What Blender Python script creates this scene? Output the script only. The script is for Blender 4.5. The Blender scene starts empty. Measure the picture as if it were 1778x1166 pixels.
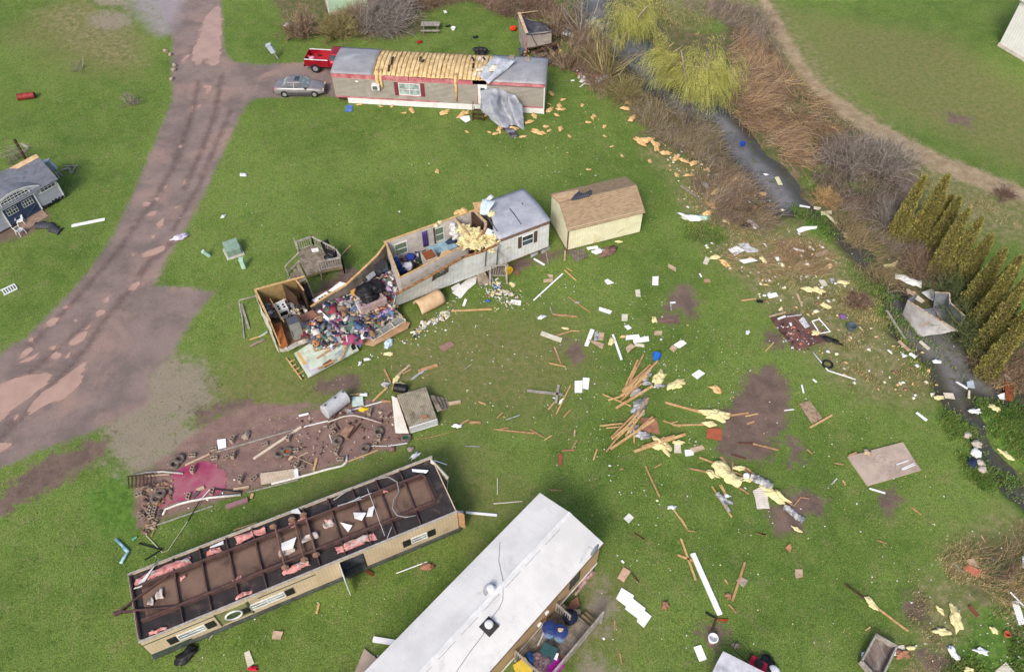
import bpy,bmesh,math,random
import numpy as np
from mathutils import Vector,Matrix,noise as mnoise
from mathutils.geometry import tessellate_polygon
# == camera, sky, sun, exposure
SC=bpy.context.scene
CAMH,PITCH,FPX,CX,CY=43.0,50.0,1385.0,889.0,583.0
cam_d=bpy.data.cameras.new("Camera");cam=bpy.data.objects.new("Camera",cam_d)
SC.collection.objects.link(cam);SC.camera=cam
cam.location=(0,0,CAMH);cam.rotation_euler=(math.radians(90-PITCH),0,0)
cam_d.sensor_width=36.0;cam_d.lens=36.0*FPX/1778.0
cam_d.clip_start=0.5;cam_d.clip_end=6000
SUN_EL,SUN_AZ=math.radians(42),math.radians(200)
world=bpy.data.worlds.new("World");SC.world=world;world.use_nodes=True
wn=world.node_tree.nodes;wl=world.node_tree.links
sky=wn.new("ShaderNodeTexSky");sky.sky_type='NISHITA';sky.sun_disc=False
sky.sun_elevation=SUN_EL;sky.sun_rotation=SUN_AZ;sky.air_density=1.0;sky.dust_density=4.0;sky.ozone_density=1.0
wl.new(sky.outputs[0],wn["Background"].inputs[0]);wn["Background"].inputs[1].default_value=0.13
sun_d=bpy.data.lights.new("Sun",'SUN');sun_d.energy=1.6;sun_d.angle=math.radians(15);sun_d.color=(1,0.95,0.88)
sun=bpy.data.objects.new("Sun",sun_d);SC.collection.objects.link(sun)
sd=Vector((math.sin(SUN_AZ)*math.cos(SUN_EL),math.cos(SUN_AZ)*math.cos(SUN_EL),math.sin(SUN_EL)))
sun.rotation_euler=(-sd).to_track_quat('-Z','Y').to_euler()
SC.view_settings.view_transform='Standard';SC.view_settings.look='None'
SC.view_settings.exposure=0.50;SC.view_settings.gamma=1.0
# == helpers
R=random.Random(7)
NR=np.random.default_rng(7)
_p=math.radians(PITCH)
CF=np.array([0,math.cos(_p),-math.sin(_p)]);CU=np.array([0,math.sin(_p),math.cos(_p)])
def G(x,y,z=0.0):
 """where the photograph's pixel (x, y) meets the level z"""
 d=CF*FPX+np.array([x-CX,0,0])-CU*(y-CY)
 t=(z-CAMH)/d[2]
 return Vector((d[0]*t,d[1]*t,z))
def srgb(r,g,b,k=1.0):
 def f(c):
  c/=255.0
  return(c/12.92 if c<=0.04045 else((c+0.055)/1.055)**2.4)*k
 return(f(r),f(g),f(b),1.0)
class Frame:
 """a local frame with its origin at a and x running towards b on the ground"""
 def __init__(s,a,b,z=0.0):
  s.o=Vector((a.x,a.y,z));d=Vector((b.x-a.x,b.y-a.y,0));s.L=d.length
  s.ang=math.atan2(d.y,d.x);s.X=d.normalized();s.Y=Vector((-s.X.y,s.X.x,0))
  s.m=Matrix.Translation(s.o)@Matrix.Rotation(s.ang,4,'Z');s.mi=s.m.inverted()
 def top(s,px,py,z):
  """local point under the pixel on local level z"""
  return s.mi@G(px,py,z+s.o.z)
 def wall(s,px,py,y=0.0):
  """local (x, z) under the pixel on the wall plane y"""
  d=Vector(G(px,py,0))-Vector((0,0,CAMH));C=Vector((0,0,CAMH))
  n=s.Y;p0=s.o+s.Y*y
  t=(p0-C).dot(n)/d.dot(n);w=s.mi@(C+d*t)
  return w.x,w.z
ALL=[]
def tag(o,label=None,cat=None,group=None,kind=None):
 if label:o['label']=label
 if cat:o['category']=cat
 if group:o['group']=group
 if kind:o['kind']=kind
 return o
def empty(name,loc=(0,0,0),rz=0.0,label=None,cat=None,group=None):
 o=bpy.data.objects.new(name,None);SC.collection.objects.link(o)
 o.location=loc;o.rotation_euler=(0,0,rz);o.empty_display_size=0.3
 return tag(o,label,cat,group)
def copy_tree(o,parent=None):
 c=o.copy();SC.collection.objects.link(c);c.parent=parent
 for ch in[q for q in KIDS.get(o.name,[])]:
  copy_tree(ch,c)
 return c
KIDS={}
def link(o,parent=None):
 SC.collection.objects.link(o)
 if parent is not None:
  o.parent=parent;KIDS.setdefault(parent.name,[]).append(o)
 return o
class MB:
 def __init__(s):s.v=[];s.f=[];s.m=[];s.mi=0;s.T=None
 def add(s,vs,fs):
  k=len(s.v)
  for p in vs:
   p=Vector(p);s.v.append(s.T@p if s.T is not None else p)
  for f in fs:s.f.append(tuple(i+k for i in f));s.m.append(s.mi)
  return s
 def box(s,x0,x1,y0,y1,z0,z1):
  return s.add([(x0,y0,z0),(x1,y0,z0),(x1,y1,z0),(x0,y1,z0),(x0,y0,z1),(x1,y0,z1),(x1,y1,z1),(x0,y1,z1)],[(0,3,2,1),(4,5,6,7),(0,1,5,4),(1,2,6,5),(2,3,7,6),(3,0,4,7)])
 def bar(s,a,b,w,h=None,up=(0,0,1),ext=0.0):
  a=Vector(a);b=Vector(b);h=h or w;d=(b-a)
  if d.length<1e-6:return s
  d.normalize();a=a-d*ext;b=b+d*ext
  u=Vector(up)
  if abs(d.dot(u))>0.98:u=Vector((1,0,0))
  sd=d.cross(u).normalized()*(w/2);u2=sd.cross(d).normalized()*(h/2)
  vs=[p+q for p in(a,b)for q in(-sd-u2,sd-u2,sd+u2,-sd+u2)]
  return s.add(vs,[(0,3,2,1),(4,5,6,7),(0,1,5,4),(1,2,6,5),(2,3,7,6),(3,0,4,7)])
 def tube(s,pts,r,n=8,cap=True):
  pts=[Vector(p)for p in pts];rr=r if isinstance(r,(list,tuple))else[r]*len(pts)
  k=len(pts);vs=[];prev=None
  for i,p in enumerate(pts):
   d=(pts[min(i+1,k-1)]-pts[max(i-1,0)]).normalized()
   u=prev if prev is not None else(Vector((0,0,1))if abs(d.z)<0.9 else Vector((1,0,0)))
   a=d.cross(u)
   if a.length<1e-4:a=d.cross(Vector((0.3,1,0.2)))
   a.normalize();b=a.cross(d).normalized();prev=b
   for j in range(n):
    t=2*math.pi*j/n;vs.append(p+(a*math.cos(t)+b*math.sin(t))*rr[i])
  fs=[(i*n+j,i*n+(j+1)%n,(i+1)*n+(j+1)%n,(i+1)*n+j)for i in range(k-1)for j in range(n)]
  if cap:fs+=[tuple(range(n))[::-1],tuple((k-1)*n+j for j in range(n))]
  return s.add(vs,fs)
 def lathe(s,prof,n=24,c=(0,0,0)):
  vs=[];k=len(prof);c=Vector(c)
  for r,z in prof:
   for j in range(n):
    t=2*math.pi*j/n;vs.append(c+Vector((r*math.cos(t),r*math.sin(t),z)))
  fs=[(i*n+j,i*n+(j+1)%n,(i+1)*n+(j+1)%n,(i+1)*n+j)for i in range(k-1)for j in range(n)]
  fs+=[tuple(range(n))[::-1],tuple((k-1)*n+j for j in range(n))]
  return s.add(vs,fs)
 def prism(s,poly,z0,z1):
  """poly = list of (x, y) ; z0/z1 numbers or per-vertex lists"""
  n=len(poly);a=z0 if isinstance(z0,(list,tuple))else[z0]*n;b=z1 if isinstance(z1,(list,tuple))else[z1]*n
  ar=sum(poly[i][0]*poly[(i+1)%n][1]-poly[(i+1)%n][0]*poly[i][1]for i in range(n))
  idx=list(range(n))if ar>0 else list(range(n))[::-1]
  pl=[poly[i]for i in idx];a=[a[i]for i in idx];b=[b[i]for i in idx]
  vs=[(p[0],p[1],z)for p,z in zip(pl,a)]+[(p[0],p[1],z)for p,z in zip(pl,b)]
  fs=[(i,(i+1)%n,n+(i+1)%n,n+i)for i in range(n)]
  if n<=4:fs+=[tuple(range(n))[::-1],tuple(range(n,2*n))]
  else:
   for t in tessellate_polygon([[Vector((p[0],p[1],0))for p in pl]]):
    t=list(t);q=[pl[i]for i in t]
    if(q[1][0]-q[0][0])*(q[2][1]-q[0][1])-(q[2][0]-q[0][0])*(q[1][1]-q[0][1])<0:t=t[::-1]
    fs+=[tuple(t)[::-1],tuple(i+n for i in t)]
  return s.add(vs,fs)
 def slab(s,pts,th,nrm=None):
  """planar-ish polygon of 3-D points given thickness along its normal"""
  pts=[Vector(p)for p in pts];n=len(pts)
  if nrm is None:
   nrm=Vector((0,0,0))
   for i in range(n):nrm+=pts[i].cross(pts[(i+1)%n])
   nrm=nrm.normalized()if nrm.length>1e-9 else Vector((0,0,1))
  nrm=Vector(nrm);vs=[p+nrm*(th/2)for p in pts]+[p-nrm*(th/2)for p in pts]
  fs=[tuple(range(n)),tuple(range(n,2*n))[::-1]]+[(i,n+i,n+(i+1)%n,(i+1)%n)for i in range(n)]
  return s.add(vs,fs)
 def sheet(s,P,th=0.02):
  """P[i][j] grid of points -> thick sheet"""
  nu,nv=len(P),len(P[0]);top=[];bot=[]
  for i in range(nu):
   for j in range(nv):
    a=Vector(P[min(i+1,nu-1)][j])-Vector(P[max(i-1,0)][j]);b=Vector(P[i][min(j+1,nv-1)])-Vector(P[i][max(j-1,0)])
    nn=a.cross(b);nn=nn.normalized()if nn.length>1e-9 else Vector((0,0,1))
    top.append(Vector(P[i][j])+nn*th/2);bot.append(Vector(P[i][j])-nn*th/2)
  k=nu*nv;fs=[]
  for i in range(nu-1):
   for j in range(nv-1):
    a,b,c,d=i*nv+j,(i+1)*nv+j,(i+1)*nv+j+1,i*nv+j+1
    fs+=[(a,b,c,d),(k+a,k+d,k+c,k+b)]
  for i in range(nu-1):
   fs+=[(i*nv,k+i*nv,k+(i+1)*nv,(i+1)*nv),(i*nv+nv-1,(i+1)*nv+nv-1,k+(i+1)*nv+nv-1,k+i*nv+nv-1)]
  for j in range(nv-1):
   fs+=[(j,j+1,k+j+1,k+j),((nu-1)*nv+j,k+(nu-1)*nv+j,k+(nu-1)*nv+j+1,(nu-1)*nv+j+1)]
  return s.add(top+bot,fs)
 def blob(s,c,r,sq=(1,1,1),seed=0,amp=0.35,sub=2,freq=1.6):
  bm=bmesh.new();bmesh.ops.create_icosphere(bm,subdivisions=sub,radius=1.0)
  off=Vector((seed*3.17,seed*1.3,-seed*2.1));vs=[]
  for v in bm.verts:
   k=1+amp*mnoise.noise(v.co*freq+off)*1.6
   vs.append(Vector((v.co.x*sq[0],v.co.y*sq[1],v.co.z*sq[2]))*r*k+Vector(c))
  fs=[tuple(v.index for v in f.verts)for f in bm.faces];bm.free()
  return s.add(vs,fs)
 def torus(s,c,R_,r,n=28,m=10,T=None):
  vs=[];c=Vector(c)
  for i in range(n):
   a=2*math.pi*i/n
   for j in range(m):
    b=2*math.pi*j/m;q=Vector(((R_+r*math.cos(b))*math.cos(a),(R_+r*math.cos(b))*math.sin(a),r*math.sin(b)*1.15))
    vs.append(c+(T@q if T is not None else q))
  return s.add(vs,[(i*m+j,((i+1)%n)*m+j,((i+1)%n)*m+(j+1)%m,i*m+(j+1)%m)for i in range(n)for j in range(m)])
 def build(s,name,mat,parent=None,origin=None,smooth=False,bevel=0.0):
  me=bpy.data.meshes.new(name)
  o_=Vector(origin)if origin is not None else Vector((0,0,0))
  me.from_pydata([tuple(v-o_)for v in s.v],[],s.f);me.update()
  mats=mat if isinstance(mat,(list,tuple))else[mat]
  for q in mats:me.materials.append(q)
  if len(mats)>1:me.polygons.foreach_set('material_index',s.m)
  if smooth:me.polygons.foreach_set('use_smooth',[True]*len(me.polygons))
  ob=bpy.data.objects.new(name,me);ob.location=o_
  link(ob,parent)
  if bevel>0:
   b=ob.modifiers.new("bevel",'BEVEL');b.width=bevel;b.segments=2;b.limit_method='ANGLE';b.angle_limit=math.radians(40)
  return ob
def bulk(name,verts,faces,mat,cols=None,parent=None,smooth=False,attr='Col'):
 """verts (n,3) array, faces (m,k) array, optional colour per face"""
 verts=np.asarray(verts,dtype=np.float32);faces=np.asarray(faces,dtype=np.int32)
 me=bpy.data.meshes.new(name);m,k=faces.shape
 me.vertices.add(len(verts));me.vertices.foreach_set('co',verts.ravel())
 me.loops.add(m*k);me.loops.foreach_set('vertex_index',faces.ravel())
 me.polygons.add(m);me.polygons.foreach_set('loop_start',np.arange(m,dtype=np.int32)*k)
 try:me.polygons.foreach_set('loop_total',np.full(m,k,dtype=np.int32))
 except Exception:pass
 if smooth:me.polygons.foreach_set('use_smooth',np.ones(m,dtype=bool))
 me.update(calc_edges=True);me.validate()
 if cols is not None:
  a=me.attributes.new(attr,'FLOAT_COLOR','FACE')
  c=np.ones((m,4),dtype=np.float32);c[:,:3]=np.asarray(cols)[:,:3];a.data.foreach_set('color',c.ravel())
 me.materials.append(mat)
 ob=bpy.data.objects.new(name,me);link(ob,parent);return ob
# == materials
MATS={}
class NT:
 def __init__(s,name):
  s.mat=bpy.data.materials.new(name);s.mat.use_nodes=True;s.t=s.mat.node_tree;s.n=s.t.nodes;s.l=s.t.links
  s.b=s.n["Principled BSDF"];s.co=s.n.new("ShaderNodeTexCoord").outputs['Object'];MATS[name]=s.mat
 def noise(s,scale,detail=4,rough=0.6,vec=None,dist=0.0):
  q=s.n.new("ShaderNodeTexNoise");q.inputs['Scale'].default_value=scale;q.inputs['Detail'].default_value=detail
  q.inputs['Roughness'].default_value=rough;q.inputs['Distortion'].default_value=dist
  s.l.new(vec if vec is not None else s.co,q.inputs['Vector']);return q.outputs['Fac']
 def voro(s,scale,vec=None,out='Distance'):
  q=s.n.new("ShaderNodeTexVoronoi");q.inputs['Scale'].default_value=scale
  s.l.new(vec if vec is not None else s.co,q.inputs['Vector']);return q.outputs[out]
 def math(s,op,a,b=None,c=None,clamp=False):
  q=s.n.new("ShaderNodeMath");q.operation=op;q.use_clamp=clamp
  for i,x in enumerate((a,b,c)):
   if x is None:continue
   if isinstance(x,(int,float)):q.inputs[i].default_value=x
   else:s.l.new(x,q.inputs[i])
  return q.outputs[0]
 def ramp(s,x,lo,hi,a=0.0,b=1.0):
  q=s.n.new("ShaderNodeMapRange");q.interpolation_type='SMOOTHSTEP'
  s.l.new(x,q.inputs[0]);q.inputs[1].default_value=lo;q.inputs[2].default_value=hi;q.inputs[3].default_value=a;q.inputs[4].default_value=b
  return q.outputs[0]
 def mix(s,f,a,b,mode='MIX'):
  q=s.n.new("ShaderNodeMix");q.data_type='RGBA';q.blend_type=mode
  if isinstance(f,(int,float)):q.inputs[0].default_value=f
  else:s.l.new(f,q.inputs[0])
  for i,x in((6,a),(7,b)):
   if isinstance(x,(tuple,list)):q.inputs[i].default_value=x if len(x)==4 else(*x,1)
   else:s.l.new(x,q.inputs[i])
  return q.outputs[2]
 def attr(s,name,out='Fac'):
  q=s.n.new("ShaderNodeAttribute");q.attribute_name=name;return q.outputs[out]
 def sep(s,vec=None):
  q=s.n.new("ShaderNodeSeparateXYZ");s.l.new(vec if vec is not None else s.co,q.inputs[0]);return q.outputs
 def scaled(s,sx,sy,sz):
  q=s.n.new("ShaderNodeMapping");q.inputs['Scale'].default_value=(sx,sy,sz);s.l.new(s.co,q.inputs[0]);return q.outputs[0]
 def bump(s,h,strength=0.3,dist=0.02):
  q=s.n.new("ShaderNodeBump");q.inputs['Strength'].default_value=strength;q.inputs['Distance'].default_value=dist
  s.l.new(h,q.inputs['Height']);s.l.new(q.outputs[0],s.b.inputs['Normal'])
 def out(s,col=None,rough=0.8,metal=0.0,spec=0.3):
  if col is not None:
   if isinstance(col,(tuple,list)):s.b.inputs['Base Color'].default_value=col
   else:s.l.new(col,s.b.inputs['Base Color'])
  if isinstance(rough,(int,float)):s.b.inputs['Roughness'].default_value=rough
  else:s.l.new(rough,s.b.inputs['Roughness'])
  s.b.inputs['Metallic'].default_value=metal;s.b.inputs['Specular IOR Level'].default_value=spec
  return s.mat
def M(name,c1,c2=None,scale=2.5,rough=0.8,metal=0.0,var=0.18,fine=30,lines=None,dirt=None,dirt_amt=0.5,bump=0.15,stretch=None,spec=0.3):
 """c1/c2 mottled, plus fine grain; lines=(axis, period, gapwidth, colour-or-None); dirt=(colour, scale)"""
 if name in MATS:return MATS[name]
 t=NT(name);c2=c2 or tuple(x*0.8 for x in c1[:3])+(1,)
 v=t.scaled(*stretch)if stretch else t.co
 col=t.mix(t.ramp(t.noise(scale,5,0.65,v),0.35,0.65),c1,c2)
 g=t.noise(fine,3,0.7,v)
 col=t.mix(1.0,col,t.mix(g,(1-var*2,)*3,(1+var*2,)*3),'MULTIPLY')
 h=t.math('MULTIPLY',g,0.4)
 if dirt:
  col=t.mix(t.ramp(t.noise(dirt[1],6,0.7,None,0.6),0.62-dirt_amt*0.25,0.75),col,dirt[0])
 if lines:
  ax={'x':0,'y':1,'z':2}[lines[0]];x=t.sep()[ax]
  fr=t.math('FRACT',t.math('DIVIDE',x,lines[1]));w=lines[2]/lines[1]
  gap=t.math('LESS_THAN',fr,w)
  if lines[3]is not None:col=t.mix(gap,col,lines[3])
  h=t.math('ADD',h,t.math('MULTIPLY',t.ramp(fr,0,min(w*3,1.0)),1.5))
 t.bump(h,bump*2,0.02)
 return t.out(col,rough,metal,spec)
def MC(name,rough=0.9,attr='Col',var=0.3,trans=0.0,fine=14):
 if name in MATS:return MATS[name]
 t=NT(name);c=t.attr(attr,'Color')
 col=t.mix(1.0,c,t.mix(t.noise(fine,2,0.6),(1-var,)*3,(1+var,)*3),'MULTIPLY')
 return t.out(col,rough,0,0.15)
def glass(name='window_glass',c=(0.03,0.04,0.05,1),rough=0.06):
 if name in MATS:return MATS[name]
 t=NT(name);col=t.mix(t.ramp(t.noise(1.3,3),0.4,0.62),c,tuple(x*2.2 for x in c[:3])+(1,))
 return t.out(col,rough,0,0.6)
# == GROUND: one sheet to the horizon, split by kind
def px_poly(pts,z=0.0):return np.array([G(x,y,z)[:2]for x,y in pts])
def sdist(X,Y,poly):
 """signed distance to the polygon, positive inside, in metres"""
 n=len(poly);d=np.full(X.shape,1e9);inside=np.zeros(X.shape,bool)
 for i in range(n):
  x0,y0=poly[i];x1,y1=poly[(i+1)%n]
  ex,ey=x1-x0,y1-y0;L=ex*ex+ey*ey+1e-12
  t=np.clip(((X-x0)*ex+(Y-y0)*ey)/L,0,1)
  d=np.minimum(d,(X-x0-t*ex)**2+(Y-y0-t*ey)**2)
  c=((y0>Y)!=(y1>Y))&(X<(x1-x0)*(Y-y0)/(y1-y0+1e-12)+x0);inside^=c
 d=np.sqrt(d);return np.where(inside,d,-d)
def multi(X,Y,polys,z=0.0):
 r=np.full(X.shape,-99.0)
 for p in polys:r=np.maximum(r,sdist(X,Y,px_poly(p,z)))
 return r
PUDS=[[(378,8),(386,30),(383,75),(380,112),(362,112),(357,98),(345,114),(332,103),(345,60),(358,28)],[(318,97),(328,95),(322,108),(315,110)],[(-120,735),(-60,700),(0,665),(45,650),(90,646),(85,662),(50,690),(20,712),(0,732),(-60,790),(-140,820)],[(140,632),(148,628),(140,660),(118,690),(80,700),(48,722),(55,695),(100,662)],[(78,560),(95,549),(104,554),(90,566),(80,567)],[(178,520),(190,513),(192,522),(182,526)],[(226,495),(238,488),(243,493),(233,504),(226,502)],[(245,440),(270,430),(285,424),(290,430),(272,441),(250,446)],[(272,388),(280,379),(287,380),(281,392),(273,396)],[(262,409),(270,406),(268,414)],[(165,541),(180,535),(184,542),(170,549)],[(150,567),(160,560),(155,570),(144,572)],[(120,595),(135,578),(155,575),(145,590),(125,600)],[(90,614),(100,608),(108,614),(98,624),(91,622)],[(35,612),(50,602),(58,606),(45,618),(32,622)],[(48,587),(58,585),(55,594)],[(130,553),(137,553),(132,558)],[(84,602),(100,600),(98,606)],[(110,622),(125,608),(120,620)],[(112,530),(120,529),(116,534)],[(246,352),(254,350),(258,356),(250,358)],[(268,343),(278,342),(276,350)],[(355,146),(368,150),(365,160),(355,161)],[(340,184),(350,181),(344,188)],[(330,186),(334,184),(333,194)],[(230,440),(236,438),(234,444)],[(315,316),(322,311),(320,320)],[(310,252),(316,252),(313,257)],[(286,322),(294,321),(290,327)],[(305,358),(312,356),(308,362)],[(275,370),(262,375),(252,374),(264,366)],[(24,720),(34,718),(30,728)],[(28,630),(60,615),(70,610),(55,625)],[(-30,775),(20,765),(15,778),(-40,800)]]
POLY=dict(road=[[(255,-140),(262,-40),(285,20),(300,70),(298,110),(300,170),(278,225),(250,290),(225,350),(190,420),(150,475),(100,530),(45,585),(0,612),(-160,700),(-330,830),(-330,1010),(-160,900),(0,812),(60,785),(140,757),(205,727),(255,700),(262,650),(300,610),(330,560),(360,520),(372,508),(330,498),(268,497),(290,450),(335,375),(385,270),(410,215),(425,185),(440,171),(500,168),(560,165),(590,170),(600,110),(530,108),(450,112),(405,107),(390,90),(385,30),(382,-40),(385,-140)]],wetroad=[[(232,-40),(228,12),(258,45),(278,62),(292,58),(312,20),(330,-40)]],gravel=[[(290,610),(360,640),(370,700),(320,730),(380,760),(300,810),(232,825),(190,790),(180,740),(225,680),(255,650)],[(155,30),(178,20),(222,22),(228,42),(205,50),(165,48)],[(160,-30),(225,-30),(222,14),(168,8)],[(1030,1010),(1055,1020),(1062,1060),(1048,1100),(1020,1090),(1020,1050)],[(1010,1140),(1035,1145),(1060,1166),(1065,1190),(1000,1190)]],mud=[[(1340,635),(1300,645),(1275,690),(1255,720),(1250,765),(1262,800),(1290,790),(1330,790),(1350,760),(1368,730),(1375,690),(1360,650)],[(1340,890),(1365,855),(1400,848),(1430,865),(1437,880),(1410,895),(1380,925),(1345,925),(1335,905)],[(1180,490),(1195,495),(1210,520),(1212,545),(1200,552),(1180,540),(1160,545),(1155,530)],[(1152,540),(1180,548),(1175,560),(1150,560)],[(1370,760),(1400,775),(1395,800),(1370,805)],[(985,592),(1000,590),(1015,620),(1000,632),(985,615)],[(1525,850),(1548,845),(1562,870),(1550,892),(1528,880)],[(1572,1040),(1590,1035),(1612,1060),(1605,1075),(1582,1080)],[(1215,1090),(1250,1085),(1262,1100),(1250,1130),(1225,1125)],[(1590,1128),(1640,1132),(1660,1150),(1640,1175),(1600,1160)],[(550,660),(590,650),(622,655),(620,680),(575,685),(548,672)],[(0,860),(60,800),(150,770),(195,760),(180,790),(130,825),(60,865),(0,893),(-200,980),(-200,940)],[(0,380),(40,368),(72,366),(86,378),(60,400),(45,412),(0,420),(-40,420),(-40,390)],[(600,465),(640,470),(665,455),(640,500),(575,520),(545,500)],[(810,470),(885,455),(955,440),(1000,430),(960,450),(900,470),(830,485),(790,480)],[(330,715),(380,700),(430,690),(445,700),(400,720),(345,735)],[(1330,570),(1355,580),(1365,600),(1345,608),(1325,590)],[(1640,195),(1690,205),(1685,220),(1650,212)],[(1365,545),(1400,548),(1420,570),(1445,590),(1385,608),(1365,590)],[(1240,770),(1300,762),(1350,775),(1330,800),(1255,795)]],pad=[[(232,828),(237,915),(330,885),(480,835),(600,803),(700,770),(712,745),(705,700),(640,692),(560,706),(480,722),(400,745),(350,775),(300,800)],[(232,828),(330,790),(420,745),(520,712),(560,700),(430,700),(360,735),(290,790)]],dry=[[(1120,230),(1180,270),(1230,300),(1275,340),(1320,380),(1400,395),(1450,430),(1500,490),(1540,560),(1600,620),(1630,690),(1590,705),(1500,690),(1440,655),(1395,600),(1350,545),(1300,500),(1240,440),(1190,370),(1170,310),(1120,270)],[(1660,930),(1720,900),(1778,880),(1900,900),(1900,1300),(1560,1300),(1560,1130),(1600,1090),(1590,1030),(1640,990)],[(1100,-60),(1330,-60),(1350,0),(1480,170),(1600,260),(1778,330),(1900,380),(1900,480),(1778,420),(1700,410),(1560,330),(1420,230),(1300,60),(1250,20),(1150,100),(1120,60),(1080,0)],[(60,20),(150,0),(230,60),(250,110),(180,110),(110,70)]],track=[[(1308,-60),(1335,0),(1370,60),(1395,105),(1430,150),(1480,185),(1550,225),(1620,262),(1700,295),(1778,325),(1900,375),(1900,410),(1778,352),(1700,325),(1610,290),(1530,248),(1458,200),(1408,155),(1372,105),(1340,55),(1290,-60)]],bank=[[(960,60),(1010,90),(1060,160),(1110,210),(1120,240),(1180,270),(1230,300),(1275,345),(1330,380),(1420,400),(1480,450),(1540,520),(1560,600),(1600,650),(1640,680),(1700,640),(1900,700),(1900,560),(1700,560),(1640,480),(1560,420),(1500,340),(1580,310),(1560,290),(1480,200),(1400,160),(1340,60),(1290,20),(1250,60),(1180,50),(1100,-60),(960,-60)],[(1660,960),(1720,930),(1800,950),(1800,1030),(1700,1030)],[(440,-60),(700,-60),(960,-60),(960,30),(870,28),(820,0),(740,20),(740,60),(640,70),(600,62),(560,60),(520,40),(490,30)]],creek=[[(1000,-80),(1010,30),(1040,75),(1070,110),(1100,135),(1150,180),(1195,215),(1230,215),(1238,240),(1255,268),(1290,300),(1312,330),(1330,360),(1352,374),(1385,372),(1415,385),(1440,395),(1465,425),(1492,452),(1520,490),(1532,530),(1545,580),(1580,610),(1612,640),(1628,680),(1650,705),(1665,725),(1685,765),(1700,800),(1722,830),(1748,860),(1778,885),(1900,960),(1900,900),(1778,840),(1760,815),(1735,795),(1712,760),(1697,725),(1690,690),(1730,705),(1778,715),(1900,740),(1900,700),(1778,680),(1740,665),(1712,630),(1690,600),(1660,570),(1600,540),(1562,500),(1545,480),(1510,440),(1480,405),(1450,380),(1410,362),(1395,340),(1370,300),(1322,262),(1300,225),(1262,190),(1215,178),(1170,150),(1145,115),(1138,80),(1110,62),(1075,60),(1058,20),(1065,-80)]],lush=[[(1380,360),(1440,375),(1445,420),(1400,400)],[(1480,470),(1530,500),(1560,560),(1520,540)],[(1690,690),(1778,700),(1900,760),(1900,880),(1760,800),(1720,760)],[(1740,820),(1900,880),(1900,1010),(1800,940)],[(1180,375),(1260,390),(1250,420),(1190,410)],[(1560,600),(1640,640),(1600,650)],[(200,820),(235,830),(240,920),(180,930),(150,860)],[(1400,270),(1440,290),(1500,330),(1440,340),(1400,320)],[(1690,1060),(1900,1010),(1900,1300),(1640,1300),(1660,1130)]],)
XR=np.concatenate([[-3000,-1200,-500,-250,-150,-100,-78],np.arange(-64,66,0.16),[78,100,150,250,500,1200,3000]])
YR=np.concatenate([[-3000,-1000,-300,-100,-40,-10,2],np.arange(9,96,0.16),[98,102,108,120,140,170,220,300,500,1200,3500]])
GX,GY=np.meshgrid(XR,YR)
PUDPX=PUDS
POLY['pud']=PUDS
def ribbon(pts,w):
 a=[(x-w,y-w*0.4)for x,y in pts];b=[(x+w,y+w*0.4)for x,y in pts[::-1]];return a+b
POLY['worn']=[[(640,600),(800,540),(1000,560),(1020,640),(960,720),(800,720),(660,680)],[(430,600),(520,640),(640,640),(700,680),(600,700),(400,740),(330,700)],[(1380,20),(1500,40),(1640,60),(1760,140),(1900,200),(1900,340),(1700,260),(1520,180),(1420,110)],[(1000,1020),(1080,1010),(1080,1120),(1010,1150)],[(500,880),(700,810),(800,780),(900,860),(820,920),(780,820),(560,900)],[(0,60),(120,0),(250,60),(240,130),(120,120)]]
POLY['rut']=[ribbon([(238,486),(210,520),(176,560),(152,600),(112,645),(88,668),(48,712),(0,760)],4),ribbon([(300,420),(262,450),(240,480)],5),ribbon([(385,130),(372,200),(350,260),(318,330)],4),ribbon([(345,140),(330,210),(300,290),(265,350),(200,440),(130,520),(50,600)],3.5),ribbon([(400,190),(375,250),(345,320),(300,400)],3),ribbon([(0,690),(70,630),(150,560)],3)]
SD={k:multi(GX,GY,v,-0.2 if k=='creek' else 0.0)for k,v in POLY.items()}
def fbm(X,Y,sc,seed,oct=4):
 """cheap value noise for the terrain"""
 out=np.zeros(X.shape);amp=1.0;tot=0
 rs=np.random.default_rng(seed);tab=rs.random((256,256))
 for o in range(oct):
  x=X/sc;y=Y/sc;xi=np.floor(x).astype(int);yi=np.floor(y).astype(int);fx=x-xi;fy=y-yi
  fx=fx*fx*(3-2*fx);fy=fy*fy*(3-2*fy)
  a=tab[xi%256,yi%256];b=tab[(xi+1)%256,yi%256];c=tab[xi%256,(yi+1)%256];d=tab[(xi+1)%256,(yi+1)%256]
  out+=amp*((a*(1-fx)+b*fx)*(1-fy)+(c*(1-fx)+d*fx)*fy-0.5);tot+=amp;amp*=0.5;sc*=0.5
 return out/tot
n1=fbm(GX,GY,1.6,3);n2=fbm(GX,GY,0.7,5,2)
sm=lambda x,a,b:np.clip((x-a)/(b-a),0,1)**2*(3-2*np.clip((x-a)/(b-a),0,1))
cs=SD['creek']+n1*1.2
GZ=n2*0.03-0.02-0.5*sm(cs,-0.9,0.7)+0.15*sm(SD['bank'],0,2)*fbm(GX,GY,2.5,9)*(cs<-0.9)
GZ-=0.03*sm(SD['road'],-0.2,0.6)
GZ=np.where((np.abs(GX)>66)|(GY>96)|(GY<9),-0.02,GZ)
NXg,NYg=len(XR),len(YR)
t=NT('ground_cover');W_=t.co
nA=t.noise(0.10,4,0.6);nB=t.noise(0.55,5,0.62);nC=t.noise(3.0,4,0.7);nD=t.noise(14,3,0.75);nE=t.noise(45,2,0.7)
grass=t.mix(t.ramp(nB,0.25,0.75),srgb(86,112,46),srgb(108,131,60))
grass=t.mix(t.ramp(t.noise(0.07,6,0.65),0.42,0.6),grass,t.mix(t.ramp(nC,0.35,0.65),srgb(108,134,58),srgb(120,138,70)))
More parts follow.
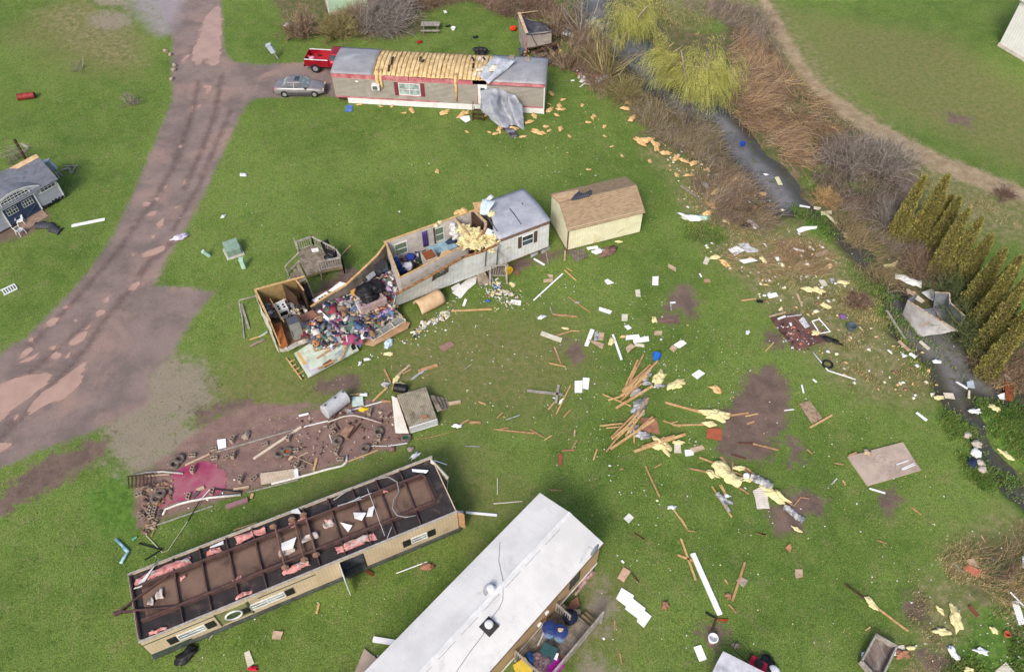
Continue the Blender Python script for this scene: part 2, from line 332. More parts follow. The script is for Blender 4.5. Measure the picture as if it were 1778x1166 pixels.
grass=t.mix(t.ramp(t.noise(0.7,8,0.82),0.5,0.7),grass,t.mix(0.62,grass,srgb(138,128,92)))
grass=t.mix(t.ramp(t.noise(1.6,8,0.8,None,0.6),0.53,0.68),grass,t.mix(0.6,grass,srgb(58,98,34)))
grass=t.mix(t.ramp(t.noise(4.5,6,0.85),0.55,0.68),grass,t.mix(0.5,grass,srgb(146,146,86)))
grass=t.mix(t.ramp(t.noise(2.7,7,0.85,None,0.4),0.54,0.66),grass,t.mix(0.6,grass,srgb(54,92,34)))
grass=t.mix(1.0,grass,t.mix(t.ramp(nD,0.32,0.68),(0.6,)*3,(1.4,)*3),'MULTIPLY')
grass=t.mix(1.0,grass,t.mix(t.ramp(nE,0.3,0.7),(0.6,)*3,(1.4,)*3),'MULTIPLY')
def layer(col,attr,noisecol,edge=0.35,wob=1.6,nz=None,amt=1.0):
 s_=t.math('ADD',t.attr(attr),t.math('MULTIPLY',t.math('SUBTRACT',nz if nz is not None else t.noise(1.1,6,0.72),0.5),wob*2))
 f=t.ramp(s_,-edge,edge,0,amt)
 return t.mix(f,col,noisecol)
drycol=t.mix(t.ramp(t.noise(1.7,6,0.75),0.35,0.6),srgb(158,144,112),srgb(112,118,68))
drycol=t.mix(1.0,drycol,t.mix(t.noise(22,3,0.8),(0.45,)*3,(1.5,)*3),'MULTIPLY')
grass=layer(grass,'s_worn',t.mix(t.ramp(t.noise(2.3,7,0.8),0.4,0.6),srgb(136,126,88),srgb(104,116,58)),3.0,4.0,t.noise(0.6,9,0.85),0.8)
col=layer(grass,'s_dry',drycol,1.6,2.6,None,0.85)
bankcol=t.mix(t.ramp(t.noise(1.3,6,0.75),0.38,0.6),srgb(128,112,88),srgb(88,100,54))
bankcol=t.mix(t.ramp(t.noise(3.3,5,0.8),0.5,0.7),bankcol,srgb(86,72,60))
bankcol=t.mix(1.0,bankcol,t.mix(t.noise(20,3,0.8),(0.4,)*3,(1.5,)*3),'MULTIPLY')
col=layer(col,'s_bank',bankcol,0.8,1.8)
trk=t.mix(t.ramp(t.noise(1.0,6,0.7),0.35,0.65),srgb(182,162,134),srgb(150,132,104))
trk=t.mix(1.0,trk,t.mix(t.noise(18,3,0.8),(0.6,)*3,(1.35,)*3),'MULTIPLY')
col=layer(col,'s_track',trk,0.4,1.3,t.noise(1.1,8,0.8),0.95)
lush=t.mix(t.ramp(t.noise(2.5,5,0.75),0.38,0.62),srgb(74,112,40),srgb(104,138,56))
lush=t.mix(1.0,lush,t.mix(t.noise(9,3,0.8),(0.6,)*3,(1.4,)*3),'MULTIPLY')
col=layer(col,'s_lush',lush,0.5,1.8,t.noise(1.4,6,0.75,None,0.8),0.9)
gv=t.mix(t.noise(16,4,0.8),srgb(104,92,80),srgb(188,174,158))
col=layer(col,'s_gravel',gv,0.8,4.5,t.noise(1.1,10,0.88),0.9)
mud=t.mix(t.ramp(t.noise(0.8,5,0.7),0.35,0.65),srgb(128,108,98),srgb(106,90,82))
mud=t.mix(t.ramp(t.noise(5,5,0.8),0.55,0.75),mud,srgb(70,56,46))
mud=t.mix(1.0,mud,t.mix(nE,(0.75,)*3,(1.25,)*3),'MULTIPLY')
col=layer(col,'s_mud',mud,0.3,2.6,t.noise(1.0,10,0.85))
pad=t.mix(t.ramp(t.noise(1.2,6,0.7),0.35,0.65),srgb(150,124,114),srgb(130,106,98))
pad=t.mix(t.ramp(t.noise(6,5,0.8),0.56,0.72),pad,srgb(92,72,64))
pad=t.mix(1.0,pad,t.mix(t.noise(30,3,0.8),(0.65,)*3,(1.35,)*3),'MULTIPLY')
col=layer(col,'s_pad',pad,0.25,0.5)
rd=t.mix(t.ramp(t.noise(0.35,5,0.65),0.35,0.65),srgb(146,129,123),srgb(122,109,105))
rd=t.mix(t.ramp(t.noise(0.22,6,0.6,None,0.5),0.5,0.68),rd,srgb(158,134,124))
rd=t.mix(t.ramp(t.noise(2.4,6,0.75),0.56,0.78),rd,srgb(112,92,84))
rd=t.mix(1.0,rd,t.mix(t.noise(26,3,0.8),(0.68,)*3,(1.32,)*3),'MULTIPLY')
col=layer(col,'s_road',rd,0.32,1.1,t.noise(1.6,9,0.85))
wet=t.mix(t.noise(1.5,5),srgb(150,140,142),srgb(168,160,164))
col=layer(col,'s_rut',srgb(98,82,78),0.35,0.8,t.noise(1.2,8,0.8),0.7)
col=layer(col,'s_pud',t.mix(t.noise(3,5,0.8),srgb(150,124,112),srgb(178,148,134)),0.35,0.8,t.noise(1.6,7,0.8),0.8)
col=layer(col,'s_wetroad',wet,1.3,1.6,t.noise(0.6,8,0.75),.9)
crk=t.mix(t.ramp(t.noise(1.6,6,0.7),0.4,0.6),srgb(74,62,52),srgb(98,84,70))
col=layer(col,'s_creek',crk,0.35,0.8)
t.bump(t.math('ADD',nD,t.math('MULTIPLY',nE,0.6)),0.9,0.06)
rough=t.ramp(t.attr('s_wetroad'),0,2.5,0.9,0.4)
GROUND_MAT=t.out(col,rough,0,0.2)
vid=np.arange(NXg*NYg).reshape(NYg,NXg)
quads=np.stack([vid[:-1,:-1],vid[:-1,1:],vid[1:,1:],vid[1:,:-1]],-1).reshape(-1,4)
Vall=np.stack([GX,GY,GZ],-1).reshape(-1,3)
nf=(n1*1.4)
cls=np.zeros(GX.shape,int)
cls[(SD['road']+nf*0.5)>0]=1
cls[((SD['track']+nf)>0)&(cls==0)]=2
cls[((SD['creek']+nf*0.5)>-0.3)&(cls==0)]=3
qc=cls[:-1,:-1].reshape(-1)
for ci,(nm,lb)in enumerate([('ground','mown green grass with bare muddy patches'),('dirt_road','wet brown gravel road with potholes'),('farm_track','pale dry dirt track beside the brush'),('creek_bed','dark muddy bed and banks of the creek')]):
 q=quads[qc==ci];used=np.unique(q);remap=np.full(len(Vall),-1);remap[used]=np.arange(len(used))
 ob=bulk(nm,Vall[used],remap[q],GROUND_MAT,smooth=True);ob['kind']='structure';ob['label']=lb
 for k in POLY:
  a=ob.data.attributes.new('s_'+k,'FLOAT','POINT')
  a.data.foreach_set('value',np.clip(SD[k].reshape(-1)[used],-6,6).astype(np.float32))
m=(cs>-0.75)[:-1,:-1].reshape(-1)&(np.abs(GX)<66)[:-1,:-1].reshape(-1)&(GY<96)[:-1,:-1].reshape(-1)
q=quads[m];used=np.unique(q);remap=np.full(len(Vall),-1);remap[used]=np.arange(len(used))
WV=Vall[used].copy();WV[:,2]=-0.27
t=NT('creek_water')
c=t.mix(t.ramp(t.attr('s_creek'),0.3,1.5),srgb(72,70,64),t.mix(t.ramp(t.noise(0.25,5,0.7),0.4,0.62),srgb(120,118,120),srgb(98,96,98)))
c=t.mix(t.ramp(t.noise(0.8,7,0.8),0.56,0.7),c,srgb(66,62,52))
c=t.mix(t.ramp(t.noise(1.1,7,0.8,None,0.7),0.52,0.64),c,srgb(84,92,58))
t.bump(t.noise(5,4,0.6),0.25,0.03)
creek=bulk('creek_water',WV,remap[q],t.out(c,0.1,0,0.6),smooth=True);creek['kind']='structure'
a=creek.data.attributes.new('s_creek','FLOAT','POINT');a.data.foreach_set('value',SD['creek'].reshape(-1)[used].astype(np.float32))
creek['label']='shallow grey creek water with weed'
t=NT('muddy_puddle_water');c=t.mix(t.ramp(t.noise(0.7,4),0.3,0.7),srgb(178,148,134),srgb(164,136,124))
c=t.mix(t.ramp(t.noise(3,6,0.8),0.62,0.8),c,srgb(140,112,102))
PUD=t.out(c,0.18,0,0.5)
t=NT('red_stained_water');c=t.mix(t.ramp(t.noise(0.5,5),0.35,0.65),srgb(150,52,88),srgb(162,104,112));REDW=t.out(c,0.2,0,0.5)
def blobby(px,z,wob=0.12,sub=9,seed=1):
 """smooth, wobbly outline through pixel points"""
 P=[G(x,y)for x,y in px];out=[]
 P=[q for i in range(len(P))for q in(P[i-1].lerp(P[i],.75),P[i].lerp(P[(i+1)%len(P)],.25))];n=len(P)
 for i in range(n):
  p0,p1,p2,p3=P[i-1],P[i],P[(i+1)%n],P[(i+2)%n]
  for k in range(sub):
   u=k/sub
   q=0.5*((2*p1)+(p2-p0)*u+(2*p0-5*p1+4*p2-p3)*u*u+(3*p1-p0-3*p2+p3)*u**3)
   w=wob*mnoise.noise(Vector((q.x*9,q.y*9,seed)))*.7+wob*mnoise.noise(Vector((q.x*1.9+seed,q.y*1.9,seed)))*2.2+wob*mnoise.noise(Vector((q.x*5+seed,q.y*5,seed)))
   out.append((q.x+w,q.y+w*0.8))
 return out
def puddle(px,mat=PUD,z=0.0,wob=0.12,name='puddle',seed=1):
 b=MB();pl=blobby(px,z,wob,7,seed);b.prism(pl,z-0.12,z)
 o=b.build(name,mat,None,origin=(pl[0][0],pl[0][1],z));o['kind']='structure';return o
PZ=-0.025
pud=PUDS
for i,p in enumerate(pud):puddle(p,PUD,PZ,0.10 if i>3 else 0.16,'puddle',i+1)
puddle([(300,820),(330,806),(360,800),(385,812),(398,835),(380,858),(340,868),(300,870),(285,880),(262,882),(278,862),(290,840)],REDW,0.012,0.12,'red_puddle',50)
# == shared materials
W_SIDING=M('white_panel_siding',srgb(214,217,218),srgb(198,200,198),1.5,0.6,lines=('x',0.3,0.02,srgb(165,168,168)),dirt=(srgb(150,140,120),0.9),dirt_amt=0.3)
G_LAP=M('grey_lap_siding',srgb(172,166,158),srgb(158,152,144),1.2,0.65,lines=('z',0.13,0.02,srgb(112,107,100)),dirt=(srgb(190,184,174),0.5),dirt_amt=0.3,bump=0.4)
RED_TRIM=M('faded_red_trim',srgb(160,78,88),srgb(190,132,136),1.1,0.6,var=0.1)
WHITE_TRIM=M('white_trim',srgb(225,226,226),srgb(206,207,205),2,0.5,var=0.06)
GREY_ROOF=M('grey_metal_roof',srgb(152,152,156),srgb(136,137,142),0.8,0.45,var=0.07,stretch=(1,1,1),dirt=(srgb(176,178,184),0.5),dirt_amt=0.5,bump=0.08)
WHITE_ROOF=M('white_coated_roof',srgb(218,217,214),srgb(204,203,201),0.5,0.5,var=0.05,lines=('x',0.62,0.015,srgb(196,196,194)),dirt=(srgb(190,188,186),0.9),dirt_amt=0.25,bump=0.06)
LUMBER=M('pale_lumber',srgb(204,172,124),srgb(176,140,92),4,0.85,stretch=(1,1,1),var=0.2)
LUMBER_O=M('orange_lumber',srgb(188,150,110),srgb(156,120,86),4,0.85,var=0.25)
OLD_WOOD=M('weathered_wood',srgb(150,138,122),srgb(112,102,90),3,0.9,var=0.25,dirt=(srgb(84,82,62),1.2),dirt_amt=0.4)
GREY_WOOD=M('grey_weathered_wood',srgb(166,160,152),srgb(132,126,118),3,0.9,var=0.25)
DARK_WOOD=M('dark_old_wood',srgb(84,62,48),srgb(58,44,36),3,0.9,var=0.3)
BROWN_PANEL=M('brown_board',srgb(166,120,96),srgb(142,100,78),2.2,0.8,var=0.12,dirt=(srgb(120,78,60),1.5),dirt_amt=0.3)
TAN_PANEL=M('tan_board',srgb(196,172,146),srgb(168,144,120),2.5,0.85,var=0.15)
WHITE_PANEL=M('white_panel',srgb(232,232,230),srgb(214,214,210),2.5,0.6,var=0.05,lines=('x',0.2,0.012,srgb(196,196,192)))
BRIGHT_WHITE=M('bright_white_panel',srgb(245,246,248),srgb(236,238,242),2,0.55,var=0.03)
CREAM_PANEL=M('cream_panel',srgb(214,208,190),srgb(196,188,168),2.5,0.7,var=0.08,lines=('y',0.12,0.014,srgb(176,168,150)))
INSUL_Y=M('yellow_insulation',srgb(230,218,166),srgb(200,186,136),5,1.0,var=0.25,fine=18,bump=0.5)
INSUL_O=M('orange_insulation',srgb(216,184,134),srgb(190,152,100),4,1.0,var=0.28,fine=18,bump=0.5)
INSUL_P=M('pink_insulation',srgb(214,156,148),srgb(184,118,112),4,1.0,var=0.25,fine=18,bump=0.5)
FOIL=M('grey_torn_plastic',srgb(186,186,188),srgb(120,120,122),3,0.45,var=0.25,dirt=(srgb(70,70,72),3),dirt_amt=0.5)
BLACK=M('black_plastic',srgb(34,34,38),srgb(24,24,26),3,0.5,var=0.15)
BELLY=M('black_belly_board',srgb(54,49,50),srgb(44,40,42),1.5,0.75,var=0.2,dirt=(srgb(96,78,72),1.2),dirt_amt=0.45)
RUSTY=M('rusty_brown_panel',srgb(122,98,84),srgb(100,80,70),0.7,0.8,var=0.15,dirt=(srgb(58,44,42),0.7),dirt_amt=0.6)
STEEL_BR=M('brown_steel_beam',srgb(96,72,66),srgb(74,56,54),2,0.7,var=0.2)
STEEL=M('galvanised_steel',srgb(196,197,200),srgb(176,178,182),3,0.35,metal=0.1,var=0.1)
CONC=M('concrete_block',srgb(166,150,136),srgb(138,124,112),6,0.95,var=0.2)
RUBBER=M('tyre_rubber',srgb(116,106,98),srgb(88,80,76),5,0.9,var=0.2,dirt=(srgb(128,110,96),2),dirt_amt=0.5)
GLASS=glass()
GLASS_L=glass('pale_reflecting_glass',srgb(120,130,130),0.1)
BROWN_SHUT=M('brown_shutter',srgb(112,84,74),srgb(92,68,60),3,0.7,lines=('z',0.09,0.03,srgb(70,50,44)))
RED_SHUT=M('red_shutter',srgb(142,66,76),srgb(122,54,64),3,0.7,lines=('z',0.09,0.03,srgb(96,40,50)))
DARK_SHUT=M('black_shutter',srgb(40,44,40),srgb(30,32,30),3,0.7)
INNER=M('interior_wallboard',srgb(196,190,182),srgb(176,170,162),1.5,0.8,var=0.08,dirt=(srgb(140,130,118),1.2),dirt_amt=0.35)
CLUT=MC('household_clutter',0.8,'Col',0.15,fine=8)
def root(frame,name,label,cat,group=None):
 return empty(name,tuple(frame.o),frame.ang,label,cat,group)
def window(parent,x0,x1,z0,z1,y,mull=1,frame=0.06,gmat=None,fmat=None,cross=True,name='window',dirn=-1):
 """window on the wall plane y facing -y (dirn -1)"""
 fmat=fmat or WHITE_TRIM;b=MB();d=0.05*dirn
 ya,yb=sorted((y-0.02*dirn,y+d))
 b.box(x0-frame,x0,ya,yb,z0-frame,z1+frame);b.box(x1,x1+frame,ya,yb,z0-frame,z1+frame)
 b.box(x0,x1,ya,yb,z1,z1+frame);b.box(x0,x1,ya,yb,z0-frame,z0)
 for i in range(1,mull):
  x=x0+(x1-x0)*i/mull;b.box(x-frame/2,x+frame/2,ya,yb-0.002 if dirn<0 else yb,z0,z1)
 if cross:
  zm=(z0+z1)/2;w=(x1-x0)/mull
  for i in range(mull):b.box(x0+w*i+frame/2,x0+w*(i+1)-frame/2,ya+0.006,yb-0.006,zm-0.025,zm+0.025)
 f=b.build(name,fmat,parent)
 g=MB();y1,y2=sorted((y+0.012*dirn,y+0.024*dirn));g.box(x0,x1,y1,y2,z0,z1);g.build('pane',gmat or GLASS,f)
 return f
def shutter(parent,x0,x1,z0,z1,y,mat):
 b=MB();b.box(x0,x1,y-0.045,y-0.003,z0,z1)
 for k in range(int((z1-z0)/0.14)):b.box(x0+0.04,x1-0.04,y-0.06,y-0.045,z0+0.05+k*0.14,z0+0.12+k*0.14)
 return b.build('shutter',mat,parent)
def crumple(P,amp,seed=0,freq=0.9):
 for i,r in enumerate(P):
  for j,p in enumerate(r):
   q=Vector(p)*freq+Vector((seed,seed*0.7,0))
   n=mnoise.noise_vector(q)*amp+mnoise.noise_vector(q*2.7)*amp*0.4;r[j]=Vector(p)+n
 return P
def gridquad(a,b,c,d,n,m):
 a,b,c,d=map(Vector,(a,b,c,d))
 return[[(a*(1-i/n)+b*(i/n))*(1-j/m)+(d*(1-i/n)+c*(i/n))*(j/m)for j in range(m+1)]for i in range(n+1)]
# == grey mobile home with red trim and stripped roof
F=Frame(G(585,178),G(944,198));L=F.L;H1=3.05
r=root(F,'mobile_home','long grey mobile home with red trim and half its roof torn off','mobile home')
bl=F.top(591,81,H1);br=F.top(953,99,H1);W=4.25
b=MB();b.box(0,L,0,0.12,0.62,H1-0.42);b.build('front_wall',G_LAP,r)
b=MB();b.box(0,L,W-0.12,W,0.62,H1);b.box(0,0.12,0.122,W-0.122,0.62,H1);b.build('wall',G_LAP,r)
b=MB();b.box(L-0.12,L-0.002,0.122,W-0.122,0.1,H1+0.1);b.build('end_wall',W_SIDING,r)
b=MB();b.box(1.1,L,0.03,0.09,0.0,0.60);b.box(L-0.1,L-0.04,0.1,W-0.1,0,0.098);b.build('skirting',WHITE_TRIM,r)
b=MB();b.box(0.12,L-0.14,0.125,W-0.125,0.5,0.66);b.box(0.1,1.2,0.5,0.7,0.0,0.5);b.build('floor',DARK_WOOD,r)
b=MB();x1=L*0.665
b.box(-0.03,x1*0.545,-0.03,0.14,H1-0.42,H1+0.02);b.box(x1*0.55,x1*1.0,-0.03,0.14,H1-0.42,H1-0.04);b.box(L*0.73,L,-0.03,0.14,H1-0.30,H1)
b.box(0.0,L*0.5,-0.02,0.0,0.60,0.74);b.box(L*0.86,L-0.02,-0.02,0.0,0.60,0.74);b.build('red_trim',RED_TRIM,r)
b=MB();b.box(L-0.05,L+0.03,-0.04,0.13,0,H1-0.3);b.box(L*0.728-0.05,L*0.728+0.05,-0.034,0.1,0.74,H1-0.45);b.build('corner_trim',WHITE_TRIM,r)
def rz(y):u=y/W;return H1+0.06+0.28*math.sin(math.pi*min(max(u,0),1))
def roofpatch(xa,xb,ya=-0.06,yb=W+0.06,nx=10,ny=12,amp=0.02,skew=0.0,dz=0.0):
 return[[Vector((xa+(xb-xa)*i/nx+(skew*(j/ny)if i==nx else 0),ya+(yb-ya)*j/ny,rz(ya+(yb-ya)*j/ny)+dz+amp*mnoise.noise(Vector((i*0.9+xa,j*0.7,3)))))for j in range(ny+1)]for i in range(nx+1)]
xa=F.wall(646,128)[0];xr=F.top(836,147,H1)[0]
def sheetb(P,nm,mat,par,th=0.03):
 b=MB();b.sheet(P,th);return b.build(nm,mat,par,smooth=True)
xl=F.top(604,126,H1)[0]
sheetb(roofpatch(-0.06,3.75,nx=10,skew=0.1),'roof',GREY_ROOF,r)
sheetb(roofpatch(L*0.735,L+0.06,nx=10),'roof',GREY_ROOF,r)
xs0,xs1=3.8,L*0.735
b=MB();k=0;x=xs0
js=[]
while x<xs1:
 js.append(x);x+=0.405
t=NT('exposed_batt_insulation');c=t.mix(t.ramp(t.noise(1.6,5,0.7),0.35,0.65),srgb(226,202,152),srgb(196,164,112))
c=t.mix(t.ramp(t.noise(5,5,0.8),0.52,0.72),c,srgb(238,222,176));c=t.mix(t.ramp(t.noise(1.7,7,0.85,None,1.2),0.56,0.68),c,srgb(134,100,66))
t.bump(t.noise(9,4,0.7),0.8,0.08);BATT=t.out(c,1.0)
for i,x in enumerate(js):
 n=14;w=0.36;nx=5
 P=[[Vector((x+0.03+w*a/nx,0.05+(W-0.1)*j/n,rz(0.05+(W-0.1)*j/n)-0.06+0.03*math.sin(math.pi*a/nx)+0.07*mnoise.noise(Vector((x*3,j*0.8+a*0.4,i)))+0.10*max(0,mnoise.noise(Vector((x*0.7,j*0.35,9))))))for j in range(n+1)]for a in range(nx+1)]
 b.sheet(P,0.03)
b.build('insulation',BATT,r,smooth=True)
b=MB()
for i,x in enumerate(js):
 pts=[(x,0.02+(W-0.04)*j/8,rz((W-0.04)*j/8)-0.03+(0.05 if i%5==0 else 0))for j in range(9)]
 for p,q in zip(pts,pts[1:]):b.bar(p,q,0.04,0.10)
b.build('roof_joist',M('roof_joist_wood',srgb(196,164,120),srgb(140,108,78),3,0.9,var=0.3),r)
b=MB()
for(x,y,l,a)in((5.1,2.6,1.3,0.15),(5.0,1.3,0.9,0.3),(7.6,2.9,0.9,0.25),(8.0,2.4,0.5,-.4),(12.3,3.4,0.8,1.2),(13.3,3.6,0.7,1.0),(12.6,2.2,0.8,0.1)):
 P=[[Vector((x+0.10*u+l*v/6*math.sin(a)*0.4,y-l*v/6,rz(y-l*v/6)+0.06+0.02*math.sin(v*2+u)))for v in range(7)]for u in range(3)];b=MB();b.sheet(P,0.01);b.build('tar_paper',M('torn_tar_paper',srgb(60,56,54),srgb(40,38,38),4,0.9),r)
for(x,w,z0)in((4.15,0.28,0.95),(4.5,0.2,1.35),(11.3,0.22,0.0)):
 pts=[(x,0.6,rz(0.6)+0.1),(x+0.03,0.05,H1+0.12),(x,-0.10,H1-0.2),(x+0.05,-0.12,H1-0.9),(x+0.02,-0.13,H1-1.25-(0.9 if w<0.23 and x>9 else 0))]
 P=[[Vector(p)+Vector((w*(a/2-0.5)*(1 if k<4 else 0.5),0,0.02*math.sin(a*3+k)))for k,p in enumerate(pts)]for a in range(3)];b=MB();b.sheet(P,0.05);b.build('hanging_insulation',INSUL_O,r,smooth=True)
b=MB()
for x in(L*0.668,L*0.69):b.slab([(x,0.5,rz(.5)+.06),(x+0.22,0.5,rz(.5)+.06),(x+0.30,3.6,rz(3.6)+.05),(x+0.10,3.6,rz(3.6)+.05)],0.03)
b.build('white_board',WHITE_PANEL,r)
P=[]
ang0=[(L*0.745,0.0),(L*0.735,1.6),(L*0.76,2.9),(L*0.775,4.2)]
for i in range(9):
 u=i/8;row=[]
 for j in range(9):
  v=j/8;x=L*0.70+(L*0.14*v*1.1)+u*1.5*(1-0.55*v);y=-0.1+3.7*v;z=rz(y)+0.12+0.75*math.sin(math.pi*u*0.9)*(0.35+0.65*v)*0.9
  row.append(Vector((x-0.2,y,z)))
 P.append(row)
P=gridquad(F.top(832,132,H1+.3),F.top(860,96.5,H1+.75),F.top(895,105,H1+.8),F.top(847,146,H1+.25),12,10)
for i_,r_ in enumerate(P):
 for j_,p_ in enumerate(r_):p_.z+=.28*math.sin(j_*.9+i_*.2)*math.sin(math.pi*i_/12)
b=MB();b.sheet(crumple(P,0.09,3,1.1),0.02)
b.build('peeled_roof_sheet',M('peeled_galvanised_sheet',srgb(205,210,218),srgb(176,182,190),1.2,0.4,metal=0.2,dirt=(srgb(140,104,74),2.5),dirt_amt=0.42),r,smooth=True)
b=MB();P=[[Vector((L*0.675+0.55*a+0.1*j,0.9+0.2*j,rz(1)+0.25+0.05*math.sin(a*2+j)))for j in range(6)]for a in range(4)];b.sheet(crumple(P,0.12,6,2),0.02);b.build('torn_plastic_film',M('torn_white_film',srgb(236,226,206),srgb(206,192,164),3,0.6),r,smooth=True)
x0,z0=F.wall(694,164);x1w,z1=F.wall(727,139)
window(r,x0+0.05,x1w-0.02,1.25,2.38,0.0,mull=2,gmat=GLASS_L)
shutter(r,x0-0.42,x0-0.06,1.15,2.5,0.0,RED_SHUT);shutter(r,x1w+0.1,x1w+0.46,1.15,2.5,0.0,RED_SHUT)
b=MB();b.box(x0-0.1,x1w+0.12,-0.03,-0.003,1.08,1.18);b.box(x0-0.1,x1w+0.12,-0.03,-0.003,2.46,2.56);b.build('window_trim',RED_TRIM,r)
dx=F.wall(838,165)[0]
b=MB();b.box(dx-0.42,dx+0.42,-0.05,-0.004,0.72,2.72);d=b.build('door',WHITE_TRIM,r)
g=MB();g.box(dx-0.18,dx+0.2,-0.07,-0.052,1.9,2.4);g.build('window',GLASS,d)
g=MB();g.box(dx-0.52,dx-0.44,-0.045,-0.003,0.74,2.7);g.build('door_frame',RED_TRIM,d)
ax,az=F.wall(653,146)
b=MB();b.box(ax-0.36,ax+0.36,-0.42,-0.003,az-0.42,az+0.12);ac=b.build('air_conditioner',WHITE_TRIM,r,bevel=0.02)
g=MB();g.box(ax-0.26,ax+0.18,-0.435,-0.422,az-0.34,az+0.02);[g.box(ax-0.26,ax+0.18,-0.445,-0.436,az-0.34+k*0.06,az-0.32+k*0.06)for k in range(6)];g.build('grille',M('dark_grille',srgb(92,98,96)),ac)
b=MB();px,pz=F.wall(620,141);b.box(px-0.13,px+0.13,-0.08,-0.003,pz-0.06,pz+0.06);b.build('porch_light',WHITE_TRIM,r)
for i,(px,py)in enumerate(((889,99),(916,102))):
 q=F.top(px,py,H1+0.3);b=MB();b.box(q.x-0.22,q.x+0.22,q.y-0.2,q.y+0.2,H1,H1+0.32);b.lathe([(0.07,0),(0.13,0.05),(0.13,0.1)],12,(q.x-0.09,q.y,H1+0.32));b.lathe([(0.07,0),(0.13,0.05),(0.13,0.1)],12,(q.x+0.11,q.y,H1+0.32));b.build('roof_vent',CONC,r)
def hang(cols,rows_n,thick,seed,amp):
 P=[]
 for c in cols:
  row=[]
  for j in range(rows_n+1):
   v=j/rows_n*(len(c)-1);k=min(int(v),len(c)-2);f=v-k;row.append(c[k]*(1-f)+c[k+1]*f)
  P.append(row)
 return crumple(P,amp,seed,1.3)
def FW(px,py,y,z):
 return G(px,py,z)
c1=[G(836,155,2.35),G(833,180,1.5),G(838,195,0.9),G(855,212,0.5),G(872,222,0.12)]
c2=[G(846,152,2.4),G(850,178,2.0),G(856,196,1.3),G(868,210,0.7),G(882,222,0.2)]
c3=[G(862,154,2.4),G(864,178,1.7),G(870,192,1.0),G(878,206,0.5),G(887,219,0.1)]
c4=[G(870,155,2.3),G(872,176,1.2),G(877,192,0.7),G(886,206,0.4),G(893,218,0.15)]
c5=[G(880,159,2.2),G(886,176,2.1),G(890,196,1.3),G(896,208,0.8),G(901,220,0.4)]
c6=[G(892,166,2.1),G(897,180,1.7),G(902,196,1.1),G(906,210,0.6),G(911,224,0.1)]
c7=[G(904,178,1.9),G(906,184,1.4),G(908,198,0.9),G(910,212,0.5),G(912,222,0.05)]
cols=[c1,c2,c3,c4,c5,c6,c7];fine=[]
for a,bb in zip(cols,cols[1:]):
 for k in range(4):fine.append([p*(1-k/4)+q*(k/4)for p,q in zip(a,bb)])
fine.append(cols[-1])
b=MB();b.sheet(hang(fine,30,0.02,4,0.20),0.015)
o=b.build('roof_membrane',M('grey_roof_membrane',srgb(150,154,162),srgb(128,132,142),0.8,0.5,var=0.06,dirt=(srgb(176,180,186),0.8),dirt_amt=0.6),None,origin=G(870,222),smooth=True)
tag(o,'crumpled grey roof sheet draped down the front of the long mobile home','roof sheet')
b=MB();P=gridquad(G(872,222,.1),G(893,219,.1),G(900,236,.05),G(888,240,.05),8,8);b.sheet(crumple(P,0.14,9,2.2),0.02)
o=b.build('torn_tarp',M('torn_black_tarp',srgb(128,128,134),srgb(44,44,48),1.6,0.6,var=0.3),None,origin=G(885,230),smooth=True)
tag(o,'small torn black and grey tarp at the foot of the draped roof sheet','tarp')
e=empty('wooden_steps',G(832,199),F.ang,'dark broken wooden steps by the mobile home door','steps')
for k in range(3):
 b=MB()
 for q in range(2):b.box(-0.5,0.5,-0.35*k-0.14*q-0.12,-0.35*k-0.14*q,0.6-0.2*k-0.04,0.6-0.2*k)
 b.build('tread',DARK_WOOD,e)
b=MB();b.bar((-0.45,0.1,0.75),(-0.45,-0.9,0.05),0.05,0.2);b.bar((0.45,0.1,0.75),(0.45,-0.9,0.05),0.05,0.2);b.build('stringer',DARK_WOOD,e)
b=MB();b.bar((0.5,-0.9,0),(0.62,-1.0,0.8),0.08);b.build('post',DARK_WOOD,e);b=MB();b.bar((-0.5,-0.9,0),(-0.5,-0.9,0.9),0.08);b.bar((-0.5,-0.9,0.8),(-0.5,0,1.4),0.05);b.build('railing',DARK_WOOD,e)
# == beige shed
SHINGLE=lambda nm,a,b2,c3:shingle(nm,a,b2,c3)
def shingle(nm,a,b2,c3,course=0.14,tab=0.3):
 t=NT(nm);s_=t.sep();row=t.math('FLOOR',t.math('DIVIDE',t.attr('vy'),course))
 xx=t.math('ADD',t.math('DIVIDE',t.attr('vx'),tab),t.math('MULTIPLY',row,0.37))
 cell=t.math('FLOOR',xx)
 rnd=t.math('FRACT',t.math('MULTIPLY',t.math('SINE',t.math('ADD',t.math('MULTIPLY',cell,12.9898),t.math('MULTIPLY',row,78.233))),43758.5))
 col=t.mix(t.ramp(rnd,0.0,1.6),a,b2);gap=t.math('LESS_THAN',t.math('FRACT',t.math('DIVIDE',t.attr('vy'),course)),0.16)
 col=t.mix(t.math('MULTIPLY',gap,0.6),col,c3);col=t.mix(1.0,col,t.mix(t.noise(24,3,0.8),(0.75,)*3,(1.25,)*3),'MULTIPLY')
 t.bump(t.math('FRACT',t.math('DIVIDE',t.attr('vy'),course)),0.5,0.02)
 return t.out(col,0.9,0,0.15)
def roof_slope(name,pts,mat,parent,th=0.05):
 """pts: eave-left, eave-right, ridge-right, ridge-left; carries (along, up-slope) coordinates vx, vy"""
 a,b_,c,d=map(Vector,pts);b=MB();b.slab([a,b_,c,d],th);o=b.build(name,mat,parent)
 X=(b_-a).normalized();U=(d-a)-X*(d-a).dot(X);U.normalize()
 for nm,D in(('vx',X),('vy',U)):
  at=o.data.attributes.new(nm,'FLOAT','POINT');at.data.foreach_set('value',[(v.co-a).dot(D)for v in o.data.vertices])
 return o
F=Frame(G(984.6,435),G(1110.6,403.5));L=F.L
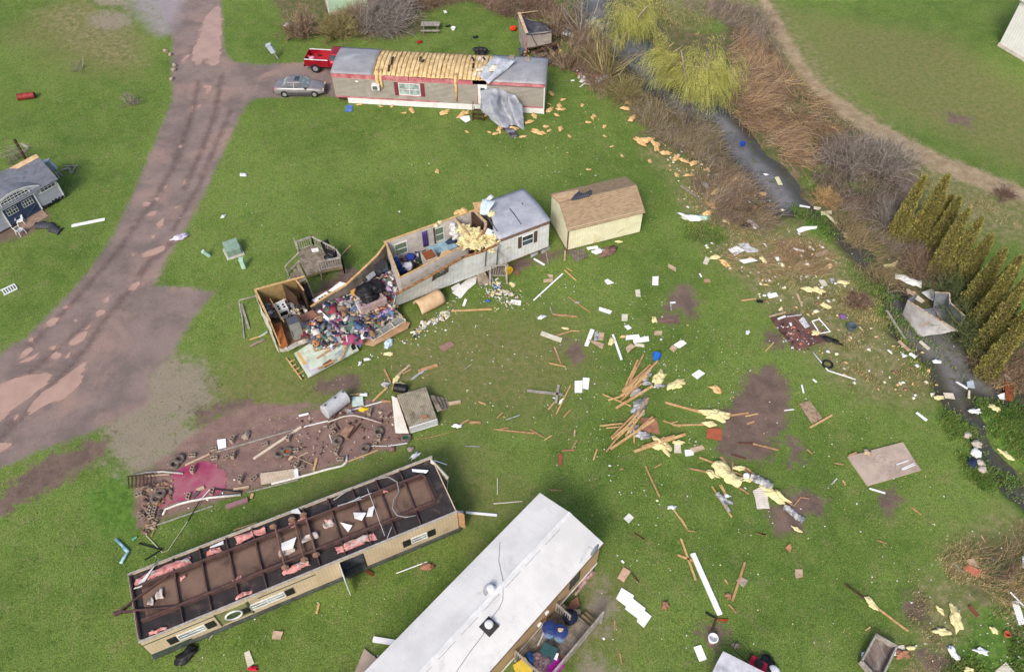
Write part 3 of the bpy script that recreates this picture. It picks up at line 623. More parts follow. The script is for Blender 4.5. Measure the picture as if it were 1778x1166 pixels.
bk=F.top(949.5,345,0.0);W=3.55
r=root(F,'storage_shed','beige panelled shed with brown shingle roof beside the white mobile home','shed')
h0,hr,hb=2.2,3.35,2.75
SH_W=M('beige_panel_siding',srgb(226,222,192),srgb(212,207,174),1.2,0.7,var=0.06,lines=('x',0.2,0.02,srgb(200,195,164)),dirt=(srgb(186,170,120),0.7),dirt_amt=0.3)
SH_WY=M('beige_end_siding',srgb(220,217,190),srgb(206,202,172),1.2,0.7,var=0.06,lines=('y',0.2,0.02,srgb(192,188,158)))
b=MB();b.box(0.0,L,0,0.1,0.08,h0+0.1);b.build('front_wall',SH_W,r)
b=MB();b.box(0.1,L,W-0.1,W,0.08,hb);b.build('back_wall',SH_W,r)
def endw(x):
 b=MB();pr=[(0.002,0.08),(W-0.002,0.08),(W-0.002,hb),(W*0.5,hr-0.05),(0.002,h0+0.08)]
 vs=[(x,y,z)for y,z in pr];b.slab(vs,0.1,(1,0,0));return b.build('end_wall',SH_WY,r)
endw(0.05-0.003);endw(L-0.05+0.003)
b=MB();b.box(0.05,L-0.05,0.05,W-0.05,0,0.078);b.build('floor',DARK_WOOD,r)
SHB=shingle('brown_shingles',srgb(158,138,112),srgb(132,112,88),srgb(112,90,74))
roof_slope('roof',[(-0.12,-0.18,h0-0.05),(L+0.12,-0.18,h0-0.05),(L+0.12,W*0.5,hr),(-0.12,W*0.5,hr)],SHB,r)
roof_slope('roof',[(L+0.12,W+0.12,hb-0.02),(-0.12,W+0.12,hb-0.02),(-0.12,W*0.5+0.003,hr),(L+0.12,W*0.5+0.003,hr)],SHB,r)
q=[(-0.1,W*0.52),(-0.1,W*0.97),(0.55,W*0.97),(2.1,W*0.93),(1.7,W*0.72),(0.9,W*0.56)]
zz=lambda y:hr-(hr-hb)*(y-W*0.5)/(W*0.5)+0.045
b=MB();b.prism(q,[zz(y)-0.01 for x,y in q],[zz(y)+0.006 for x,y in q]);b.build('bare_sheathing',M('bare_plywood',srgb(222,190,150),srgb(196,160,120),2,0.8),r)
P=[[Vector((0.75+0.3*i+0.16*j,W*0.44+0.21*j,zz(W*0.44+0.21*j)+0.05+0.10*math.sin(j*0.8)+0.05*math.sin(i*2)))for j in range(7)]for i in range(6)]
b=MB();b.sheet(crumple(P,0.05,2,3),0.02);b.build('lifted_shingles',M('dark_shingle_back',srgb(62,64,74),srgb(46,48,58),2,0.9,lines=('x',0.16,0.04,srgb(110,112,120))),r)
b=MB();b.box(-0.06,0.03,-0.06,0.0,0.05,h0);b.box(-0.1,-0.06,-0.1,W+0.05,0.0,0.02);b.build('corner_trim',M('dark_downspout',srgb(110,88,76)),r)
# == blue-grey playhouse shed at the left edge
F=Frame(G(0,406),G(113.4,343));L=F.L;base=-4.0
r=root(F,'garden_shed','blue-grey shed with arched windows and navy double doors','shed')
h0=2.15;W=3.4;hr=3.5
SHG=shingle('grey_shingles',srgb(120,124,134),srgb(92,97,108),srgb(70,74,84))
SIDE=shingle('grey_cedar_siding',srgb(176,180,190),srgb(156,160,172),srgb(120,124,136),0.11,0.5)
def wallslope(name,pts,mat,parent,th=0.06):return roof_slope(name,pts,mat,parent,th)
wallslope('front_wall',[(base,0,0.15),(L,0,0.15),(L,0,h0),(base,0,h0)],SIDE,r)
wallslope('end_wall',[(L-0.03,0.03,0.15),(L-0.03,W,0.15),(L-0.03,W,h0),(L-0.03,0.03,h0)],SIDE,r)
b=MB();b.slab([(L-0.03,0.03,h0),(L-0.03,W,h0),(L-0.03,W/2,hr)],0.05);b.box(base,L,W-0.06,W,0.15,h0);b.build('gable',WHITE_TRIM,r)
roof_slope('roof',[(base,-0.3,h0-0.18),(L+0.12,-0.3,h0-0.18),(L+0.12,W/2,hr),(base,W/2,hr)],SHG,r)
roof_slope('roof',[(L+0.12,W+0.3,h0-0.18),(base,W+0.3,h0-0.18),(base,W/2,hr),(L+0.12,W/2,hr)],SHG,r)
cx_=F.wall(30,352)[0];
hw=2.0
def arcz(x):u=abs(x-cx_)/hw;return h0+0.05+0.62*math.cos(min(u,1)*math.pi/2)**0.8
n=20;P=[]
for i in range(n+1):
 x=cx_-hw+2*hw*i/n;z=arcz(x);yb=max(0.25,(z-(h0-0.18))/(hr-h0+0.18)*(W/2+0.3)-0.3+0.05)
 P.append([Vector((x,-0.22+(yb+0.22)*j/4,z+0.04))for j in range(5)])
b=MB();b.sheet(P,0.05);o=b.build('dormer_roof',SHG,r)
for nm in('vx','vy'):
 at=o.data.attributes.new(nm,'FLOAT','POINT');at.data.foreach_set('value',[(v.co.x if nm=='vx' else v.co.y)for v in o.data.vertices])
b=MB();pts=[(cx_-hw+2*hw*i/n,arcz(cx_-hw+2*hw*i/n))for i in range(n+1)]
b.slab([Vector((x,-0.1,z))for x,z in pts]+[Vector((cx_+hw*0.86,-0.1,1.75)),Vector((cx_-hw*0.86,-0.1,1.75))],0.05,(0,-1,0));o=b.build('dormer_face',M('pale_grey_boards',srgb(186,190,200),srgb(172,176,186),2,0.7),r)
b=MB()
for p,q in zip(pts,pts[1:]):b.bar((p[0],-0.2,p[1]+0.0),(q[0],-0.2,q[1]+0.0),0.06,0.12,ext=0.01)
dw=1.28
b.box(cx_-dw-0.1,cx_-dw,-0.12,-0.035,0.15,1.8);b.box(cx_+dw,cx_+dw+0.1,-0.12,-0.035,0.15,1.8);b.box(cx_-dw-0.3,cx_+dw+0.3,-0.16,-0.13,1.78,1.9)
b.box(L-0.1,L+0.02,-0.06,-0.032,0.15,1.55);b.box(cx_+hw*.86,L,-0.05,-0.034,1.42,1.5)
b.build('white_trim',WHITE_TRIM,r)
NAVY=M('navy_door_paint',srgb(58,72,98),srgb(48,60,84),2,0.6,var=0.1)
for s_ in(-1,1):
 b=MB();x0,x1=sorted((cx_+0.02*s_,cx_+dw*s_));b.box(x0,x1,-0.09,-0.035,0.15,1.76)
 b.bar((x0+0.06,-0.1,0.25),(x1-0.06,-0.1,0.85),0.03,0.09,up=(0,-1,0));b.bar((x0+0.06,-0.1,0.85),(x1-0.06,-0.1,0.25),0.03,0.09,up=(0,-1,0));b.box(x0,x1,-0.11,-0.092,0.88,0.98)
 d=b.build('door',NAVY,r)
 xm=cx_+0.64*s_;g=MB();g.box(xm-0.42,xm+0.42,-0.103,-0.094,1.08,1.62);g.build('pane',GLASS,d)
 g=MB()
 for k in range(5):g.box(xm-0.44+k*0.21,xm-0.41+k*0.21,-0.118,-0.1035,1.06,1.64-0.05*abs(k-2)*(k!=2))
 for z in(1.06,1.33,1.6):g.box(xm-0.44,xm+0.46,-0.121,-0.1185,z,z+0.03)
 g.build('window_grid',WHITE_TRIM,d)
def archwin(x0,x1,z0,z1,y,nm='arched_window'):
 n=10;xm=(x0+x1)/2;hw_=(x1-x0)/2;top=[(x0+(x1-x0)*i/n,z0+(z1-z0)*(0.55+0.45*math.sqrt(max(0,1-((x0+(x1-x0)*i/n-xm)/hw_)**2))))for i in range(n+1)]
 b=MB();
 for p,q in zip(top,top[1:]):b.bar((p[0],y-0.03,p[1]),(q[0],y-0.03,q[1]),0.06,0.07,ext=0.01)
 b.box(x0-0.05,x0+0.03,y-0.06,y,z0,top[0][1]);b.box(x1-0.03,x1+0.05,y-0.06,y,z0,top[-1][1]);b.box(x0-0.05,x1+0.05,y-0.062,y,z0-0.08,z0)
 k=max(2,int(round((x1-x0)/0.28)))
 for i in range(1,k):
  x=x0+(x1-x0)*i/k;zt=z0+(z1-z0)*(0.55+0.45*math.sqrt(max(0,1-((x-xm)/hw_)**2)));b.box(x-0.015,x+0.015,y-0.05,y-0.01,z0,zt)
 for f in(0.36,0.68):b.box(x0+0.12*(f>0.5),x1-0.12*(f>0.5),y-0.052,y-0.012,z0+(z1-z0)*f-0.015,z0+(z1-z0)*f+0.015)
 f=b.build(nm,WHITE_TRIM,r);g=MB();g.slab([Vector((x0,y-0.015,z0))]+[Vector((x1,y-0.015,z0))]+[Vector((p[0],y-0.015,p[1]))for p in top[::-1]],0.01,(0,-1,0));g.build('pane',GLASS,f)
archwin(cx_-1.15,cx_+1.15,1.95,h0+0.52,-0.13)
archwin(F.wall(73,330)[0]-0.15,F.wall(88,322)[0]+0.35,1.5,2.1,-0.035)
b=MB();q=[(-4,W/2-0.02),(L+0.1,W/2-0.02),(L+0.1,W/2-0.28),(L-1.7,W/2-0.30),(L-2.2,W/2-0.04)];q=q[1:]
zf=lambda y:h0-0.18+(hr-h0+0.18)*(y+0.3)/(W/2+0.3)+0.03
b.prism(q,[zf(y)for x,y in q],[zf(y)+0.012 for x,y in q]);b.build('bare_sheathing',M('bare_plywood',srgb(222,190,150)),r)
b=MB()
for i in range(26):b.blob((L-1.9+R.random()*2.0,-0.1+R.random()*0.15,0.12+R.random()*0.2),0.07+R.random()*0.06,seed=i,sub=1)
b.build('torn_foundation',BLACK,r)
b=MB();pl=[G(40,403),G(83,373),G(72,365),G(23,392)];b.prism([(p.x,p.y)for p in[G(30,388),G(72,363),G(84,375),G(46,400)]],[0.0]*4,[0.14,0.14,0.03,0.03])
o=b.build('wooden_ramp',M('brown_plank_ramp',srgb(160,136,120),srgb(138,116,102),2,0.9,lines=('x',0.14,0.015,srgb(110,90,80))),None,origin=G(58,382));tag(o,'brown wooden ramp in front of the navy shed doors','ramp')
# == white building at the top right corner
F=Frame(G(1733,80),G(1778+60,80+62));L=14
r=root(F,'white_barn','tall white metal building cut off by the upper right corner','building')
WB=M('white_ribbed_metal',srgb(226,226,224),srgb(214,214,212),1,0.5,var=0.04,lines=('x',0.3,0.03,srgb(208,208,206)),bump=0.3)
b=MB();b.box(0,L,0,0.15,0.35,5.0);b.build('front_wall',WB,r)
b=MB();b.box(0,0.15,0.152,11,0.35,5.0);b.box(L-0.15,L,0.152,11,0.35,5.0);b.box(0.15,L-0.15,10.85,11,0.35,5.0);b.build('wall',WB,r)
b=MB();b.box(-0.06,L+0.06,-0.06,11.06,0,0.35);b.build('foundation',M('pale_footing',srgb(206,198,190),srgb(180,170,160),2,0.9),r)
b=MB();b.slab([(-0.4,-0.4,4.95),(L+0.4,-0.4,4.95),(L+0.4,5.5,6.6),(-0.4,5.5,6.6)],0.1);b.slab([(L+0.4,11.4,4.95),(-0.4,11.4,4.95),(-0.4,5.5,6.62),(L+0.4,5.5,6.62)],0.1);b.build('roof',WHITE_ROOF,r)
# == mint green house at the top
F=Frame(G(572,26.5),G(640,16.5));L=F.L
r=root(F,'green_house','faded mint green cottage behind bare bushes at the top edge','house')
MINT=M('faded_mint_siding',srgb(176,206,178),srgb(158,190,164),1,0.7,var=0.07,lines=('z',0.14,0.015,srgb(146,176,150)),dirt=(srgb(168,162,120),0.5),dirt_amt=0.55)
b=MB();b.box(0,L,0,0.12,0.3,2.9);b.build('front_wall',MINT,r)
b=MB();b.box(0,0.12,0.122,5,0.3,2.9);b.box(L-0.12,L,0.122,5,0.3,2.9);b.box(0.12,L-0.12,4.88,5,0.3,2.9);b.build('wall',MINT,r)
b=MB();b.box(-0.05,L+0.05,-0.03,5.03,0,0.3);b.build('foundation',CONC,r)
b=MB();b.slab([(-0.3,-0.3,2.8),(L+0.3,-0.3,2.8),(L+0.3,2.5,4.2),(-0.3,2.5,4.2)],0.1);b.slab([(L+0.3,5.3,2.8),(-0.3,5.3,2.8),(-0.3,2.5,4.22),(L+0.3,2.5,4.22)],0.1);b.build('roof',GREY_ROOF,r)
window(r,1.9,2.8,1.7,2.7,0.0,1);window(r,3.1,3.55,1.4,2.6,0.0,1)
b=MB();b.box(-0.05,0.06,-0.05,0.0,0.3,2.9);b.build('corner_trim',WHITE_TRIM,r)
# == intact trailer with the white roof, cut off by the bottom edge
F=Frame(G(820,1229),G(1035,983));L=F.L;W=4.3;H=2.95;x0=-6.0
r=root(F,'mobile_home','tan mobile home with a clean white roof cut off by the bottom edge','mobile home')
TAN_S=M('tan_vertical_siding',srgb(190,160,122),srgb(174,144,108),1,0.7,var=0.07,lines=('x',0.2,0.02,srgb(150,122,90)),dirt=(srgb(150,130,104),0.6),dirt_amt=0.3)
b=MB();b.box(x0,L,0,0.12,0.55,H-0.02);b.build('front_wall',TAN_S,r)
b=MB();b.box(x0,L,W-0.12,W,0.3,H-0.02);b.box(L-0.12,L-0.002,0.122,W-0.122,0.3,H-0.02);b.build('wall',TAN_S,r)
b=MB();b.box(x0,L,-0.04,0.1,0.42,0.54);b.box(x0,L+0.03,0.05,0.09,0.0,0.4);b.build('skirting',WHITE_TRIM,r)
for s_,(ya,yb)in enumerate(((-0.1,W*0.52),(W*0.52,W+0.1))):
 P=[[Vector((x0+(L+0.12-x0)*i/16,ya+(yb-ya)*j/8,(H+0.42*(j/8)if s_==0 else H+0.42*(1-j/8))+0.012*mnoise.noise(Vector((i*0.8,j*0.8,s_*5)))))for j in range(9)]for i in range(17)]
 b=MB();b.sheet(P,0.05);b.build('roof',WHITE_ROOF,r)
b=MB();b.bar((x0,W*0.52,H+0.455),(L+0.12,W*0.52,H+0.455),0.22,0.02);b.build('ridge_cap',WHITE_TRIM,r)
for i in range(7):
 x=L-1.0-i*1.6;b=MB();P=[[Vector((x-0.4*u+0.04*mnoise.noise(Vector((u,v,i))),W*0.52-0.18-0.03*v+0.02*math.sin(u*3),H+0.41+0.004))for v in range(2)]for u in range(4)]
 b.sheet(P,0.006);b.build('seam_scuff',M('dark_seam_tar',srgb(130,132,138),srgb(176,178,184),8,0.8),r)
b=MB();b.box(x0,L+0.12,-0.14,-0.1,H-0.09,H+0.02);b.box(L+0.12,L+0.15,-0.14,W*0.5,H-0.12,H+0.0);b.build('gutter',M('brown_drip_edge',srgb(128,104,86)),r)
for i,(px,py,rr,bx)in enumerate(((852,1024,0.16,0),(849,1085,0.17,1))):
 q=F.top(px,py,H+0.45);b=MB();zb=H+0.42*(q.y/(W*0.52)if q.y<W*0.52 else(W-q.y)/(W*0.48))
 b.lathe([(rr*0.9,zb-0.1),(rr*0.9,zb+0.3),(rr*1.25,zb+0.3),(rr*1.3,zb+0.38),(rr*0.8,zb+0.44)],16,(q.x,q.y,0));v=b.build('roof_vent',WHITE_TRIM,r)
 if bx:g=MB();g.box(q.x-0.36,q.x+0.36,q.y-0.36,q.y+0.36,zb-0.15,zb+0.1);g.build('vent_flashing',M('black_tar_flashing',srgb(60,60,62)),v)
 else:g=MB();g.lathe([(0.42,zb-0.1),(0.40,zb+0.03)],16,(q.x,q.y,0));g.build('vent_flashing',M('grey_tar_flashing',srgb(170,172,178)),v)
q,qz=F.wall(1033,955,-0.5)
e=MB();
dish=[[Vector((q+0.02,-0.42,qz))+Vector((0.34*(u/6)*math.cos(a*math.pi/8),-0.05-0.10*(1-(u/6)**2),0.40*(u/6)*math.sin(a*math.pi/8)))for a in range(17)]for u in range(1,7)]
b=MB();b.sheet(dish,0.02);d=b.build('satellite_dish',M('grey_dish_paint',srgb(128,136,148),srgb(112,120,132),3,0.5),r,smooth=True)
g=MB();g.tube([(q,-0.45,qz),(q,-0.12,qz-0.1),(q-0.3,0.1,H+0.1)],0.025,6);g.build('dish_arm',STEEL,d)
wx0,wz0=F.wall(990,1020);wx1,wz1=F.wall(1003,998)
window(r,wx0-0.05,wx1+0.1,1.35,2.35,0.0,2,gmat=GLASS,fmat=M('dark_screen_frame',srgb(60,66,60)))
for px,py in((948,1061),(935,1082)):
 a,c=F.wall(px,py);b=MB();b.box(a-0.12,a+0.12,-0.14,-0.003,c-0.12,c+0.12);b.build('porch_light',WHITE_TRIM,r,bevel=0.03)
b=MB();a,c=F.wall(956,1065);b.box(a-0.45,a+0.45,-0.05,-0.003,0.6,2.55);b.build('door',M('tan_door',srgb(168,136,100)),r)
b=MB();pts=[F.top(x,y,H+0.45)for x,y in((868,935),(866,970),(874,1010),(873,1040),(866,1055),(850,1075),(838,1100),(815,1130),(790,1166))]
def roofz(y):return H+0.42*(max(0,y)/(W*0.52)if y<W*0.52 else max(0,(W-y))/(W*0.48))+0.04
b.tube([(p.x,p.y,roofz(p.y))for p in pts],0.015,5);b.build('cable',M('grey_cable',srgb(120,122,128)),r)
def deckboards(nm_mat,parent,x0,x1,y0,y1,z,board=0.14,along='x',th=0.04,name='deck_floor',gap=0.012):
 b=MB()
 if along=='x':
  y=y0
  while y<y1-0.02:b.box(x0+R.random()*0.02,x1-R.random()*0.02,y,min(y+board-gap,y1),z-th,z-R.random()*0.006);y+=board
 else:
  x=x0
  while x<x1-0.02:b.box(x,min(x+board-gap,x1),y0+R.random()*0.02,y1-R.random()*0.02,z-th,z-R.random()*0.006);x+=board
 return b.build(name,nm_mat,parent)
def railing(parent,p,q,z,h=0.95,mat=None,gap=0.13,posts=True):
 mat=mat or GREY_WOOD;p=Vector((p[0],p[1],z));q=Vector((q[0],q[1],z if len(q)<3 else q[2]));n=max(2,int((q-p).length/gap));up=Vector((0,0,h));b=MB()
 b.bar(p+up,q+up,0.10,0.045);b.bar(p+up*0.12,q+up*0.12,0.04,0.08);b.bar(p+up*0.9,q+up*0.9,0.035,0.08)
 for i in range(1,n):c=p+(q-p)*(i/n);b.bar(c+up*0.1,c+up*0.93,0.035)
 rl=b.build('railing',mat,parent)
 if posts:
  for c in(p,q):g=MB();g.bar(c-Vector((0,0,min(z,0.75))),c+up*1.06,0.09);g.build('post',mat,rl)
 return rl
e=empty('porch_deck',tuple(F.o),F.ang,'grey wooden porch along the white-roofed home crowded with tubs and bins','deck')
dz=0.62
a=F.top(902,1136,dz+0.9);c=F.top(966,1072,dz);d_=F.top(1031,1081,dz+0.9)
xa,xb=F.top(905,1140,dz+0.9).x,F.top(990,1069,dz+0.9).x;yo=F.top(1000,1120,dz+0.9).y
deckboards(OLD_WOOD,e,xa,xb+0.6,yo,-0.06,dz,along='x')
railing(e,(xa,-0.1),(xa,yo),dz);railing(e,(xa,yo),(xb+1.3,yo),dz);railing(e,(xb,-0.1),(xb,-1.0),dz)
for k in range(3):
 b=MB();b.box(xb+0.62+0.3*k,xb+0.9+0.3*k,yo+0.1,-1.2,dz-0.2*(k+1)-0.04,dz-0.2*(k+1));b.build('tread',M('yellow_mossy_wood',srgb(150,132,96),srgb(112,104,84)),e)
b=MB();b.box(xa,xb+0.6,yo+0.02,yo+0.06,0.3,dz-0.045);b.box(xa+0.0,xa+0.04,yo+0.07,-0.1,0.3,dz-0.045);b.build('deck_joist',OLD_WOOD,e)
def bincan(px,py,z,rr,h,label,body,lid,cat='bin'):
 q=G(px,py,z+h);e2=empty('trash_can',(q.x,q.y,z),R.random()*3,label,cat)
 b=MB();b.lathe([(rr*0.8,0),(rr*0.97,h*0.95),(rr,h)],20);b.build('barrel',body,e2,smooth=False)
 b=MB();b.lathe([(rr*1.1,h),(rr*1.12,h+0.05),(rr*0.9,h+0.1),(rr*0.88,h+0.07),(rr*0.5,h+0.11)],20);b.build('lid',lid,e2)
 b=MB();b.tube([(rr*1.0,-0.14,h*0.8),(rr*1.18,-0.1,h*0.84),(rr*1.18,0.1,h*0.84),(rr*1.0,0.14,h*0.8)],0.018,6);b.build('handle',lid,e2)
 return e2
BLU=M('pale_blue_plastic',srgb(128,162,196),srgb(112,146,182),3,0.45,var=0.04);NAVL=M('navy_plastic_lid',srgb(48,66,122),srgb(40,56,106),3,0.4,var=0.05)
bincan(954.5,1090,dz,0.36,0.85,'light blue trash can with plain navy lid by the tan wall',BLU,NAVL)
c2=bincan(973,1096,dz,0.36,0.85,'light blue trash can with a tan rock on its navy lid',BLU,NAVL)
b=MB();b.blob((0.0,0.05,0.98),0.13,(1.2,0.8,0.5),3);
o=b.build('rock',TAN_PANEL,None);o.location=c2.location;tag(o,'small tan rock lying on a navy trash can lid','rock')
bincan(990,1070,0.0,0.38,0.95,'black trash can standing below the porch railing',BLACK,M('dark_navy_lid',srgb(30,38,58)))
# == overturned trailer, its steel frame up
F=Frame(G(269,1141),G(797,920));L=F.L;H=2.35;W=3.95
r=root(F,'overturned_trailer','tan trailer lying upside down with its rusty frame facing up','trailer')
OT=M('tan_ribbed_siding',srgb(200,182,154),srgb(184,166,140),0.9,0.7,var=0.06,lines=('x',0.18,0.02,srgb(168,150,122)),dirt=(srgb(140,124,98),0.8),dirt_amt=0.3)
dxa,_=F.wall(592,983);dxb,_=F.wall(632,965)
b=MB();b.box(0,dxa,0,0.1,0.3,H-0.08);b.box(dxb,L,0,0.1,0.3,H-0.08);b.box(dxa,dxb,0,0.1,H-0.35,H-0.08);b.build('front_wall',OT,r)
b=MB();b.box(0.0,L,W-0.1,W,0.3,H-0.08);b.box(0.0,0.1,0.102,W-0.102,0.3,H-0.08);b.build('wall',OT,r)
b=MB();b.box(-0.03,L+0.03,-0.05,0.05,H-0.08,H);b.box(-0.03,L+0.03,W-0.06,W+0.02,H-0.08,H);b.box(-0.03,0.05,0.12,W-0.12,H-0.08,H);b.build('floor_edge',M('dull_grey_edge',srgb(176,172,166),srgb(150,144,138),3,.7,dirt=(srgb(110,92,80),2),dirt_amt=.4),r)
GRN=M('dark_green_trim',srgb(62,84,72),srgb(50,70,62))
b=MB();b.box(-0.05,L+0.1,-0.10,W+0.06,0.0,0.28);b.build('crushed_roof',M('dirty_roof_edge',srgb(84,90,84),srgb(60,64,60),2,0.8),r)
b=MB();b.box(-0.02,4.3,-0.03,-0.003,H-0.55,H-0.50);b.box(5.9,9.0,-0.03,-0.003,H-0.55,H-0.50);b.box(-0.02,2.0,-0.035,-0.003,0.3,0.5);b.build('green_stripe',GRN,r)
b=MB();b.box(0.1,L-0.02,0.12,W-0.12,H-0.35,H-0.12);b.build('belly',BELLY,r)
yb0=1.0;yb1=2.95
P=[[Vector((0.5+(L-1.1)*i/30,yb0+(yb1-yb0)*j/6,H-0.11+0.03*mnoise.noise(Vector((i*0.7,j*0.9,1)))+0.03*math.sin(math.pi*j/6)))for j in range(7)]for i in range(31)]
b=MB();b.sheet(P,0.02);b.build('sagging_underlay',RUSTY,r,smooth=True)
def ibeam(a,c,hh,w,nm='frame_beam',par=None):
 b=MB();a=Vector(a);c=Vector(c);up=Vector((0,0,hh/2))
 b.bar(a,c,0.02,hh-0.04);b.bar(a+up,c+up,w,0.02);b.bar(a-up,c-up,w,0.02);return b.build(nm,STEEL_BR,par or r)
zb=H+0.05
ibeam((0.3,yb0,zb),(L-0.9,yb0,zb),0.26,0.12);ibeam((0.3,yb1,zb),(L-0.9,yb1,zb),0.26,0.12)
ibeam((0.05,0.13,H-0.02),(0.05,W-0.13,H-0.02),0.14,0.08);ibeam((L-0.9,yb0+0.07,zb-0.005),(L-0.9,yb1-0.07,zb-0.005),0.22,0.1)
xs=[2.2+1.44*k for k in range(10)]
for k,x in enumerate(xs):
 if 7.4<x<9.2:continue
 ibeam((x,yb0+0.07,zb-0.03),(x+0.06,yb1-0.07,zb-0.03),0.14,0.08,'cross_member')
 b=MB();b.bar((x,0.12,H-0.04),(x,yb0-0.07,zb-0.02),0.05,0.12);b.build('outrigger',STEEL_BR,r)
 b=MB();b.bar((x+0.06,W-0.13,H-0.04),(x+0.06,yb1+0.07,zb-0.02),0.05,0.12);b.build('outrigger',STEEL_BR,r)
for x in(7.7,8.75,9.4):
 b=MB();b.tube([(x,yb0-0.3,zb+0.12),(x+0.1,yb1+0.35,zb+0.12)],0.06,8);ax=b.build('axle',M('rusty_axle',srgb(120,92,80),srgb(94,70,62)),r)
 for y in(yb0-0.3,yb1+0.35):
  g=MB();g.T=Matrix.Translation((x,y,zb+0.12))@Matrix.Rotation(math.pi/2,4,'X');g.lathe([(0.2,-0.05),(0.2,0.05),(0.09,0.06),(0.09,0.12)],16);g.build('hub',M('rusty_hub',srgb(142,112,92)),ax)
tip=F.top(207,1063,H-0.1)
for y in(yb0,yb1):ibeam((tip.x,tip.y,H-0.05),(2.0,y,H+0.0),0.2,0.1,'hitch_beam')
b=MB();b.box(tip.x-0.25,tip.x+0.1,tip.y-0.1,tip.y+0.1,H-0.18,H+0.06);b.build('coupler',STEEL_BR,r,bevel=0.02)
def pxs(px,py):return F.wall(px,py)[0]
def otwin(pxa,pxb,n):
 xa_,xb_=pxs(*pxa),pxs(*pxb);
 f=window(r,xa_,xb_,0.85,1.35,0.0,n,gmat=GLASS_L,cross=True)
 for s0,s1 in((xa_-0.55,xa_-0.1),(xb_+0.1,xb_+0.55)):shutter(r,s0,s1,0.75,1.42,0.0,DARK_SHUT)
otwin((313,1108),(357,1090),1);otwin((440,1060),(496,1036),2);otwin((717,945),(741,934),1)
ga,gz=F.wall(405,1064);b=MB();b.box(ga-0.75,ga+0.8,-0.04,-0.003,0.55,1.85);gp=b.build('green_panel',M('moss_green_panel',srgb(124,130,84),srgb(104,112,70),2,0.8),r)
b=MB();b.T=Matrix.Translation((ga,-0.07,1.2))@Matrix.Rotation(math.pi/2,4,'X');b.torus((0,0,0),0.42,0.05,28,8);b.build('round_window_frame',WHITE_TRIM,gp)
b=MB();b.T=Matrix.Translation((ga,-0.055,1.2))@Matrix.Rotation(math.pi/2,4,'X');b.lathe([(0.4,-0.01),(0.4,0.005)],24);b.build('round_pane',glass('green_glass',srgb(54,66,50)),gp)
b=MB();b.box(ga-0.85,ga-0.78,-0.05,-0.003,0.45,1.95);b.box(ga+0.83,ga+0.9,-0.05,-0.003,0.45,1.95);b.build('panel_trim',GRN,r)
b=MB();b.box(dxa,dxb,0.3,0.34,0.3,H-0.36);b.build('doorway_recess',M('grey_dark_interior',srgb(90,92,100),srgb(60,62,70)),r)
b=MB();b.box(dxa,dxa+0.05,-0.03,0.3,0.3,H-0.36);b.box(dxb-0.05,dxb,-0.03,0.3,0.3,H-0.36);b.build('door_jamb',DARK_SHUT,r)
b=MB();b.box(dxa-0.06,dxa-0.01,-1.25,-0.04,0.35,H-0.4);d=b.build('door',WHITE_TRIM,r)
b=MB();b.box(dxa-0.075,dxa-0.061,-0.9,-0.4,0.6,1.2);b.build('pane',GLASS,d)
b_list=[(2.0,3.35,2.3,.5,1),(6.4,3.45,1.6,.4,2),(8.0,0.55,1.0,.34,4),(8.5,0.5,.8,.3,5),(11.2,0.55,1.5,.42,6),(12.3,0.5,.7,.3,7),(4.4,3.3,.8,.35,8),(0.9,0.2,.8,.14,9),(5.3,0.25,.8,.15,10),(9.0,3.1,1.0,.25,11),(5.2,1.2,.5,.22,12),(2.6,2.5,.35,.16,13),(14.0,2.9,.4,.12,14),(10.6,2.5,.5,.16,15),(0.7,3.3,.8,.4,16)]
for(x,y,l,w,s_)in b_list:
 P=[[Vector((x-l/2+l*i/8,y-w/2+w*j/5,H-0.04+0.10*math.sin(math.pi*i/8)*math.sin(math.pi*j/5)))for j in range(6)]for i in range(9)]
 b=MB();b.sheet(crumple(crumple(P,0.11,s_,3.0),.06,s_,9),0.04);b.build('insulation',INSUL_P,r)
for(x,y,l,w,s_)in((2.1,3.4,2.0,.30,21),(11.6,0.62,1.3,.34,22),(8.6,0.6,.7,.26,23),(9.3,1.9,1.0,.35,24),(8.0,1.7,.8,.5,25),(10.5,2.3,.6,.5,26),(1.4,2.1,.35,.6,27),(0.9,1.9,.3,.4,28)):
 P=[[Vector((x-l/2+l*i/6,y-w/2+w*j/4,H+0.03+0.05*math.sin(i+j)))for j in range(5)]for i in range(7)]
 b=MB();b.sheet(crumple(P,0.12,s_,2.2),0.02);b.build('torn_liner',M('torn_pale_liner',srgb(206,192,182),srgb(166,150,142),3,0.8,dirt=(srgb(130,96,84),3),dirt_amt=0.5),r,smooth=True)
for(pts)in([(487,942),(515,932),(508,950),(490,956)],[(613,888),(636,890),(628,902),(616,900)],[(590,905),(612,912),(604,922)],[(640,880),(650,878),(646,895),(636,897)]):
 q=[F.top(x,y,H+0.2)for x,y in pts];b=MB();b.slab([(p.x,p.y,H+0.12+0.12*(i%2))for i,p in enumerate(q)],0.02);b.build('torn_panel',WHITE_PANEL,r)
b=MB();pts=[F.top(x,y,H+0.1)for x,y in((580,870),(610,850),(650,835),(675,830),(690,838),(693,855),(684,870),(682,885),(690,897),(705,900),(722,896))]
b.tube([(p.x,p.y,H+0.26+0.05*math.sin(i))for i,p in enumerate(pts)],0.035,6);b.build('grey_hose',M('grey_hose',srgb(150,148,148)),r,smooth=True)
b=MB()
for(p,q)in(((586,878),(628,866)),((600,874),(645,856)),((638,848),(668,930)),((672,935),(680,915)),((625,862),(612,870))):
 a_=F.top(*p,H+0.2);c_=F.top(*q,H+0.2);b.bar((a_.x,a_.y,H+0.22),(c_.x,c_.y,H+0.24),0.03)
b.build('loose_pipe',STEEL,r)
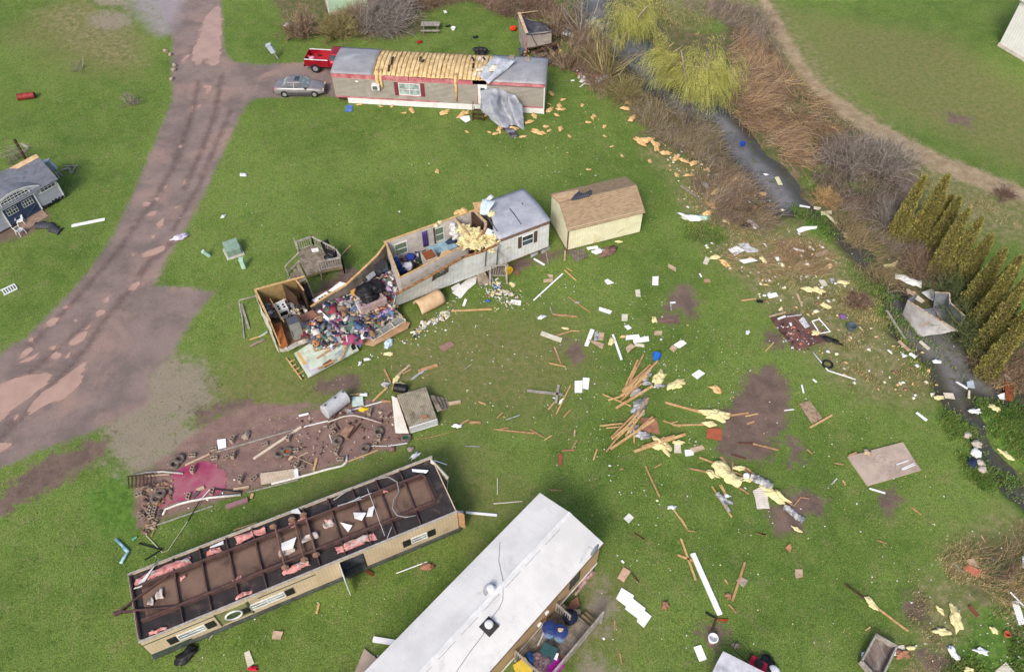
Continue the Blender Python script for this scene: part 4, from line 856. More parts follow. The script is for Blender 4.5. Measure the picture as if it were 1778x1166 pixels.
for(pts,m_,z)in(([(271,978),(277,968),(246,1018),(232,1022)],WHITE_TRIM,H+0.1),([(364,949),(388,938),(388,944),(365,951)],WHITE_TRIM,H+0.05),([(507,885),(517,882),(524,892),(505,890)],WHITE_TRIM,H+.05),([(715,814),(744,816),(740,821),(716,818)],BRIGHT_WHITE,H+.1)):
 q=[F.top(x,y,z)for x,y in pts];b=MB();b.slab([(p.x,p.y,z)for p in q],0.03);b.build('torn_siding',m_,r)
q=[G(748,798,2.2),G(775,829,2.0),G(773,855,0.6),G(768,852,0.7)]
b=MB();b.slab([G(745,794,2.3),G(778,829,1.9),G(776,858,0.3),G(751,822,0.5)],0.08);b.slab([G(749,796,2.38),G(779,828,1.98),G(777,834,1.75),G(748,803,2.2)],0.1)
o=b.build('end_wall_panel',M('pale_torn_wall',srgb(196,190,176),srgb(168,160,146),2,0.8,dirt=(srgb(120,104,84),2),dirt_amt=0.4),None,origin=G(770,845));tag(o,'torn end wall leaning against the far end of the upside-down trailer','wall panel')
b=MB();b.box(L-0.06,L,0.102,W-0.5,0.3,H-0.08);b.build('end_wall',OT,r)
b=MB();b.slab([(L+0.05,0.1,0.35),(L+0.05,0.1,2.1),(L+0.35,-0.2,2.0),(L+0.35,-0.2,0.3)],0.05);b.build('broken_corner',LUMBER_O,r)
# == the torn-open white mobile home
FZ=0.75
F=Frame(G(682,530,FZ),G(950,427,FZ));W=4.05;HT=3.25;XE=F.L+0.1
r=root(F,'wrecked_mobile_home','white mobile home torn open with its roof gone and rooms exposed','mobile home')
def T(px,py,z):return F.top(px,py,z)
def wallseg(parent,a,b_,z0,z1a,z1b=None,th=0.1,mat=None,name='wall',cap=True):
 """vertical wall between local xy points, top may slope; lumber cap"""
 z1b=z1a if z1b is None else z1b;a=Vector((a[0],a[1],0));b_=Vector((b_[0],b_[1],0));d=(b_-a).normalized();n=Vector((-d.y,d.x,0))
 m=MB();U=Vector((0,0,1));m.slab([a+U*z0,b_+U*z0,b_+U*z1b,a+U*z1a],th,n);w=m.build(name,mat or INNER,parent)
 if cap:c=MB();c.bar(a+U*(z1a+0.025),b_+U*(z1b+0.025),th+0.04,0.05,ext=0.03);c.build('top_plate',LUMBER,w)
 return w
def openwall(parent,y0,y1,x0,x1,z0,z1,ops,mat,name='wall'):
 m=MB();xs=[x0]
 ops=sorted(ops)
 cur=x0
 for(a,b_,c,d)in ops:
  m.box(cur,a,y0,y1,z0,z1);m.box(a,b_,y0,y1,z0,c);m.box(a,b_,y0,y1,d,z1);cur=b_
 m.box(cur,x1,y0,y1,z0,z1);return m.build(name,mat,parent)
b=MB();b.box(-1.2,XE,0.02,W,FZ-0.22,FZ);b.box(-8.3,-1.25,0.05,W-0.25,FZ-0.32,FZ-0.08);b.build('floor',M('brown_floorboard',srgb(142,110,82),srgb(112,84,62),1.5,0.85,dirt=(srgb(80,60,48),1.5),dirt_amt=0.5),r)
for y in(0.9,3.0):b=MB();b.bar((-7.5,y,FZ-0.38),(XE-0.3,y,FZ-0.38),0.1,0.28);b.build('frame_beam',STEEL_BR,r)
for x in(-6,-2,2,6,10):
 for y in(0.9,3.0):
  b=MB();b.box(x-0.2,x+0.2,y-0.2,y+0.2,-0.02,0.25);b.build('block_pier',CONC,r)
xr0=T(862,412,HT).x;xr1=T(833,346,HT+0.1).x
b=MB();b.box(xr0-0.2,XE,0,0.1,FZ-0.1,HT-0.28);b.build('front_wall',W_SIDING,r)
b=MB();b.box(xr0-0.2,XE-0.0,-0.02,0.12,HT-0.28,HT+0.04);b.build('fascia',M('brown_fascia',srgb(128,106,96),srgb(108,88,80),1.5,0.6),r)
b=MB();b.box(XE-0.1,XE-0.003,0.12,W-0.1,FZ-0.1,HT);b.build('end_wall',W_SIDING,r)
b=MB();b.box(xr1,XE,W-0.1,W,FZ-0.1,HT);b.build('back_wall',W_SIDING,r)
P=[]
for i in range(11):
 row=[]
 for j in range(11):
  v=j/10;xl=xr0+(xr1-xr0)*v-0.15*math.sin(v*9);x=xl+(XE+0.08-xl)*i/10;y=-0.05+(W+0.1)*v
  row.append(Vector((x,y,HT+0.05+0.2*math.sin(math.pi*v)+0.02*mnoise.noise(Vector((i,j,0)))+(0.12*max(0,1-i/2)*(v>0.6)))))
 P.append(row)
b=MB();b.sheet(P,0.05);b.build('roof',M('pale_grey_roof',srgb(168,171,180),srgb(150,153,163),0.9,0.5,var=0.06,dirt=(srgb(190,192,198),0.6),dirt_amt=0.5,bump=0.08),r,smooth=True)
TAR=M('black_tar_seam',srgb(62,62,66),srgb(90,90,96),6,0.8)
for(p,q)in(((846,378),(864,403)),((885,363),(905,390)),((906,353),(908,358)),((897,326),(868,340))):
 a=T(*p,HT+0.22);c=T(*q,HT+0.12);n=8
 P=[[Vector((a.x+(c.x-a.x)*i/n+0.05*(j-0.5)*1.6+0.03*mnoise.noise(Vector((i,j,3))),a.y+(c.y-a.y)*i/n,HT+0.085+0.2*math.sin(math.pi*min(1,max(0,(a.y+(c.y-a.y)*i/n)/W)))))for j in range(2)]for i in range(n+1)]
 b=MB();b.sheet(P,0.012);b.build('roof_seam',TAR,r)
wx0,_=F.wall(907,415);wx1,_=F.wall(924,408)
window(r,wx0,wx1+0.05,1.75,2.65,0.0,1);shutter(r,wx0-0.36,wx0-0.07,1.65,2.75,0.0,BROWN_SHUT);shutter(r,wx1+0.13,wx1+0.42,1.65,2.75,0.0,BROWN_SHUT)
b=MB();P=gridquad(T(838,346,HT+.9),T(860,350,HT+.9),T(846,372,HT+.25),T(832,372,HT+.3),7,7);b.sheet(crumple(P,0.12,5,1.2),0.02);b.build('peeled_roof_sheet',M('pale_blue_roof_sheet',srgb(186,200,208),srgb(164,178,188),2,0.45),r,smooth=True)
b=MB();P=gridquad(T(838,352,HT+.6),T(852,338,HT+.7),T(858,342,HT+.6),T(843,355,HT+.5),5,4);b.sheet(crumple(P,0.1,8,1.2),0.02);b.build('peeled_flashing',WHITE_TRIM,r,smooth=True)
b=MB();P=gridquad(T(820,352,HT+.05),T(836,350,HT+.05),T(834,368,HT+.02),T(824,366,HT+.02),4,4);b.sheet(crumple(P,0.06,8,1.2),0.03);b.build('bare_sheathing',LUMBER,r)
ops=None
def leantop(x,px,py,ln=2.45):
 best=None
 for k in range(100):
  z=FZ+0.8+k*0.02;q=T(px,py,z);e=abs(math.hypot(q.y,z-FZ)-ln)+0.0
  if best is None or e<best[0]:best=(e,q,z)
 return Vector((x,min(0,best[1].y),best[2]))
fb=[(0.0,(687,512)),(1.4,(706,500)),(2.8,(735,484)),(4.2,(768,466)),(5.6,(795,450)),(7.0,(830,440)),(xr0-0.25,(855,428))]
P=[]
for x,(px,py)in fb:
 t_=leantop(x,px,py);t_.z=min(t_.z,HT-0.12);b0=Vector((x,0,FZ-0.12));P.append([b0*(1-k/5)+t_*(k/5)for k in range(6)])
b=MB();b.sheet(P,0.09);fw=b.build('leaning_front_wall',W_SIDING,r)
b=MB()
for p,q in zip(P,P[1:]):b.bar(p[-1]+Vector((0,0.02,0.04)),q[-1]+Vector((0,0.02,0.04)),0.16,0.10,ext=0.04)
b.build('splintered_top_plate',M('splintered_wood',srgb(176,130,84),srgb(110,76,50),5,0.95,var=0.3,dirt=(srgb(70,52,40),3),dirt_amt=0.5),fw)
def onlean(px,py):
 """local point of the leaning wall under the pixel, by marching"""
 best=None
 for i in range(len(P)-1):
  for s in range(21):
   for k in range(21):
    u=s/20;v=k/20*5;k0=min(int(v),4);f=v-k0
    p=(P[i][k0]*(1-f)+P[i][k0+1]*f)*(1-u)+(P[i+1][k0]*(1-f)+P[i+1][k0+1]*f)*u
    w=F.m@p;d=w-Vector((0,0,CAMH));zf=d.dot(Vector(CF));sx=CX+FPX*d.x/zf;sy=CY-FPX*d.dot(Vector(CU))/zf
    e=(sx-px)**2+(sy-py)**2
    if best is None or e<best[0]:best=(e,p)
 return best[1]
def leanpanel(quad,mat,name,off=0.06,th=0.03):
 q=[onlean(*p)+Vector((0,-off,0))for p in quad];m=MB();m.slab(q,th);return m.build(name,mat,fw)
leanpanel([(754,467),(773,459),(773,474),(754,483)],GLASS,'window',0.07)
leanpanel([(748,474),(754,470),(755,483),(749,486)],BROWN_SHUT,'shutter',0.08);leanpanel([(771,464),(777,459),(777,470),(772,473)],BROWN_SHUT,'shutter',0.08)
leanpanel([(680,512),(685,509),(685,524),(680,527)],BROWN_SHUT,'shutter',0.08)
for px in(842,865):
 a=onlean(px,430);c=onlean(px-1,460);b=MB();b.bar(a+Vector((0,-0.08,0)),c+Vector((0,-0.08,0)),0.06);b.build('door_post',M('grey_post',srgb(96,94,92)),fw)
a=T(670,422,HT-0.1);cxx=T(818,365,HT-0.1);yb=(a.y+cxx.y)/2;xb0=a.x;xb1=xr1+0.1
w1a=F.wall(757,418,yb)[0];w1b=F.wall(770,412,yb)[0];w2a=F.wall(687,438,yb)[0];w2b=F.wall(706,430,yb)[0]
openwall(r,yb-0.05,yb+0.06,xb0,xb1,FZ-0.1,HT-0.1,[(w2a,w2b,1.55,2.6),(w1a,w1b,1.5,2.75)],INNER,'back_wall')
for wa,wb,c,d in((w2a,w2b,1.55,2.6),(w1a,w1b,1.5,2.75)):
 b=MB();y=yb-0.07
 b.box(wa-0.06,wa,y-0.03,y+0.02,c-0.06,d+0.06);b.box(wb,wb+0.06,y-0.03,y+0.02,c-0.06,d+0.06);b.box(wa,wb,y-0.03,y+0.02,d,d+0.06);b.box(wa,wb,y-0.03,y+0.02,c-0.06,c);b.box(wa,wb,y-0.02,y+0.01,(c+d)/2-0.03,(c+d)/2+0.03)
 f=b.build('window',WHITE_TRIM,r);t_=NT('hazy_clear_pane')if 'hazy_clear_pane' not in MATS else None
 if t_:t_.b.inputs['Transmission Weight'].default_value=0.85;t_.out(srgb(200,212,200),0.05,0,0.5)
 g=MB();g.box(wa,wb,y-0.005,y+0.003,c,d);g.build('pane',MATS['hazy_clear_pane'],f)
b=MB();b.box(w1a-0.16,w1a-0.07,yb-0.16,yb-0.06,1.4,2.9);b.build('dark_post',DARK_WOOD,r)
m=MB();m.bar((xb0-0.1,yb,HT-0.07),(xb1,yb,HT-0.07),0.16,0.05);m.build('top_plate',LUMBER,r)
xa=F.wall(733,418,yb)[0];P2=[[Vector((xa+0.42*i/12,yb-0.12-0.04*math.sin(i*1.6),2.95-1.5*j/6))for j in range(7)]for i in range(13)]
b=MB();b.sheet(P2,0.012);b.build('curtain',M('purple_cloth',srgb(86,66,132),srgb(70,54,112),2,0.9),r,smooth=True)
p1=T(672,424,HT-0.1);p2=T(695,484,HT-0.1);p3=T(812,425,HT-0.1)
wallseg(r,(p2.x,p2.y+0.1),(p1.x,yb-0.06),FZ,HT-0.12,th=0.09,mat=INNER,name='partition')
hall=wallseg(r,(p2.x+0.06,p2.y+0.12),(p3.x,p3.y+0.12),FZ,HT-0.12,th=0.09,mat=INNER,name='partition')
c1_=T(788,377,HT-0.1);c2_=T(800,396,HT-0.1);wallseg(r,(c1_.x,yb-0.06),(c2_.x+0.2,c2_.y-0.9),FZ,HT-0.12,th=0.08,name='partition')
c3_=T(818,366,HT-0.1);wallseg(r,(c3_.x,yb-0.06),(c3_.x+0.1,yb-1.5),FZ,HT-0.15,th=0.16,mat=DARK_WOOD,name='partition',cap=False)
c4_=T(826,372,HT-0.1);wallseg(r,(c4_.x+0.1,yb-0.06),(c4_.x+0.3,yb-1.6),FZ,HT-0.12,th=0.08,name='partition')
tp=[T(669,424,3.1),T(655,443,2.9),T(627,470,2.5),T(600,495,2.0),T(568,513,1.6),T(540,532,1.25)]
P3=[[Vector((p.x,p.y,max(0.45,p.z-1.9))),Vector((p.x,p.y,(max(0.45,p.z-1.9)+p.z)/2)),Vector((p.x,p.y,p.z))]for p in tp]
b=MB();b.sheet(P3,0.08);cw=b.build('collapsed_back_wall',M('dark_wall_inside',srgb(120,112,104),srgb(84,78,72),1.2,0.8),r)
b=MB();[b.bar(p[-1],q[-1],0.12,0.10,ext=0.04)for p,q in zip(P3,P3[1:])];b.build('top_plate',LUMBER,cw)
k1=T(443,503,3.0);k2=T(528,480,3.0);k3=T(471,562,3.0);k4=T(487,608,FZ)
MUST=M('mustard_wall',srgb(150,128,84),srgb(120,98,62),1.5,0.85,dirt=(srgb(86,68,48),1.2),dirt_amt=0.5)
wallseg(r,(k1.x,k1.y),(k2.x,k2.y),0.5,3.0,th=0.1,mat=MUST,name='back_wall')
wallseg(r,(k1.x,k1.y-0.06),(k3.x,k3.y+0.3),0.5,3.0,2.95,th=0.1,mat=MUST,name='end_wall')
lw=MB();P4=gridquad((k1.x-0.1,k1.y,2.6),(k3.x-0.1,k3.y+0.3,2.5),(k4.x-0.15,k4.y+0.2,0.4),(k1.x-0.12,k1.y,0.4),8,6);lw.sheet(crumple(P4,0.08,4,1.6),0.03);lw.build('torn_outer_siding',M('torn_pale_siding',srgb(204,200,190),srgb(170,164,152),2,0.8,dirt=(srgb(120,104,84),2),dirt_amt=0.5),r)
b=MB();b.bar((k3.x,k3.y+0.2,2.95),(k4.x+0.1,k4.y+0.1,FZ),0.07,0.09);b.bar((k1.x+0.7,k1.y-0.5,2.2),(k1.x+0.9,k1.y-2.8,2.0),0.06,0.08);b.build('broken_stud',LUMBER,r)
s1=T(490,492,3.0);wallseg(r,(s1.x,s1.y),(s1.x+0.5,s1.y-1.3),0.6,2.95,2.6,th=0.06,mat=DARK_WOOD,name='partition',cap=False)
s2=T(513,484,3.0);wallseg(r,(s2.x,s2.y),(s2.x+0.15,s2.y-1.2),0.6,2.9,2.9,th=0.06,mat=DARK_WOOD,name='partition')
gd=M('grey_door_frame',srgb(140,140,128),srgb(116,114,102))
b=MB();s3=T(519,487,2.9);s4=T(530,482,2.9)
b.bar((s3.x,s3.y-0.1,2.9),(s3.x+0.2,s3.y-0.2,0.7),0.12,0.1);b.bar((s4.x,s4.y-0.1,2.9),(s4.x+0.2,s4.y-0.2,0.7),0.12,0.1);b.bar((s3.x,s3.y-0.12,2.9),(s4.x,s4.y-0.12,2.9),0.1,0.12);b.build('door_frame',gd,r)
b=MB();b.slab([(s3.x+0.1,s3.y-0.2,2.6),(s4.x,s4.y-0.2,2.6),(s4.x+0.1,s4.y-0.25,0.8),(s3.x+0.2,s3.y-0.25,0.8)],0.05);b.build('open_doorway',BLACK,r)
b=MB();P5=[T(487,608,0.5),T(500,606,0.5),T(516,598,0.5),T(535,591,0.6)];[b.bar((p.x,p.y,p.z+0.05),(q.x,q.y,q.z+0.05),0.12,0.35,ext=0.03)for p,q in zip(P5,P5[1:])];b.build('torn_floor_edge',M('dirty_white_edge',srgb(206,204,198),srgb(150,140,128),3,0.7),r)
b=MB();q=[T(473,563,1.6),T(488,560,1.6),T(500,600,0.95),T(486,605,0.95)];b.slab([(p.x,p.y,p.z)for p in q],0.06);b.build('cabinet_back',M('orange_brown_veneer',srgb(156,92,46),srgb(132,74,36),2,0.5,stretch=(1,4,1)),r)
def boxat(name,px,py,ztop,sx,sy,sz,ang,mat,label,cat,parts=None):
 q=G(px,py,ztop);e=empty(name,(q.x,q.y,ztop-sz),F.ang+math.radians(ang),label,cat);b=MB();b.box(-sx/2,sx/2,-sy/2,sy/2,0,sz);b.build('body',mat,e,bevel=0.02)
 if parts:parts(e)
 return e
def fridge(e):
 b=MB();b.box(-0.37,0.37,-0.42,-0.352,0.05,1.05);d=b.build('door',M('grey_fridge_door',srgb(138,138,132),srgb(122,122,116),2,0.5,var=0.05),e)
 g=MB();g.box(-0.33,-0.30,-0.46,-0.421,0.5,1.0);g.build('handle',BLACK,d)
 b=MB();b.box(-0.37,0.37,-0.42,-0.352,1.08,1.62);b.build('freezer_door',MATS['grey_fridge_door'],e)
boxat('refrigerator',508,555,2.35,0.78,0.7,1.65,-2,M('dark_grey_appliance',srgb(84,88,98),srgb(74,78,88),2,0.5,var=0.05),'grey refrigerator standing at the open kitchen end of the wreck','refrigerator',fridge)
def stove(e):
 b=MB();b.box(-0.38,0.38,0.22,0.34,0.92,1.12);b.build('control_panel',WHITE_TRIM,e)
 b=MB();b.box(-0.26,0.26,-0.36,-0.332,0.35,0.7);b.build('oven_window',BLACK,e)
 for x in(-0.18,0.18):
  for y in(-0.15,0.1):g=MB();g.lathe([(0.09,0.921),(0.09,0.935),(0.03,0.936)],14,(x,y,0));g.build('burner',BLACK,e)
boxat('stove',488,532,1.75,0.76,0.66,0.92,4,WHITE_TRIM,'white kitchen stove piled with dishes inside the wreck','stove',stove)
def sofa():
 a=G(627,536,1.5);c=G(671,517,1.5);e=empty('sofa',(a.x,a.y,0.75),math.atan2(c.y-a.y,c.x-a.x),'pale mauve sofa seen from behind amid the heaped clutter','sofa');Ls=(c-a).length
 SF=M('mauve_upholstery',srgb(170,150,146),srgb(146,126,124),3,0.95,var=0.15)
 for nm,bx in(('backrest',(0,Ls,-0.12,0.12,0,0.85)),('seat',(0.12,Ls-0.12,0.12,0.8,0,0.42)),('armrest',(0,0.2,0.12,0.8,0,0.6)),('armrest',(Ls-0.2,Ls,0.12,0.8,0,0.6))):
  b=MB();b.box(*bx);b.build(nm,SF,e,bevel=0.05)
sofa()
def blobthing(name,pts,mat,label,cat,r0=0.3,amp=0.4):
 b=MB()
 for i,(px,py,z,rr)in enumerate(pts):b.blob(G(px,py,z),rr,(1.1,1,0.7),seed=i+len(label),amp=amp,sub=3)
 o=b.build(name,mat,None,origin=G(pts[0][0],pts[0][1],pts[0][2]),smooth=True);return tag(o,label,cat)
blobthing('garbage_bag',[(635,505,1.5,0.62)],BLACK,'large black bag on the clutter heap above the mauve sofa','bag')
blobthing('garbage_bag',[(652,498,1.5,0.55)],BLACK,'black bag on the clutter heap nearest the leaning front wall','bag')
blobthing('garbage_bag',[(641,518,1.3,0.5)],BLACK,'black bag tucked right behind the mauve sofa back','bag')
blobthing('garbage_bag',[(706,463,1.6,0.34),(709,459,1.6,0.26)],M('white_plastic_bag',srgb(232,230,234),srgb(205,204,210),4,0.5),'white bag in the exposed bedroom of the wreck','bag')
def pix_panel(name,pts,zs,th,mat,label,cat,group=None):
 w=[G(x,y,z)for(x,y),z in zip(pts,zs if isinstance(zs,(list,tuple))else[zs]*len(pts))];c=sum(w,Vector())/len(w);b=MB();b.slab(w,th);o=b.build(name,mat,None,origin=c);return tag(o,label,cat,group)
pix_panel('panel',[(630,474),(644,463),(653,477),(640,487)],[1.9,2.0,1.5,1.5],0.06,M('grey_appliance_panel',srgb(152,156,164)),'square grey panel propped against the collapsed back wall','panel')
pix_panel('table_top',[(603,497),(622,484),(636,492),(618,502)],[1.3,1.6,1.4,1.1],0.05,M('dark_glass_top',srgb(104,104,106)),'dark grey table top lying beside the square grey panel','table top')
boxat('television',660,457,2.3,0.9,0.6,0.7,8,M('dark_tv_plastic',srgb(56,56,62)),'dark boxy television against the bedroom partition','television',lambda e:(MB().box(-0.38,0.38,-0.32,-0.302,0.08,0.62).build('screen',GLASS,e)))
boxat('open_cabinet',745,442,2.1,0.95,1.0,1.2,0,INNER,'pale open-topped cabinet with orange brown inside in the exposed rooms','cabinet',lambda e:(MB().box(-0.42,0.42,-0.45,0.45,1.2,1.215).build('inside',M('orange_brown_inside',srgb(142,84,50),srgb(116,66,40)),e)))
e=empty('bed',tuple(G(773,428,1.1)),F.ang,'unmade bed with pale blue bedding inside the torn-open room','bed')
e.location.z=0.75
b=MB();b.box(-1.2,0.8,-0.55,0.55,0,0.45);b.build('mattress',WHITE_PANEL,e,bevel=0.05)
P6=[[Vector((-1.25+2.1*i/12,-0.6+1.2*j/8,0.52))for j in range(9)]for i in range(13)];b=MB();b.sheet(crumple(P6,0.12,3,2),0.03);b.build('blanket',M('pale_blue_bedding',srgb(150,182,196),srgb(118,150,168),2,0.9),e,smooth=True)
b=MB();b.blob((0.6,0.1,0.6),0.35,(1.3,0.8,0.4),5);b.build('dark_blanket',M('navy_bedding',srgb(46,58,84)),e,smooth=True)
blobthing('blue_tent_cloth',[(690,460,1.9,0.32),(693,467,1.6,0.36),(698,470,1.4,0.28),(688,450,2.5,0.2)],M('royal_blue_cloth',srgb(36,74,134),srgb(28,58,110)),'royal blue cloth heaped in the bedroom corner by the partition','cloth')
blobthing('blue_basket',[(712,446,1.4,0.32)],M('blue_plastic',srgb(44,66,150)),'blue laundry basket in front of the bedroom window','basket',amp=0.15)
blobthing('dark_green_bag',[(735,448,1.3,0.42)],M('dark_green_cloth',srgb(34,52,46)),'dark green bag beside the pale open-topped cabinet','bag')
blobthing('plastic_sheeting',[(788,396,2.6,0.3),(790,404,2.1,0.35),(786,390,3.0,0.22),(794,410,1.7,0.35)],M('crumpled_clear_film',srgb(214,212,210),srgb(184,182,180),4,0.4),'crumpled white plastic sheeting hanging inside the last open room','plastic sheet')
b=MB();b.T=Matrix.Translation(G(776,446,1.7))@Matrix.Rotation(F.ang,4,'Z')@Matrix.Rotation(math.radians(60),4,'X');b.lathe([(0.55,-0.03),(0.55,0.03)],24);o=b.build('round_table_top',M('tan_table_top',srgb(206,178,142)),None,origin=G(776,446,1.7));tag(o,'round tan table top leaning in the hallway of the wreck','table top')
b=MB()
for i in range(64):
 u=R.random();v=R.random();px=802+60*u;py=396+30*v+10*u;b.T=Matrix.Translation(G(px,py,2.75+0.4*R.random()))@Matrix.Rotation(R.random()*6,4,'Z')@Matrix.Rotation(R.random()-.5,4,'X');s_=.25+.25*R.random();b.sheet(crumple(gridquad((-s_,-s_*.6,0),(s_,-s_*.7,0),(s_*.9,s_*.6,.1),(-s_,s_*.5,0),7,6),.17,i,4),.05)
o=b.build('insulation_pile',INSUL_Y,None,origin=G(830,410,2.6));tag(o,'heap of yellow insulation spilling over the torn roof edge','insulation',kind=None)
b=MB()
for(p,q,z0,z1)in(((845,388),(822,446),3.5,2.6),((838,400),(826,418),3.5,3.2),((815,412),(812,424),3.2,2.9)):b.bar(G(*p,z0),G(*q,z1),0.12,0.09)
o=b.build('broken_timber',LUMBER_O,None,origin=G(835,415,3));tag(o,'broken timbers jutting from the yellow insulation heap','timber')
blobthing('insulation_scrap',[(806,366,3.2,0.25),(800,368,3.2,0.22),(793,369,3.15,0.18)],INSUL_O,'orange insulation scrap lying over the back wall near the peeled roof','insulation',amp=0.6)
blobthing('insulation_scrap',[(854,371,3.5,0.24)],INSUL_Y,'yellow insulation scrap beside the peeled pale blue roof sheet','insulation',amp=0.6)
blobthing('insulation_scrap',[(764,386,3.15,0.16),(757,391,3.15,0.14)],INSUL_Y,'yellow insulation scrap caught on the back wall above the window','insulation',amp=0.6)
blobthing('white_rag',[(850,403,3.4,0.26)],BRIGHT_WHITE,'white rag lying on the grey roof next to the tar seam','rag')
w=[G(511,614,0.25),G(535.6,655,0.25),G(622.7,608,0.35),G(611,585,0.7),G(598,566,1.0),G(560,582,0.8)]
e=empty('fallen_wall',tuple(G(565,615)),0,'mint green wall with window openings fallen flat beside the wreck','wall panel');o_=Vector(e.location)
MINTW=M('mint_wallboard',srgb(190,200,186),srgb(168,182,166),1.2,0.7,var=0.1,dirt=(srgb(156,144,122),1.6),dirt_amt=0.6)
b=MB();b.slab([p-o_ for p in w],0.1,(0.05,0.1,1));b.build('wallboard',MINTW,e)
def mp(name,pts,z,mat,th=0.03,par=e):
 b=MB();b.slab([G(x,y,zz_)-o_ for(x,y),zz_ in zip(pts,z)],th);return b.build(name,mat,par)
mp('plywood_sheet',[(515,612),(536,604),(546,624),(527,634)],[.36,.40,.42,.36],M('yellow_plywood',srgb(206,166,104),srgb(186,146,88),2,0.85))
mp('pale_panel',[(527,634),(546,625),(560,640),(541,651)],[.36,.42,.40,.36],M('pale_lilac_panel',srgb(190,188,194)))
f_=mp('window_opening',[(556,627),(571,619),(579,630),(564,638)],[.42,.46,.46,.42],M('brown_rusty_opening',srgb(118,76,54),srgb(90,60,46)))
mp('glass_pane',[(575,605),(592,598),(596,612),(583,622)],[.55,.6,.55,.5],GLASS_L)
mp('window_opening',[(608,598),(614,595),(618,605),(612,608)],[.55,.6,.5,.5],BLACK)
b=MB();[b.bar(G(*p,z0)-o_,G(*q,z1)-o_,0.13,0.06)for p,q,z0,z1 in(((550,622),(596,590),.6,.9),((591,625),(604,594),.6,.9),((546,610),(572,602),.6,.7),((552,640),(583,625),.5,.5))];b.build('splintered_board',LUMBER_O,e)
b=MB()
b.bar(G(497,621,.1)-o_,G(524,659,.1)-o_,0.08)
for(p,q)in(((505,637),(514,632)),((516,650),(527,644)),((509,644),(520,638)),((503,628),(512,624))):b.bar(G(*p,.12)-o_,G(*q,.18)-o_,0.06)
b.build('exposed_stud',LUMBER,e)
e2=empty('fallen_framed_wall',tuple(G(665,575)),0,'fallen stud wall with plastic-covered bays and a tan bottom strip','wall panel');o2=Vector(e2.location)
def q2(pts,z):return[G(x,y,zz_)-o2 for(x,y),zz_ in zip(pts,z if isinstance(z,(list,tuple))else[z]*len(pts))]
b=MB();b.slab(q2([(626,596),(648,600),(708,570),(712,561),(700,557),(640,587)],0.3),0.1,(0,0,1));b.build('tan_strip',M('tan_wood_strip',srgb(190,156,122),srgb(164,130,98),1.5,0.85,dirt=(srgb(120,92,70),2),dirt_amt=0.4),e2)
FILM=M('dirty_clear_film',srgb(150,156,158),srgb(104,110,112),2.5,0.25,var=0.15,dirt=(srgb(196,198,200),2.5),dirt_amt=0.5)
b=MB();b.slab(q2([(637,577),(654,566),(664,579),(648,590)],0.42),0.02,(0,0,1));b.build('film_bay',FILM,e2)
b=MB();b.slab(q2([(655,565),(671,551),(683,566),(666,578)],0.42),0.02,(0,0,1));b.build('film_bay',FILM,e2)
b=MB();b.slab(q2([(672,550),(688,540),(703,555),(684,566)],0.42),0.02,(0,0,1));b.build('film_bay',FILM,e2)
b=MB()
for p,q in(((636,577),(648,591)),((654,565),(665,579)),((671,550),(684,567)),((688,539),(704,556)),((636,577),(690,538)),((648,591),(704,557)),((645,584),(695,547)),((678,545),(702,553))):a_,c_=q2([p,q],0.5);b.bar(a_,c_,0.07,0.1)
b.build('stud',M('pale_frame_wood',srgb(206,196,180),srgb(176,160,138)),e2)
for pts,z,mat_,nm,lab,cat in(([(541,521),(567,506),(577,516),(555,530)],[1.0,1.2,1.2,1.0],BRIGHT_WHITE,'louvred_door','white door with a dark louvred grille lying against the sloping top plate','door'),([(570,505),(590,489),(602,492),(583,508)],[1.2,1.5,1.5,1.2],WHITE_PANEL,'white_door','plain white door lying behind the sloping top plate','door'),([(520,548),(543,538),(553,548),(528,558)],[1.3,1.4,1.4,1.3],M('pinkish_brown_panel',srgb(146,104,88)),'cabinet_door','pinkish brown cabinet door beside the refrigerator','cabinet door'),([(548,541),(556,538),(572,553),(568,557)],[1.2,1.3,1.2,1.1],WHITE_PANEL,'white_board','narrow white board crossing the clutter next to the kitchen','board'),([(608,505),(617,501),(622,510),(612,514)],[1.5,1.5,1.5,1.5],M('orange_tan_box',srgb(212,160,84)),'small_box_lid','small orange tan square lid on top of the clutter heap','lid')):
 o=pix_panel(nm,pts,z,0.05,mat_,lab,cat)
b=MB()
for i in range(3):
 for j in range(2):
  u=0.28+0.2*i;v=0.3+0.26*j
  A=[G(541,521,1.0),G(567,506,1.2),G(577,516,1.2),G(555,530,1.0)]
  f=lambda u,v:(A[0]*(1-u)+A[1]*u)*(1-v)+(A[3]*(1-u)+A[2]*u)*v
  b.slab([f(u,v)+Vector((0,0,.04)),f(u+.15,v)+Vector((0,0,.04)),f(u+.15,v+.18)+Vector((0,0,.04)),f(u,v+.18)+Vector((0,0,.04))],0.02)
ld=bpy.data.objects['louvred_door'];g=b.build('grille',BLACK,ld);g.location=-ld.location
